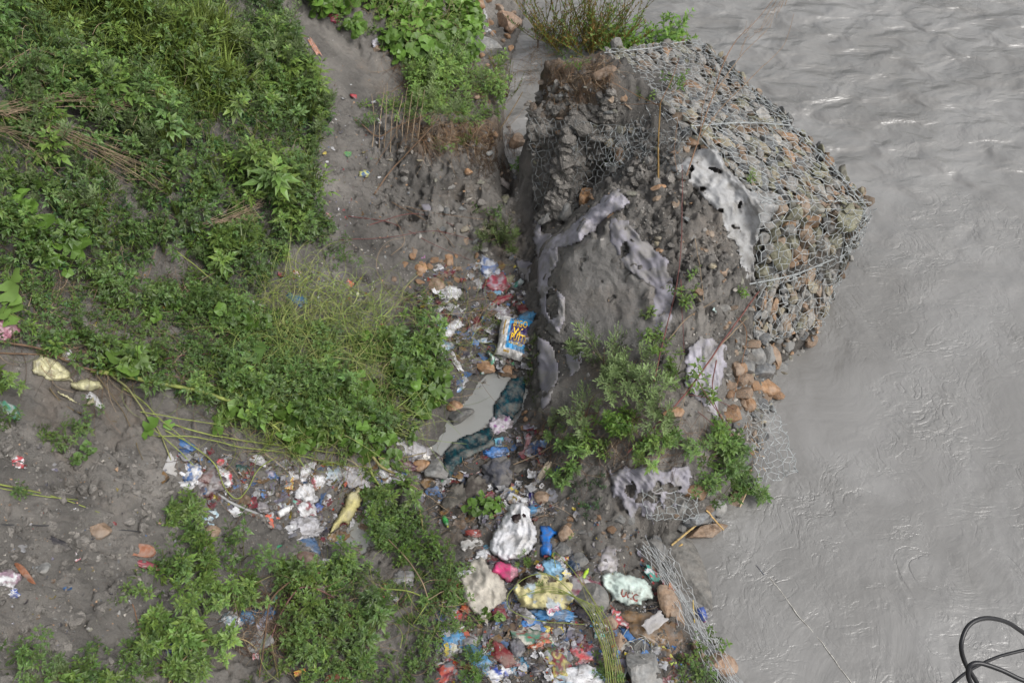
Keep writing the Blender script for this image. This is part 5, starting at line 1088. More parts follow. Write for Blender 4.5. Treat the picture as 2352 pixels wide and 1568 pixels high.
stick('reddish twig hanging down the lower left silt', [(306, 1390, .03), (325, 1450, .05), (355, 1510, .05), (400, 1575, .05)], .005, .004, (.22, .12, .07), 'twig', 'twig')
stick('pale cord drifting on the river', [(1768, 1328, .0), (1800, 1368, .0), (1830, 1410, .0), (1870, 1455, .0), (1905, 1500, .0), (1955, 1570, .0)], .006, .006, (.62, .6, .54), 'floating_cord', 'cord', 'plastic', lift=.012)
stick('faint dark cord showing in the river above the pale drifting one', [(1737, 1298, .0), (1755, 1320, .0)], .004, .004, (.2, .22, .28), 'floating_cord', 'cord', 'plastic', lift=.008)
r = np.random.default_rng(5); mb = MB(); org = hit(1465, 1495)   # nest of white packing straw
for k in range(26):
    a = hit(1465 + r.normal() * 34, 1488 + r.normal() * 16); d = r.uniform(0, 6.28); L_ = r.uniform(.06, .18); q = np.array([math.cos(d) * L_, math.sin(d) * L_, r.uniform(.0, .03)])
    tube(mb, [a - org + [0, 0, .02], a + q * .5 - org + [0, 0, .04 + r.uniform(0, .03)], a + q - org + [0, 0, .02]], .005, .005, (.46, .48, .44), 4, 4)
tag(mb.build('packing_straps', M['plastic'], loc=org), 'loose pale strips of packing tape near the bottom of the shore', 'packing tape')
r = np.random.default_rng(8); mb = MB(); org = hit(1735, 1030)
for k in range(60):
    a = P(1730 + r.normal() * 14, 1035 + r.normal() * 24, .35 + r.uniform(0, .1)); d = r.uniform(0, 6.28); q = np.array([math.cos(d), math.sin(d), r.uniform(-.5, .5)]) * r.uniform(.02, .06)
    tube(mb, [a - org, a + q - org], .005, .004, np.array((.34, .24, .15)) * r.uniform(.6, 1.4), 4)
tag(mb.build('driftwood_bits', M['wood'], loc=org), 'clump of straw and wood chips caught in the triangular netting', 'driftwood')
def near_cable(label, pts_, rad):
    X = np.array([CAM + raydir(u, v) * d for u, v, d in pts_]); mb = MB(); tube(mb, X - X[0], rad, rad, (.012, .012, .014), 10, 8)
    return tag(mb.build('cable', M['rubber'], loc=X[0], smooth=True), label, 'cable', )
near_cable('thick black cable looping over the river in the bottom corner', [(2420, 1500, 3.9), (2352, 1453, 3.85), (2310, 1427, 3.8), (2262, 1419, 3.75), (2225, 1436, 3.72), (2208, 1478, 3.7), (2216, 1520, 3.72), (2240, 1560, 3.74), (2262, 1600, 3.76)], .0085)
near_cable('lower black cable loop closest to the bottom corner', [(2420, 1580, 3.6), (2352, 1562, 3.6), (2300, 1538, 3.6), (2250, 1522, 3.6), (2226, 1530, 3.6), (2226, 1560, 3.62), (2250, 1600, 3.65)], .0085)
near_cable('thinner black cable crossing behind the loops in the corner', [(2420, 1478, 4.3), (2352, 1492, 4.3), (2280, 1512, 4.3), (2210, 1550, 4.3), (2160, 1600, 4.3)], .007)

# ------------------------------------------------------------ vegetation
def leaflet(base, d, up, L_, W2, droop=.25, fold=.25):
    """five-vertex folded leaf blade"""
    d = d / np.linalg.norm(d); sd_ = np.cross(d, up); sd_ /= np.linalg.norm(sd_) + 1e-9; n_ = np.cross(sd_, d)
    m_ = base + d * L_ * .42 - n_ * 0.02 * L_; tip = base + d * L_ - np.array([0, 0, 1]) * droop * L_
    l = base + d * L_ * .36 + sd_ * W2 + n_ * fold * W2; r_ = base + d * L_ * .36 - sd_ * W2 + n_ * fold * W2
    return np.array([base, l, m_, r_, tip]), np.array([[0, 2, 1], [0, 3, 2], [2, 4, 1], [2, 3, 4]])
def roundleaf(base, d, up, rad, r):
    d = d / np.linalg.norm(d); sd_ = np.cross(d, up); sd_ /= np.linalg.norm(sd_) + 1e-9; n_ = np.cross(sd_, d); k = 13
    a = np.linspace(-2.85, 2.85, k); rr = rad * (1 + .10 * np.cos(5 * a) + .06 * r.normal(size=k)); c = base + d * rad * .2
    ring = c + np.outer(rr * np.cos(a), d) + np.outer(rr * np.sin(a), sd_) + np.outer(rad * (.12 * np.sin(3 * a + r.uniform(0, 6)) + .18 * np.cos(2 * a)), n_)
    V = np.vstack([c - n_ * rad * .08, ring]); F = np.array([[0, i + 1, i + 2] for i in range(k - 1)]); return V, F
def shoot(kind, seed):
    r = np.random.default_rng(seed); Vs, Fs, Cs, n0 = [], [], [], 0
    def put(V, F, c):
        nonlocal n0
        Vs.append(V); Fs.append(F + n0); Cs.append(np.broadcast_to(c, (len(V), 3)) if np.ndim(c) == 1 else c); n0 += len(V)
    def stemtube(a, b, rad, c):
        t = b - a; t /= np.linalg.norm(t); s1 = np.cross(t, [.3, .9, .1]); s1 /= np.linalg.norm(s1); s2 = np.cross(t, s1)
        R3 = [np.cos(x) * s1 + np.sin(x) * s2 for x in (0, 2.09, 4.19)]; V = np.array([a + rad * q for q in R3] + [b + rad * .6 * q for q in R3])
        put(V, np.array([[0, 1, 4], [0, 4, 3], [1, 2, 5], [1, 5, 4], [2, 0, 3], [2, 3, 5]]), np.array(c))
    up = np.array([0, 0, 1.0]); bend = r.normal(size=2) * .12
    if kind in ('weed', 'star', 'small'):
        nn_ = {'weed': 5, 'star': 6, 'small': 5}[kind]; H_ = 1.0; ph = r.uniform(0, 6.28); top = np.array([bend[0], bend[1], 1.0]); prev = np.zeros(3)
        stemtube(prev, top, .012, (1.1, .75, .8))
        for k in range(nn_):
            t = .32 + .68 * k / (nn_ - 1); c = top * t + np.array([0, 0, 0]); L_ = (.62 if kind == 'star' else .46) * (1 - .55 * (k / (nn_ - 1)) ** 1.5); el = R(8 + 45 * (k / (nn_ - 1)) ** 1.5)
            for q in range(2 if k < nn_ - 1 else 4):
                a = ph + k * 1.57 + q * (3.14 if k < nn_ - 1 else 1.57) + r.normal() * .25; d = np.array([math.cos(a) * math.cos(el), math.sin(a) * math.cos(el), math.sin(el)])
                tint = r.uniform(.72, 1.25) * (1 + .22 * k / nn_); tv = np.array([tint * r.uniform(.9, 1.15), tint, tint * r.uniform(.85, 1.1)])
                sdv = np.cross(d, up); pet = .18 * L_
                if kind == 'small': V, F = leaflet(c + d * pet * .3, d, up, L_, L_ * .2, .25); put(V, F, tv)
                else:
                    V, F = leaflet(c + d * L_ * .42, d, up, L_ * .62, L_ * .13, .3); put(V, F, tv)
                    for sg in (-1, 1):
                        d2 = d + sg * sdv * .95; V, F = leaflet(c + d * L_ * .30, d2, up, L_ * .46, L_ * .085, .25); put(V, F, tv * .95)
                        if kind == 'star' and k < 4: d3 = d + sg * sdv * 1.4; V, F = leaflet(c + d * L_ * .14, d3, up, L_ * .3, L_ * .08, .2); put(V, F, tv * .9)
    elif kind == 'feather':
        top = np.array([bend[0] * 2, bend[1] * 2, 1.0]); stemtube(np.zeros(3), top, .012, (1.1, .8, .8))
        for k in range(17):
            t = .25 + .75 * k / 16; c = top * t; a = k * 2.4 + r.normal() * .3; L_ = .42 * (1 - .7 * t) + .1; el = R(35 + 30 * t); d = np.array([math.cos(a) * math.cos(el), math.sin(a) * math.cos(el), math.sin(el)])
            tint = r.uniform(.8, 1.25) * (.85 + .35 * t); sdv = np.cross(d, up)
            for q in range(5):
                b_ = c + d * L_ * (.15 + .17 * q); dd = d * .8 + sdv * (1 if q % 2 else -1) * .7 * (q < 4) + r.normal(size=3) * .15; V, F = leaflet(b_, dd, up, L_ * .42, L_ * .07, .1); put(V, F, np.full(3, tint))
    elif kind == 'grass':
        for k in range(9):
            a = r.uniform(0, 6.28); lean = r.uniform(.1, .7); d = np.array([math.cos(a), math.sin(a), 0]); H_ = r.uniform(.6, 1.1); w_ = np.array([-d[1], d[0], 0]) * .016; b0 = d * .05 * r.random()
            P0 = b0; P1 = b0 + d * lean * .35 * H_ + up * .55 * H_; P2 = b0 + d * lean * .95 * H_ + up * (.85 - .3 * lean) * H_
            V = np.array([P0 - w_, P0 + w_, P1 - w_, P1 + w_, P2]); put(V, np.array([[0, 1, 3], [0, 3, 2], [2, 3, 4]]), np.full(3, r.uniform(.75, 1.3)))
    elif kind == 'round':
        for k in range(5):
            a = k * 1.9 + r.normal() * .4; t = .35 + .65 * k / 4; c = np.array([math.cos(a) * .35 * r.uniform(.5, 1.2), math.sin(a) * .35 * r.uniform(.5, 1.2), t]); stemtube(np.array([0, 0, t * .25]), c, .014, (1.3, 1.1, .9))
            d = np.array([math.cos(a), math.sin(a), .05]); V, F = roundleaf(c, d, np.array([r.normal() * .25, r.normal() * .25 - .2, 1.]), r.uniform(.2, .36), r); put(V, F, np.full(3, r.uniform(.8, 1.25)))
    elif kind == 'reed':
        top = np.array([bend[0] * 2.5, bend[1] * 2.5, 1.0]); stemtube(np.zeros(3), top, .008, (1.6, .75, .6))
        for k in range(22):
            t = .3 + .7 * k / 21; c = top * t; a = r.uniform(0, 6.28); d = np.array([math.cos(a) * .6, math.sin(a) * .6, .7]); V, F = leaflet(c, d, up, r.uniform(.05, .11), .013, .1); brn = r.random() < .5
            put(V, F, np.array((1.5, .55, .5)) * .8 if brn else np.full(3, r.uniform(.8, 1.2)))
    return np.concatenate(Vs), np.concatenate(Fs), np.concatenate(Cs)
SH = {k: [shoot(k, 500 + 37 * i + ord(k[0])) for i in range(9)] for k in ('weed', 'star', 'small', 'feather', 'grass', 'round', 'reed')}
G1 = np.array((.068, .122, .030)); G2 = np.array((.108, .180, .040)); G3 = np.array((.155, .215, .085)); G4 = np.array((.16, .22, .045)); G5 = np.array((.035, .080, .026)); G6 = np.array((.105, .195, .034))
def tilt_rots(n_, r, tilt, lean=None):
    a = r.uniform(0, 6.28, n_); tx = r.normal(size=n_) * tilt; ty = r.normal(size=n_) * tilt
    if lean is not None: tx = tx + lean[0]; ty = ty + lean[1]
    z = np.stack([tx, ty, np.ones(n_)], -1); z /= np.linalg.norm(z, axis=1)[:, None]; x = np.stack([np.cos(a), np.sin(a), 0 * a], -1); x -= z * (x * z).sum(1)[:, None]; x /= np.linalg.norm(x, axis=1)[:, None]
    return np.stack([x, np.cross(z, x), z], -1)
def world_scatter(poly, dens, r, rag=25, gap=None):
    u0 = np.array(poly, float); W = hit(u0[:, 0], u0[:, 1]); x0, y0 = W[:, 0].min() - .3, W[:, 1].min() - .3; x1, y1 = W[:, 0].max() + .3, W[:, 1].max() + .3
    n_ = int((x1 - x0) * (y1 - y0) * dens); x = r.uniform(x0, x1, n_); y = r.uniform(y0, y1, n_); z = interp(HS, x, y); U, V = project(np.stack([x, y, z], -1)); j = fbm(xy3(x, y), 1.3, 3, 3) * rag
    k = inpoly(U + j, V + j, poly) & inpoly(x, y, LAND)
    if gap: k &= fbm(xy3(x, y), gap[0], gap[2] if len(gap) > 2 else 8, 3) > gap[1]
    return np.stack([x, y, z], -1)[k]
def mass(name, label, polys, seed, mix, cat='undergrowth'):
    """mix: (kind, per m2, height lo, hi, colour, gap, tilt, extra canopy height)"""
    r = np.random.default_rng(seed); mb = MB()
    for kind, dens, lo, hi, col, gap, tilt, canopy in mix:
        for poly in polys:
            p = world_scatter(poly, dens, r, 25, gap)
            if len(p) == 0: continue
            q = xy3(p[:, 0], p[:, 1]); cn = fbm(q, 1.1, 77, 3); s = r.uniform(lo, hi, len(p)) * np.clip(1 + 1.3 * cn, .4, 1.9); p = p.copy(); p[:, 2] += canopy * 1.35 * np.clip(.2 + cn * 2.1, 0, 1.4) * r.uniform(.3, 1, len(p))
            cc = col * (1 + .35 * cn[:, None]) * r.uniform(.65, 1.4, (len(p), 1)) * np.array([1, 1, 1]) + np.array([.02, .012, 0]) * np.clip(fbm(q, .8, 91, 2), 0, 1)[:, None]
            rt = tilt_rots(len(p), r, tilt, (.05, -.12)); which = r.integers(0, 9, len(p))
            for i in range(9): k = which == i; inst(mb, SH[kind][i], p[k], s[k], rt[k], np.clip(cc[k], .008, .5))
    if mb.v: tag(mb.build(name, M['leaf']), label, cat, kind='stuff')
V1 = [[(-330,-180),(650,-160),(652,20),(690,140),(755,220),(742,330),(712,400),(728,470),(765,530),(745,575),(690,560),(650,610),(600,670),(540,660),(430,600),(330,600),(320,680),(230,600),(150,540),(100,470),(40,455),(-330,440)]]
mass('slope_weeds', 'dense green weeds covering the upper left slope', V1, 1, [
 ('small', 110, .10, .20, G5 * 1.2, None, .5, .02), ('weed', 115, .15, .36, G1, (.9, -.28), .35, .38), ('small', 50, .10, .24, G1 * 1.15, (1.1, -.05, 12), .35, .30), ('star', 30, .18, .40, G2, (.8, -.1, 14), .3, .42), ('feather', 40, .16, .36, G3 * .7, (.7, -.05, 19), .4, .42), ('grass', 70, .2, .42, G4 * .6, (.8, .0, 20), .5, .38)])
mass('slope_grass', 'yellow-green grass patch among the weeds on the slope', [[(240,60),(420,20),(560,150),(560,260),(470,290),(300,200)], [(40,0),(330,-60),(300,60),(150,130)]], 2, [('grass', 330, .26, .52, G4 * .75, (.9, -.35, 7), .4, .42)])
mass('middle_weeds', 'mixed low weeds on the middle of the bank', [[(-60,420),(150,440),(180,500),(60,490),(60,560),(-60,580)], [(-60,530),(60,520),(190,590),(310,700),(420,650),(500,640),(600,720),(640,700),(700,760),(1000,800),(1035,860),(1000,960),(880,1030),(760,1040),(560,990),(440,930),(250,870),(90,800),(-60,790)]], 3, [
 ('small', 55, .09, .17, G5 * 1.3, (1.2, -.5, 15), .5, .02), ('weed', 150, .12, .30, G1 * 1.05, (1.2, -.38, 15), .35, .22), ('small', 130, .08, .18, G2 * .9, (1.4, -.18, 16), .4, .14), ('round', 10, .12, .24, G6 * .8, (1.1, .0, 18), .4, .12), ('star', 9, .15, .3, G2, (1.0, .0, 29), .3, .1)])
mass('vine_leaves', 'lobed vine leaves trailing over the rubbish above the pool', [[(560,860),(760,880),(900,820),(1010,860),(1030,920),(960,980),(890,1070),(760,1080),(560,1010)]], 4, [('round', 48, .10, .22, G6 * .75, (1.6, -.25, 22), .5, .08), ('weed', 45, .10, .2, G2, (1.6, -.1, 23), .4, .08), ('grass', 110, .14, .30, G4 * .75, (1.6, -.15, 24), .7, .05)])
mass('gully_weeds', 'low weeds and grass between the rubbish of the upper gully', [[(880,640),(960,650),(1080,690),(1180,740),(1120,800),(1040,730),(950,760),(890,700)]], 5, [('small', 60, .07, .15, G2 * .85, (1.6, .0, 24), .4, .04), ('grass', 50, .08, .18, G4 * .6, (1.6, -.05, 25), .5, .02)])
mass('far_vines', 'bright green broad-leaved vines on the far bank', [[(675,-60),(1060,-60),(1090,40),(1100,110),(1060,165),(1000,180),(930,150),(880,100),(800,75),(720,40)]], 6, [('round', 85, .16, .30, G6 * 1.05, (1.0, -.3, 26), .45, .18), ('weed', 45, .12, .28, G2, (1.0, -.1, 27), .4, .15)])
mass('mound_weeds', 'light green herbs crowning the silt mound', [[(900,290),(880,250),(930,215),(960,190),(1060,190),(1120,150),(1180,130),(1195,200),(1165,270),(1060,300),(960,305)], [(930,120),(1080,180),(1000,240),(930,200)]], 7, [('weed', 90, .14, .30, G2 * 1.15, (1.4, -.15, 28), .3, .14), ('feather', 35, .18, .36, G3, (1.2, -.02, 29), .25, .14), ('small', 60, .10, .2, G2, (1.2, -.1, 30), .3, .1)])
mass('lower_weeds', 'tangled weeds over the bottom of the bank', [[(640,1300),(720,1320),(830,1300),(900,1340),(1000,1300),(1060,1310),(1075,1380),(1040,1440),(1010,1500),(1000,1600),(560,1600),(620,1520),(660,1440),(650,1360)], [(200,1500),(330,1480),(380,1600),(150,1600)], [(860,1180),(960,1180),(1010,1260),(1050,1330),(1000,1350),(900,1290),(860,1240)]], 8, [
 ('weed', 125, .10, .24, G1 * 1.1, (1.2, -.32, 32), .35, .12), ('small', 150, .07, .16, G2 * .9, (1.4, -.2, 33), .4, .08), ('grass', 40, .1, .22, G4 * .55, (1.3, 0, 34), .6, .04), ('star', 16, .12, .24, G2, (1.0, .0, 35), .3, .08)])
mass('wall_creepers', 'dark green creepers hanging at the foot of the fallen wall', [[(1290,1060),(1400,1090),(1400,1150),(1390,1200),(1340,1190),(1290,1120)]], 9, [('small', 120, .07, .16, G5 * 1.1, (1.8, -.2, 36), .5, .05)])
mass('pool_moss', 'olive weed strands along the foot of the wall', [[(1212,770),(1236,760),(1240,900),(1256,960),(1236,990),(1212,900)]], 10, [('grass', 330, .07, .16, np.array((.07, .10, .03)), None, .8, .0)])
mass('shore_weeds', 'sparse weeds in the bottom corner of the shore', [[(1560,1470),(1640,1500),(1660,1600),(1540,1600)], [(1380,1500),(1440,1560),(1400,1600),(1370,1560)]], 11, [('small', 80, .08, .18, G2 * .8, (1.6, -.1, 37), .4, .05), ('feather', 30, .1, .2, G3 * .7, None, .4, .02)])
mass('slope_flowers', 'tiny yellow and orange flowers among the slope weeds', V1 + [[(0,560),(500,650),(560,850),(200,850),(0,700)]], 12, [('small', 7, .02, .045, np.array((.6, .32, .03)), None, .6, .62)])
mass('seepage_tufts', 'weed tufts at the edge of the bare middle slope', [[(735,540),(800,560),(850,620),(830,640),(770,600)], [(560,560),(700,580),(640,650),(590,640)]], 13, [('weed', 130, .08, .18, G1 * 1.1, (1.6, -.3, 41), .4, .03)])
def plant(u, v, kind, wpx, n_, label, col=G2, hgt=.32, seed=None, name='leafy_weed', cat='plant', lean=(0, -.1), stemcol=(.09, .10, .04), flat=.6):
    """a plant: stems (parts) arching out from a root and shoots along them (foliage)"""
    seed = int(u * 3 + v) if seed is None else seed; r = np.random.default_rng(seed); p = hit(u, v); m = np.linalg.norm(p - CAM) / FPX; rad = wpx * m / 2
    root = empty(name, p, label, cat); fol = MB(); tips = []; ns = max(2, min(6, n_ // 3))
    for k in range(ns):
        a = k * 6.28 / ns + r.normal() * .4; d = np.array([math.cos(a), math.sin(a) * 1.15, 0]) * rad * r.uniform(.5, .85); h = hgt * r.uniform(.35, .8)
        q = [np.zeros(3), d * .4 + [0, 0, h * .75], d + [lean[0] * h, lean[1] * h, h]]; mb = MB(); tube(mb, q, .006, .003, stemcol, 4, 4); mb.build('stem', M['stem'], root); tips.append(catmull(q, 4))
    for k in range(n_):
        t = tips[k % ns]; b = t[r.integers(2, len(t))] + r.normal(size=3) * rad * .22 * np.array([1, 1, .35]); s = hgt * (r.uniform(.6, 1.0) if kind == 'reed' else r.uniform(.45, .85)); b = b - np.array([0, 0, s * .35])
        rt = tilt_rots(1, r, .10 if kind == 'reed' else .35, (b[0] / (rad + .01) * .5 + lean[0], b[1] / (rad + .01) * .5 + lean[1])); tm = SH[kind][r.integers(9)]; inst(fol, tm, b[None], [s * r.uniform(.8, 1.2)], rt, (col * r.uniform(.75, 1.3))[None])
    fol.build('foliage', M['leaf'], root); return root
for a in [
 (425,1185,'star',90,16,'topmost star-leaved shoot of the leafy clump on the lower left silt',G2,.30), (450,1255,'star',90,12,'star-leaved plant below the topmost shoot of the lower left clump',G1*1.2,.3), (560,1285,'weed',150,26,'bushy plant at the right end of the lower left clump',G1*1.3,.34),
 (385,1310,'weed',110,16,'leafy plant beside the red-topped flat brick',G1*1.2,.3), (470,1350,'star',150,24,'dense star-leaved plant in the middle of the lower left clump',G2*1.05,.36), (560,1370,'star',110,16,'star-leaved plant above the blue bag in the hollow',G2,.3),
 (300,1365,'weed',90,11,'sprawling shoot on the left side of the lower left clump',G2,.26), (390,1440,'star',120,18,'star-leaved plant left of the large dark blue bag',G2*1.1,.36), (480,1480,'star',130,18,'big bright star-leaved plant over the large dark blue bag',G2*1.2,.38),
 (330,1500,'weed',110,14,'weed by the hanging reddish twig near the bottom',G1*1.1,.28), (440,1545,'star',130,16,'star-leaved plant at the bottom edge below the dark blue bag',G2,.3), (60,1535,'weed',130,20,'grey-green weed in the bottom left corner',G1*1.3,.3), (135,1560,'feather',90,10,'feathery weed at the bottom edge beside the bottom left corner',G3*.8,.3),
 (890,1150,'star',90,16,'upright star-leaved plant between the yellow cloth and the soaked cloths',G2*.9,.34), (880,1225,'weed',90,14,'bushy weed below the upright star-leaved plant',G1*1.1,.3), (985,1270,'small',90,18,'fine-leaved bush left of the big white sack',G6*.8,.26), (1030,1300,'weed',80,12,'weed at the upper left corner of the beige cloth',G2*.9,.26),
 (775,1320,'star',120,18,'star-leaved plant left of the orange and white wrapper',G1*1.3,.3), (860,1420,'star',130,20,'dark star-leaved plant below the orange and white wrapper',G1*1.1,.32), (1000,1385,'weed',90,14,'weed left of the beige cloth beside the orange crumpled wrapper',G1*1.2,.3), (1060,1440,'weed',70,10,'weed between the beige cloth and the light blue bag',G2*.9,.24),
 (1135,1420,'round',54,6,'small round-leaved sprout on the lower end of the beige cloth',G2,.16), (1078,1545,'feather',90,22,'round bushy weed at the bottom edge in front of the long blue bag',G1*1.6,.26), (1215,1285,'feather',46,10,'small feathery tuft above the yellow stained sack',G2*1.2,.18), (1258,1360,'feather',30,7,'tiny feathery sprig on the yellow stained sack',G2,.2),
 (1105,1165,'round',70,7,'round-leaved seedling growing from the soaked cloths',G6*.9,.22), (150,1020,'weed',110,16,'weed on the left silt below the cream sack',G2*.8,.3), (200,985,'weed',90,12,'weed right of the cream sack on the silt',G1*1.3,.26), (15,885,'star',70,10,'star-leaved weed at the left edge beside the cream sack',G2,.3), (25,985,'weed',80,10,'weed at the left edge below the green and clear bag',G1*1.2,.26), (185,1060,'round',60,5,'small dark broad-leaved plant on the left silt',G1*1.3,.18),
 (60,1130,'weed',60,6,'sparse weed on the green runner of the left silt',G1*1.2,.2), (125,815,'star',50,5,'pale young shoot above the yellow and white packet',G2*1.2,.22), (470,700,'round',80,8,'big broad-leaved plant in the dark hollow of the weeds',G6*.9,.3),
 (1435,880,'feather',130,34,'tall feathery grey-green plant in the middle of the fallen wall',G3*1.1,.48), (1385,850,'feather',60,10,'slender feathery plant left of the tall grey-green one',G3,.5), (1330,830,'feather',50,8,'thin feathery plant nearest the triangular lilac patch',G3*.85,.42), (1500,950,'feather',120,24,'feathery plant leaning right of the tall grey-green one',G3*1.05,.42), (1265,985,'feather',60,9,'feathery tuft at the foot of the wall right of the pool',G3*.8,.3), (1345,960,'feather',90,18,'low feathery plant left of the star-leaved row',G3,.34),
 (1300,1030,'star',80,13,'dark star-leaved plant at the left end of the row on the wall foot',G1*1.4,.3), (1360,1035,'star',80,13,'star-leaved plant second from the left on the wall foot',G2*1.15,.3), (1420,1000,'star',90,15,'bright star-leaved plant under the tall feathery one',G6,.32), (1490,1045,'star',90,14,'bright star-leaved plant hanging above the torn cloth at the toe',G2*1.25,.3), (1560,1020,'star',80,12,'star-leaved plant right of the one above the torn cloth',G1*1.5,.28), (1290,1100,'star',70,11,'drooping star-leaved plant behind the slim dark blue bottle',G1*1.4,.28),
 (1640,1000,'star',60,9,'bright star-leaved plant under the thin hanging cloth',G6*1.05,.28), (1670,1060,'star',110,20,'dense leafy plant beside the triangular netting',G1*1.3,.36), (1700,1115,'star',110,18,'leafy plant overhanging the water at the corner of the toe',G1*1.3,.34), (1625,1115,'weed',100,16,'leafy plant right of the torn cloth at the toe',G1*1.5,.32), (1660,1140,'weed',80,12,'lowest leafy plant over the water at the toe',G1*1.1,.26),
 (1555,860,'small',110,20,'thin-leaved creeper around the long red stems',G2*.9,.3), (1500,790,'small',80,12,'thin-leaved creeper left of the long red stem',G2,.28), (1480,730,'star',34,3,'single leaf rosette on the cloth left of the red stem',G2,.2), (1570,700,'small',70,10,'small-leaved creeper on the upper red stem',G2,.24), (1700,680,'small',40,8,'small flowering sprig on the edge of the silt near the slabs',G6,.16), (1620,920,'small',60,8,'sparse creeper left of the thin hanging cloth',G2,.28),
 (1590,640,'small',34,4,'tiny sprig high on the red stem of the wall',G2,.2), (1545,200,'small',60,8,'thin sprig growing through the slates of the upper basket',G6*.9,.24), (1480,230,'small',40,5,'tiny sprig on the silt edge left of the slates',G2,.2), (1720,420,'small',30,4,'tiny sprig on the pale grey torn cloth',G2,.18), (1290,130,'weed',60,8,'bright weed on the brown earth on top of the wall',G6,.22), (1330,160,'weed',50,6,'bright weed at the edge of the brown earth on top of the wall',G6,.2), (1390,380,'small',34,4,'tiny green sprig in the silt-choked netting',G2,.2),
 (1150,560,'feather',90,34,'bushy feathery plant in the dark foot of the wall above the gully',np.array((.10,.14,.045)),.34), (1125,500,'weed',50,8,'dark green weed behind the bushy feathery plant',G1,.28), (1190,390,'small',30,6,'creeper strands hanging in the dark gap',G1*1.2,.26), (1010,350,'weed',50,6,'sprig on the face of the silt mound',G2,.22), (1080,330,'grass',60,8,'grass tuft hanging from the edge of the mound',G4*.6,.26), (855,250,'small',60,8,'tuft at the lower end of the smooth silt strip',G2,.22), (840,290,'weed',60,8,'weed behind the row of dry stalks',G1*1.3,.26),
 (1380,112,'small',110,22,'leafy green growth between the reed stems on the wall top',G2*1.1,.6), (1300,112,'weed',80,16,'leafy weed at the foot of the brown-leaved reeds',G2,.34),
 (1475,104,'small',170,60,'bright green bush on the top far edge of the wall',G6*1.2,.42), (1530,99,'small',90,12,'bright green shoots leaning over the river at the top',G6*1.15,.62), (1420,110,'small',100,16,'green bush between the reeds and the bright green bush',G6*1.0,.4),
 (1275,112,'reed',100,55,'stand of brown-leaved reeds on the left of the wall top',G2,.95), (1345,118,'reed',130,95,'dense stand of brown-stemmed reeds on the wall top',G2*1.1,1.05), (1405,112,'reed',100,55,'greener reeds right of the brown-stemmed stand',G6,.95), (1235,112,'reed',40,7,'single tall brown reed at the left edge of the wall top',G1,1.1),
 (1165,225,'reed',70,22,'leafy stems leaning over the narrow channel',G6,.6), (1600,1545,'weed',90,14,'weed over the pale pink corner boulder',G1*1.3,.26), (1640,1480,'small',50,6,'sprig growing over the water beyond the netting',G2,.24), (1360,1400,'small',40,6,'tiny sprig on the rounded dark grey stone',G2,.14), (1395,1545,'weed',60,9,'weed left of the large rounded concrete lump',G1*1.2,.22), (1300,1240,'small',0.1+30,3,'tiny sprig on the lower heap by the reddish brown stone',G2,.12),
 (790,590,'weed',90,16,'tuft of dark weeds on the bank edge above the orange wrapper',G1*1.2,.24), (640,560,'weed',90,14,'weed tuft at the end of the dry twig heap',G1*1.3,.26),
]:
    u, v, kind, wpx, n_, label, col, hg = a
    plant(u, v, kind, wpx, n_, label, col, hg, name='reed_clump' if kind == 'reed' else 'leafy_weed', cat='reeds' if kind == 'reed' else 'plant', stemcol=(.12, .07, .045) if kind in ('reed', 'feather') else (.09, .10, .04))
# big broad leaves, each on its own stalk
def gourd(label, leaves, col=G2):
    p0 = hit(*leaves[0][:2]); root = empty('broad_leaved_vine', p0, label, 'plant'); r = np.random.default_rng(int(leaves[0][0]))
    for u, v, rp, lift in leaves:
        p = hit(u, v) + np.array([0, 0, lift]); m = np.linalg.norm(p - CAM) / FPX; rad = rp * m; a = r.uniform(0, 6.28); V, F = roundleaf(p - p0, np.array([math.cos(a), math.sin(a), 0]), np.array([r.normal() * .2, -.35, 1]), rad, r)
        mb = MB(); mb.add(V, F, col * r.uniform(.8, 1.3)); mb.build('leaf', M['leaf'], root, True)
        mb = MB(); tube(mb, [p - p0 + [0, 0, 0], p - p0 + [.05, .03, -lift * .6], p - p0 + [.09, .05, -lift - .02]], .004, .005, (.16, .2, .05), 4, 3); mb.build('stalk', M['stem'], root)
gourd('pair of big pale leaves standing in the middle of the vine mat', [(915,792,26,.18), (948,800,20,.16)], G3 * .95)
gourd('round pale leaves at the left edge above the pink bundle', [(42,668,26,.22), (28,700,24,.2), (45,750,30,.2), (22,740,18,.16), (40,722,20,.2)], G2 * 1.25)
gourd('large broad leaves beside the fork of the thick green branch', [(600,905,34,.16), (660,960,44,.12), (580,830,30,.18), (620,880,24,.16), (690,985,30,.1)], G1 * 1.3)
gourd('bright round leaves beside the left bank of the pool', [(975,868,22,.12), (1000,895,24,.12), (960,905,20,.1), (1018,870,16,.12), (1000,930,18,.1), (975,955,20,.08), (1030,850,16,.1)], G6)
gourd('lobed bright leaves hanging above the silt left of the rubbish belt', [(350,985,18,.12), (345,1010,14,.1), (395,985,12,.1), (510,985,20,.12), (505,1005,14,.1)], G6 * 1.1)
gourd('lobed leaves around the root of the forked branch', [(860,1040,22,.12), (835,1060,18,.1), (880,1075,16,.1), (870,1020,18,.14), (900,1120,12,.1), (820,1030,16,.12)], G6 * .85)
gourd('holed pale leaf hanging at the left edge of the weeds', [(40,540,22,.2), (20,300,24,.3)], G3 * .8)
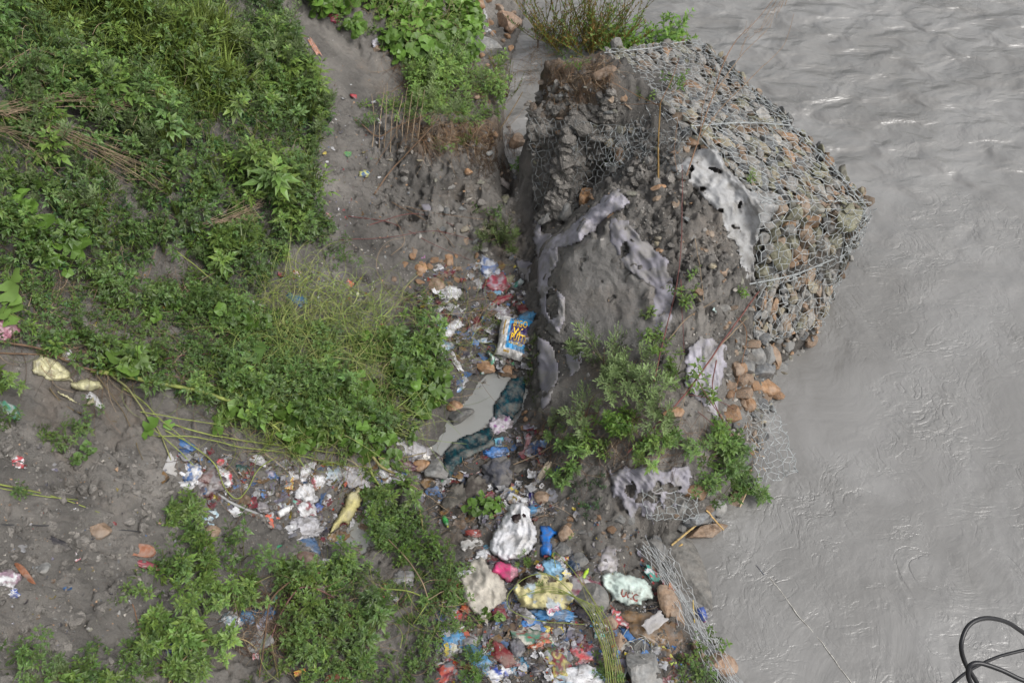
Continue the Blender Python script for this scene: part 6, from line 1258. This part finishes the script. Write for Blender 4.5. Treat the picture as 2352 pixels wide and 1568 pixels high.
# vines and branches
YG = (.20, .235, .06); BRN = (.15, .095, .06); RDB = (.14, .05, .045); DRY = (.27, .20, .13)
def vine(label, paths, name='vine', cat='vine', lift=.06):
    org = None; mb = MB()
    for pth, r0, r1, col in paths:
        Q = np.array([hit(q[0], q[1]) + np.array([0, 0, (q[2] if len(q) > 2 else lift)]) for q in pth])
        if org is None: org = Q[0]
        c = catmull(Q - org, 6); c = c + np.stack([pn(c + 3, 6, 1), pn(c + 3, 6, 2), pn(c + 3, 6, 3)], -1) * .012; tube(mb, c, r0, r1, col, 6)
    return tag(mb.build(name, M['stem'], loc=org, smooth=True), label, cat)
vine('thick yellow-green branch forking across the weeds from the cream sack', [([(215,862,.1),(300,880,.12),(380,905,.20),(480,930,.24),(550,955,.26),(580,967,.26)], .028, .018, YG), ([(580,967,.26),(640,945,.28),(700,935,.28),(800,905,.22)], .016, .008, YG), ([(550,955,.26),(600,900,.3),(628,862,.28)], .012, .008, YG), ([(580,967,.26),(640,1003,.2),(670,1040,.14),(700,1080,.08)], .014, .008, YG), ([(632,1000,.2),(700,970,.24),(745,930,.2)], .010, .006, YG)], 'branch', 'branch')
vine('brown trailing stem running beside the thick yellow-green branch', [([(-20,795,.1),(100,815,.1),(200,860,.12),(300,878,.12),(420,905,.12),(540,935,.08)], .013, .007, BRN), ([(-20,820,.08),(120,830,.1),(260,850,.1),(400,890,.1),(470,880,.1)], .009, .005, BRN)])
vine('long brown stems sweeping right above the thick branch', [([(150,800,.1),(280,850,.12),(400,880,.14),(500,900,.14),(640,905,.1)], .007, .004, BRN), ([(100,770,.1),(240,820,.12),(330,850,.12)], .006, .004, BRN), ([(380,840,.12),(460,830,.14),(560,838,.14),(640,855,.1)], .006, .003, RDB)])
vine('olive stem curving down the silt left of the rubbish belt', [([(255,870,.1),(300,905,.1),(340,960,.08),(370,1000,.06),(395,1060,.03)], .014, .007, (.19, .19, .08)), ([(290,905,.1),(330,930,.1),(380,980,.1),(430,1020,.08)], .008, .005, YG)])
vine('thin curved stem from the cream sack down the left silt', [([(100,840,.05),(120,900,.04),(160,940,.03),(230,965,.02),(270,970,.02)], .008, .005, (.12, .09, .045)), ([(225,870,.1),(270,930,.1),(300,980,.08),(330,1060,.04)], .006, .004, (.12, .09, .045))])
vine('looping yellow-green vine hanging over the white packet', [([(385,1000,.1),(440,1030,.1),(500,1080,.12),(520,1130,.1),(545,1152,.06),(570,1135,.08),(595,1090,.1),(640,1060,.1)], .008, .006, YG), ([(400,985,.1),(480,1010,.12),(600,1030,.12),(700,1040,.1),(780,1050,.08)], .009, .006, YG)])
vine('arching green vines along the top of the rubbish belt', [([(370,1015,.12),(460,1020,.14),(560,1040,.12),(660,1050,.1),(760,1070,.08),(850,1080,.06)], .007, .005, YG), ([(350,990,.1),(420,1050,.1),(460,1090,.08),(470,1105,.06)], .007, .004, YG), ([(330,960,.12),(470,985,.14),(600,1000,.12),(690,1020,.1)], .006, .004, YG)])
vine('forked yellow branch with a broken root right of the rubbish belt', [([(858,1060,.12),(880,1085,.12),(930,1110,.1),(960,1160,.1),(975,1230,.06)], .018, .010, (.24, .21, .09)), ([(870,1065,.12),(930,1060,.1),(980,1045,.06)], .008, .005, (.22, .18, .08)), ([(848,1085,.1),(868,1115,.08),(885,1135,.04)], .014, .012, YG), ([(900,1100,.1),(960,1130,.1),(1030,1180,.06)], .006, .004, DRY)], 'branch', 'branch')
vine('green runner creeping over the left silt slope', [([(-20,1110,.02),(70,1130,.03),(150,1150,.02),(230,1178,.02)], .010, .004, YG), ([(-20,1118,.02),(90,1142,.03),(180,1150,.02)], .006, .004, YG)])
vine('bundle of long pliant green stems looping over the yellow stained sack', [([(1390,1600,.1),(1385,1530,.2),(1350,1440,.28),(1280,1360,.3),(1220,1345,.26),(1170,1380,.2),(1175,1420,.2),(1250,1445,.2),(1340,1450,.2)], .006, .004, YG)] + [([(1400 + 6 * k, 1600, .1), (1380 + 5 * k, 1500, .22), (1330 + 9 * k, 1410 + 4 * k, .28), (1260 + 14 * k, 1370 + 6 * k, .26), (1190 + 12 * k, 1390 - 4 * k, .2)], .0055, .003, YG) for k in range(7)] + [([(1395 + 4 * k, 1600, .1), (1375 + 8 * k, 1480, .2), (1340 + 10 * k, 1380 + 10 * k, .2), (1320 + 9 * k, 1300 + 22 * k, .14)], .0045, .003, (.22, .20, .10)) for k in range(5)])
vine('single green stem arching above the navy knotted bag', [([(1395,1480,.2),(1360,1400,.25),(1300,1320,.28),(1270,1290,.24),(1275,1320,.18)], .005, .004, YG)])
vine('brown stem bundle bending down beside the lilac-white bag with blue band', [([(740,1330,.16),(680,1350,.2),(630,1400,.2),(615,1470,.14),(600,1560,.08)], .012, .007, (.13, .08, .05)), ([(820,1440,.12),(770,1390,.2),(700,1370,.22),(650,1430,.18),(620,1500,.1)], .012, .006, (.14, .07, .06)), ([(700,1360,.2),(640,1340,.2),(560,1370,.12)], .006, .004, (.16, .15, .06)), ([(630,1490,.14),(640,1560,.06)], .008, .006, (.16, .15, .06)), ([(760,1390,.2),(800,1440,.16),(850,1520,.1),(880,1590,.08)], .006, .004, RDB)])
vine('thick pale stem arch at the bottom of the leafy bank', [([(380,1600,.1),(430,1530,.16),(480,1490,.2),(560,1480,.14),(600,1500,.06)], .009, .006, (.24, .19, .10))])
vine('brown forked stick leaning against the weeds left of the beige cloth', [([(885,1240,.1),(930,1290,.16),(970,1350,.2),(985,1390,.14)], .009, .007, DRY), ([(985,1390,.14),(940,1370,.14),(860,1360,.1)], .008, .007, YG), ([(985,1395,.14),(950,1440,.1)], .008, .005, YG), ([(985,1390,.14),(1030,1368,.14),(1060,1385,.1)], .006, .004, DRY)])
vine('long dark red stem rising across the middle of the fallen wall', [([(1500,890,.1),(1520,800,.14),(1545,700,.16),(1560,600,.18),(1562,480,.2),(1560,420,.3)], .008, .004, RDB), ([(1560,660,.15),(1565,760,.12),(1570,820,.08)], .005, .003, RDB)])
vine('thick red-brown stem leaning from the slabs to the leafy foot of the wall', [([(1440,1050,.1),(1500,1000,.18),(1570,930,.24),(1640,830,.22),(1700,740,.16),(1740,680,.1)], .012, .010, (.15, .06, .05)), ([(1640,830,.22),(1690,770,.16),(1715,740,.1)], .006, .004, DRY)])
vine('tangle of thin red stems hanging over the thin lilac cloth', [([(1640,850,.2),(1630,920,.2),(1650,980,.2),(1690,1030,.14),(1690,1070,.1)], .008, .004, RDB), ([(1590,880,.16),(1630,950,.2),(1670,1000,.16),(1695,1050,.1)], .005, .003, RDB), ([(1560,920,.14),(1640,935,.16),(1700,960,.1)], .004, .003, RDB), ([(1690,740,.1),(1712,775,.1),(1700,850,.12),(1680,930,.1)], .006, .004, (.2, .10, .05)), ([(1600,960,.14),(1650,1010,.14),(1700,1090,.08)], .004, .003, RDB)])
vine('dry yellow sapling stem standing on the silt hump', [([(1512,415,.0),(1510,370,.12),(1508,330,.3),(1508,300,.45)], .014, .009, (.22, .14, .05)), ([(1508,300,.45),(1530,270,.6),(1545,235,.7)], .006, .003, (.2, .11, .06)), ([(1508,305,.44),(1460,290,.5),(1400,260,.5)], .006, .003, (.2, .11, .06)), ([(1508,302,.45),(1470,300,.45),(1420,295,.4)], .005, .003, (.2, .11, .06))], 'dead_sapling', 'dead plant')
SPR = [([(1565,440,.0),(1590,380,.25),(1620,300,.5),(1660,220,.8),(1720,150,1.0),(1800,60,1.2)], .009, .004, (.22, .13, .08)), ([(1620,300,.5),(1680,230,.7),(1740,170,.9)], .006, .003, (.24, .16, .10)), ([(1600,360,.3),(1650,300,.4),(1720,250,.6),(1780,190,.8),(1800,130,.9)], .006, .003, (.24, .16, .10)), ([(1600,350,.3),(1605,300,.5),(1630,230,.6)], .005, .002, (.22, .13, .08)), ([(1565,440,.0),(1545,380,.2),(1550,320,.3)], .004, .002, (.22, .13, .08))]
r = np.random.default_rng(3)
for k in range(26):
    t = r.uniform(.2, 1); u0 = 1650 + 130 * t; v0 = 230 - 130 * t + r.uniform(-10, 40); SPR.append(([(u0, v0, .75 + .3 * t), (u0 + r.uniform(5, 30), v0 - r.uniform(15, 50), .85 + .3 * t)], .0035, .002, (.22, .15, .10)))
vine('tall dry twiggy plant reaching over the river from the pale grey torn cloth', SPR, 'dead_shrub', 'dead plant')
vine('two dry canes crossing the silt right of the long red stem', [([(1595,555,.05),(1605,620,.08),(1615,700,.05)], .005, .004, DRY), ([(1530,790,.05),(1580,740,.1),(1640,700,.08)], .007, .004, DRY)], 'dry_cane', 'dry stalk')
vine('bent dry stalk arch at the foot of the wall right of the pool', [([(1245,1010,.05),(1250,985,.1),(1290,960,.14),(1340,965,.1)], .006, .004, BRN), ([(1180,1075,.08),(1240,1050,.1),(1300,1010,.08)], .007, .004, DRY)], 'dry_cane', 'dry stalk')
vine('row of dry upright stalks at the eroded edge of the bank', [([(860 + 12 * k + r.uniform(-6, 6), 345 + r.uniform(-15, 15), .0), (862 + 13 * k, 300, .15), (865 + 15 * k + r.uniform(-10, 10), 250 + r.uniform(-20, 20), .35)], .006, .004, DRY) for k in range(9)] + [([(830,290,.05),(870,320,.05),(920,300,.1),(1000,270,.1)], .012, .006, BRN)], 'dry_stalks', 'dry stalk')
vine('leaning brown branches on the edge of the silt mound', [([(860,450,.03),(900,400,.08),(960,340,.1),(1010,290,.15)], .012, .007, BRN), ([(835,420,.03),(870,380,.08),(930,300,.2)], .007, .004, BRN), ([(1130,340,.1),(1170,290,.25),(1200,250,.35)], .012, .007, (.17, .12, .06)), ([(850,520,.03),(960,500,.08),(1080,540,.06)], .006, .003, RDB)], 'branch', 'branch')
vine('reddish roots trailing over the dark slope above the gully', [([(800,500,.03),(900,520,.06),(1000,570,.06),(1080,600,.03)], .006, .003, RDB), ([(780,555,.03),(900,550,.05),(1000,540,.08),(1100,560,.05)], .005, .003, RDB), ([(900,470,.05),(1000,530,.08),(1060,590,.03)], .006, .003, (.16, .10, .06)), ([(930,480,.05),(1010,500,.08),(1110,510,.05)], .005, .003, (.16, .10, .06)), ([(900,590,.03),(930,560,.06),(905,500,.03)], .004, .003, DRY)], 'roots', 'roots')
vine('green stem crossing the weeds above the square grey card', [([(410,590,.1),(480,650,.15),(540,700,.1),(620,740,.1)], .008, .005, YG), ([(560,560,.1),(650,600,.12),(740,640,.1),(860,690,.05)], .006, .004, YG)])
def dry_bundle(label, paths, seed, n_=26, spread=16):
    r = np.random.default_rng(seed); mb = MB(); org = None
    for k in range(n_):
        pth = paths[k % len(paths)]; o = r.normal(size=2) * spread * .4; o2 = r.normal(size=2) * spread
        Q = np.array([hit(q[0] + o[0] + (o2[0] - o[0]) * i / (len(pth) - 1), q[1] + o[1] + (o2[1] - o[1]) * i / (len(pth) - 1)) + np.array([0, 0, q[2] + r.uniform(0, .06)]) for i, q in enumerate(pth)])
        if org is None: org = Q[0]
        tube(mb, Q - org, .004, .002, np.array(DRY) * r.uniform(.6, 1.15), 4, 4)
        for j in range(7):
            i = r.uniform(.45, 1) * (len(Q) - 1.01); b = Q[int(i)] + (Q[int(i) + 1] - Q[int(i)]) * (i % 1); tube(mb, [b - org, b - org + r.normal(size=3) * .05 + (Q[-1] - Q[0]) / np.linalg.norm(Q[-1] - Q[0]) * .09], .0018, .001, np.array(DRY) * r.uniform(.7, 1.1), 3)
    return tag(mb.build('dry_stalk_bundle', M['stem'], loc=org), label, 'dry stalks')
dry_bundle('upper bundle of dry grey stalks lying across the slope weeds', [[(60,345,.5),(160,325,.55),(280,315,.55),(400,318,.5)], [(100,340,.5),(200,310,.55),(330,322,.5)]], 1, 16, 16)
dry_bundle('lower bundle of dry brown stalks sloping down through the weeds', [[(140,370,.5),(220,395,.5),(310,420,.45),(400,440,.4)], [(140,375,.5),(230,420,.45),(330,465,.4)], [(160,390,.5),(260,425,.45),(400,500,.35)]], 2, 20, 14)
dry_bundle('grey dry twig heap at the left edge of the slope', [[(0,340,.45),(60,345,.5),(130,350,.5)], [(0,370,.4),(90,390,.45),(160,420,.4)], [(60,250,.45),(100,230,.5),(130,250,.45)]], 3, 24, 26)
dry_bundle('pale dry twigs arching out of the lower edge of the slope weeds', [[(480,560,.3),(540,545,.35),(600,520,.35)], [(500,550,.3),(560,560,.35),(590,530,.3)]], 4, 16, 10)
def strands(name, label, polys, seed, n_, cols, rad, length, lift, cat, ddir=None, mat='stem'):
    r = np.random.default_rng(seed); mb = MB()
    for poly in polys:
        uv = scatter_px(poly, n_, r); U = [uv]; a = r.uniform(0, 6.28, n_) if ddir is None else R(ddir) + r.normal(size=n_) * .5; cv = r.normal(size=n_) * .5; p = uv.copy(); pts_ = [p.copy()]
        L_ = length * r.uniform(.4, 1.3, n_)
        for k in range(4):
            p = p + np.stack([np.cos(a), np.sin(a)], -1) * (L_ / 4)[:, None]; a = a + cv; pts_.append(p.copy())
        A_ = np.array(pts_); Wd = hit(A_[..., 0], A_[..., 1]); Wd[..., 2] += lift[0] + r.uniform(0, 1, (1, n_)) * lift[1] + np.sin(np.linspace(0, np.pi, 5))[:, None] * lift[1] * .5
        for i in range(n_):
            w_ = Wd[:, i]
            if np.abs(np.diff(w_[:, 2])).max() > .5: continue
            tube(mb, w_, rad * r.uniform(.6, 1.3), rad * .5, np.array(cols[r.integers(len(cols))]) * r.uniform(.6, 1.3), 3, 3)
    tag(mb.build(name, M[mat]), label, cat, kind='stuff')
strands('fallen_stems', 'matted yellow-green stems lying over the middle of the bank', [[(610,650),(720,650),(880,710),(930,800),(800,860),(650,820),(600,720)], [(560,770),(760,800),(1000,860),(960,1020),(700,1060),(500,960)]], 1, 560, [YG, (.18, .24, .06), (.13, .19, .05), (.24, .25, .09)], .0036, 120, (.04, .20), 'fallen stems')
strands('creeping_stems', 'loose green and brown runners across the rubbish', [[(400,900),(1000,960),(880,1080),(500,1050)], [(560,860),(1020,830),(1000,960),(600,900)], [(620,1300),(1060,1330),(1000,1560),(620,1560)], [(880,640),(1180,700),(1100,850),(900,760)]], 2, 150, [YG, (.13, .16, .05), BRN, DRY], .0032, 130, (.03, .10), 'fallen stems')
strands('dry_grass', 'brown dead grass and roots hanging from the mound and wall top', [[(920,280),(1180,280),(1170,350),(940,340)], [(1215,110),(1390,120),(1400,200),(1280,230),(1215,200)], [(900,130),(1150,170),(1100,270),(930,210)]], 3, 420, [(.16, .09, .05), (.20, .13, .07), DRY], .0028, 70, (.01, .06), 'dead grass')
strands('root_hairs', 'dark fine roots on the shaded face of the mound', [[(1060,300),(1190,300),(1180,400),(1090,380)]], 4, 300, [(.07, .045, .03), (.1, .07, .045)], .003, 60, (.0, .06), 'roots', 90)
strands('brown_tangle', 'brown stems matted under the plants on the wall foot', [[(1240,960),(1560,960),(1700,1050),(1500,1080),(1260,1080)], [(540,1380),(700,1350),(680,1500),(560,1520)]], 5, 260, [BRN, (.1, .06, .04), DRY], .003, 90, (.01, .08), 'fallen stems')
strands('bank_stems', 'brown and olive stems tangled under the weeds of the middle bank', [[(0,540),(500,640),(600,860),(300,900),(0,800)]], 8, 420, [BRN, (.1, .07, .045), (.13, .15, .06), DRY], .0032, 120, (.01, .12), 'fallen stems')
strands('slope_stalks', 'thin yellow stalks scattered among the slope weeds', [[(0,150),(640,50),(740,480),(400,600),(0,560)], [(700,20),(1080,30),(1060,160),(850,100)]], 6, 160, [YG, DRY], .0025, 60, (.3, .25), 'fallen stems')
# tiny shreds: too many to count
r = np.random.default_rng(99); mb = MB(); a, b = np.meshgrid(np.linspace(-1, 1, 3), np.linspace(-1, 1, 3), indexing='ij'); q = np.stack([a.ravel(), b.ravel() * .7, .5 * np.abs(a.ravel()) + .3 * b.ravel() ** 2], -1); q[:, :2] += r.normal(size=(9, 2)) * .2
ix = np.arange(9).reshape(3, 3); F = np.stack([ix[:-1, :-1], ix[1:, :-1], ix[1:, 1:], ix[:-1, 1:]], -1).reshape(-1, 4)
for poly, n_ in [([(960,600),(1200,610),(1225,860),(1100,850),(1040,900),(960,760)], 420), ([(400,1020),(640,1060),(900,1070),(900,1180),(760,1260),(600,1200),(420,1130)], 460), ([(1000,1400),(1100,1250),(1300,1270),(1420,1440),(1560,1470),(1600,1568),(1000,1568)], 1300), ([(1010,1060),(1250,960),(1280,1180),(1100,1230),(1000,1200)], 380), ([(740,220),(880,230),(880,500),(760,560),(730,400)], 120), ([(600,600),(860,640),(880,760),(700,700)], 120), ([(0,1000),(400,1080),(600,1250),(0,1568)], 90), ([(1240,1100),(1480,1220),(1600,1560),(1300,1400)], 200)]:
    uv = scatter_px(poly, n_, r); pp = hit(uv[:, 0], uv[:, 1]) + np.array([0, 0, .008]); n_ = int(n_ * 1.6); uv = scatter_px(poly, n_, r); pp = hit(uv[:, 0], uv[:, 1]) + np.array([0, 0, .006]); s = r.uniform(.006, .02, n_) * r.lognormal(0, .45, n_); PC = np.array([W_ * .8, W_ * .6, GR, GR * .7, BL * .5 + .03, RD * .5 + .02, YL * .4, BR, DK * 2, OG * .5, W_ * .5, TN * .5, LV * .5, DG_, BR * .6, GR * .5, DG_ * .5])
    inst(mb, (q, F), pp, s, rand_rots(n_, r, .7), PC[r.integers(0, len(PC), n_)] * r.uniform(.6, 1.05, (n_, 1)))
tag(mb.build('shredded_litter', M['plastic']), 'countless tiny shreds of plastic trodden into the silt', 'litter', kind='stuff')

strands('litter_straw', 'thin dead twigs and straw lying through the rubbish', [[(1000,1400),(1100,1250),(1400,1270),(1560,1470),(1600,1568),(1000,1568)], [(900,1080),(1250,980),(1280,1200),(1000,1230)], [(400,1040),(900,1080),(800,1240),(500,1150)]], 7, 170, [DRY, BRN, (.1, .07, .05)], .003, 70, (.0, .05), 'twigs')

r = np.random.default_rng(55); mb = MB()
for q_ in range(6):
    a, b = np.meshgrid(np.linspace(-1, 1, 9), np.linspace(-1, 1, 7), indexing='ij'); a = a.ravel(); b = b.ravel(); qq = np.stack([a + q_ * 9, b, 0 * a], -1)
    X = np.stack([a * (1 + .6 * pn(qq * 1.6)), b * .7 * (1 + .8 * pn(qq * 2.2, 1, 3)), .55 * np.abs(pn(qq * 1.5, 1, 2)) + .35 * np.abs(pn(qq * 3.4, 1, 5))], -1); ix = np.arange(63).reshape(9, 7); F = np.stack([ix[:-1, :-1], ix[1:, :-1], ix[1:, 1:], ix[:-1, 1:]], -1).reshape(-1, 4)
    for poly, n_ in [([(1000,1400),(1100,1250),(1300,1270),(1420,1440),(1560,1470),(1600,1568),(1000,1568)], 42), ([(960,600),(1200,610),(1225,860),(1100,850),(1040,900),(960,760)], 36), ([(400,1020),(640,1060),(900,1070),(900,1180),(760,1260),(600,1200),(420,1130)], 34), ([(1010,1060),(1250,960),(1280,1180),(1100,1230),(1000,1200)], 30), ([(870,1030),(1000,1040),(1080,1110),(960,1160),(860,1100)], 12)]:
        uv = scatter_px(poly, n_, r); pp = hit(uv[:, 0], uv[:, 1]) + np.array([0, 0, .005]); PC = np.array([GR * .7, DG_ * .7, W_ * .45, BR * .7, LV * .35, DK * 2.5, BL * .3 + .05, TN * .4, MR * .5, W_ * .6, W_ * .75, W_ * .55]); inst(mb, (X, F), pp, r.uniform(.03, .085, n_), rand_rots(n_, r, .35), PC[r.integers(0, len(PC), n_)])
tag(mb.build('muddy_film', M['plastic'], smooth=True), 'matted muddy plastic film and rags trodden between the litter', 'litter', kind='stuff')

# ------------------------------------------------------------ labels of the many small things: tell each by the landmark nearest to it
import re
tops = [o for o in scene.objects if o.parent is None and o.get('label') and not o.get('kind')]
later_ids = {id(o) for o, _ in LATER}; later_names = {o.name for o, _ in LATER}
marks = []
for o in tops:
    if o.name in later_names or o['category'] in ('gabion', 'vine', 'branch', 'cable', 'wire netting'): continue
    s = re.split(r' (?:beside|below|above|left of|right of|under|between|near|at the|in the|on the|behind|among|lying|hanging|standing|growing|alone|over|down|cut|with|along|hidden|resting|spread|trailing|running|from|against|leaning|across|of the|stuck|through|touching|jutting|overhanging|peeping|pinned|half|sticking|showing|into|draped|slumped|pointing|curving|bending|stretched|stretching|full|packed|crumpled|beyond|just|crossed|drifting|around|partly|around|covered)(?= |$)', o['label'])[0]
    marks.append([s, o['label'], np.array(o.location)])
cnt = {}
for m_ in marks: cnt[m_[0]] = cnt.get(m_[0], 0) + 1
good = [(m_[0], m_[2]) for m_ in marks if cnt[m_[0]] == 1 and 2 <= len(m_[0].split()) <= 9]
full = [(m_[1], m_[2]) for m_ in marks if cnt[m_[0]] > 1 and len(m_[1].split()) <= 9]
good += full; GP = np.array([g_[1] for g_ in good]); gu, gv_ = project(GP)
used = {o['label'] for o in tops if o.name not in later_names}; groups = {}
bpy.context.view_layer.update()
for o, what in LATER:
    p = np.array(o.location); u, v = project(p[None]); u, v = float(u[0]), float(v[0]); dd = np.hypot(gu - u, gv_ - v); order = np.argsort(dd)
    best = None
    for i in order[:14]:
        du, dv = u - gu[i], v - gv_[i]
        rel = ('right of' if du > 0 else 'left of') if abs(du) > abs(dv) else ('below' if dv > 0 else 'above')
        for pre in ('', 'just ' if dd[i] < 45 else 'a little way '):
            lab = f'{what} {pre}{rel} the {good[i][0]}'
            if len(lab.split()) <= 16 and lab not in used: best = lab; break
        if best: break
    if best: o['label'] = best; used.add(best)
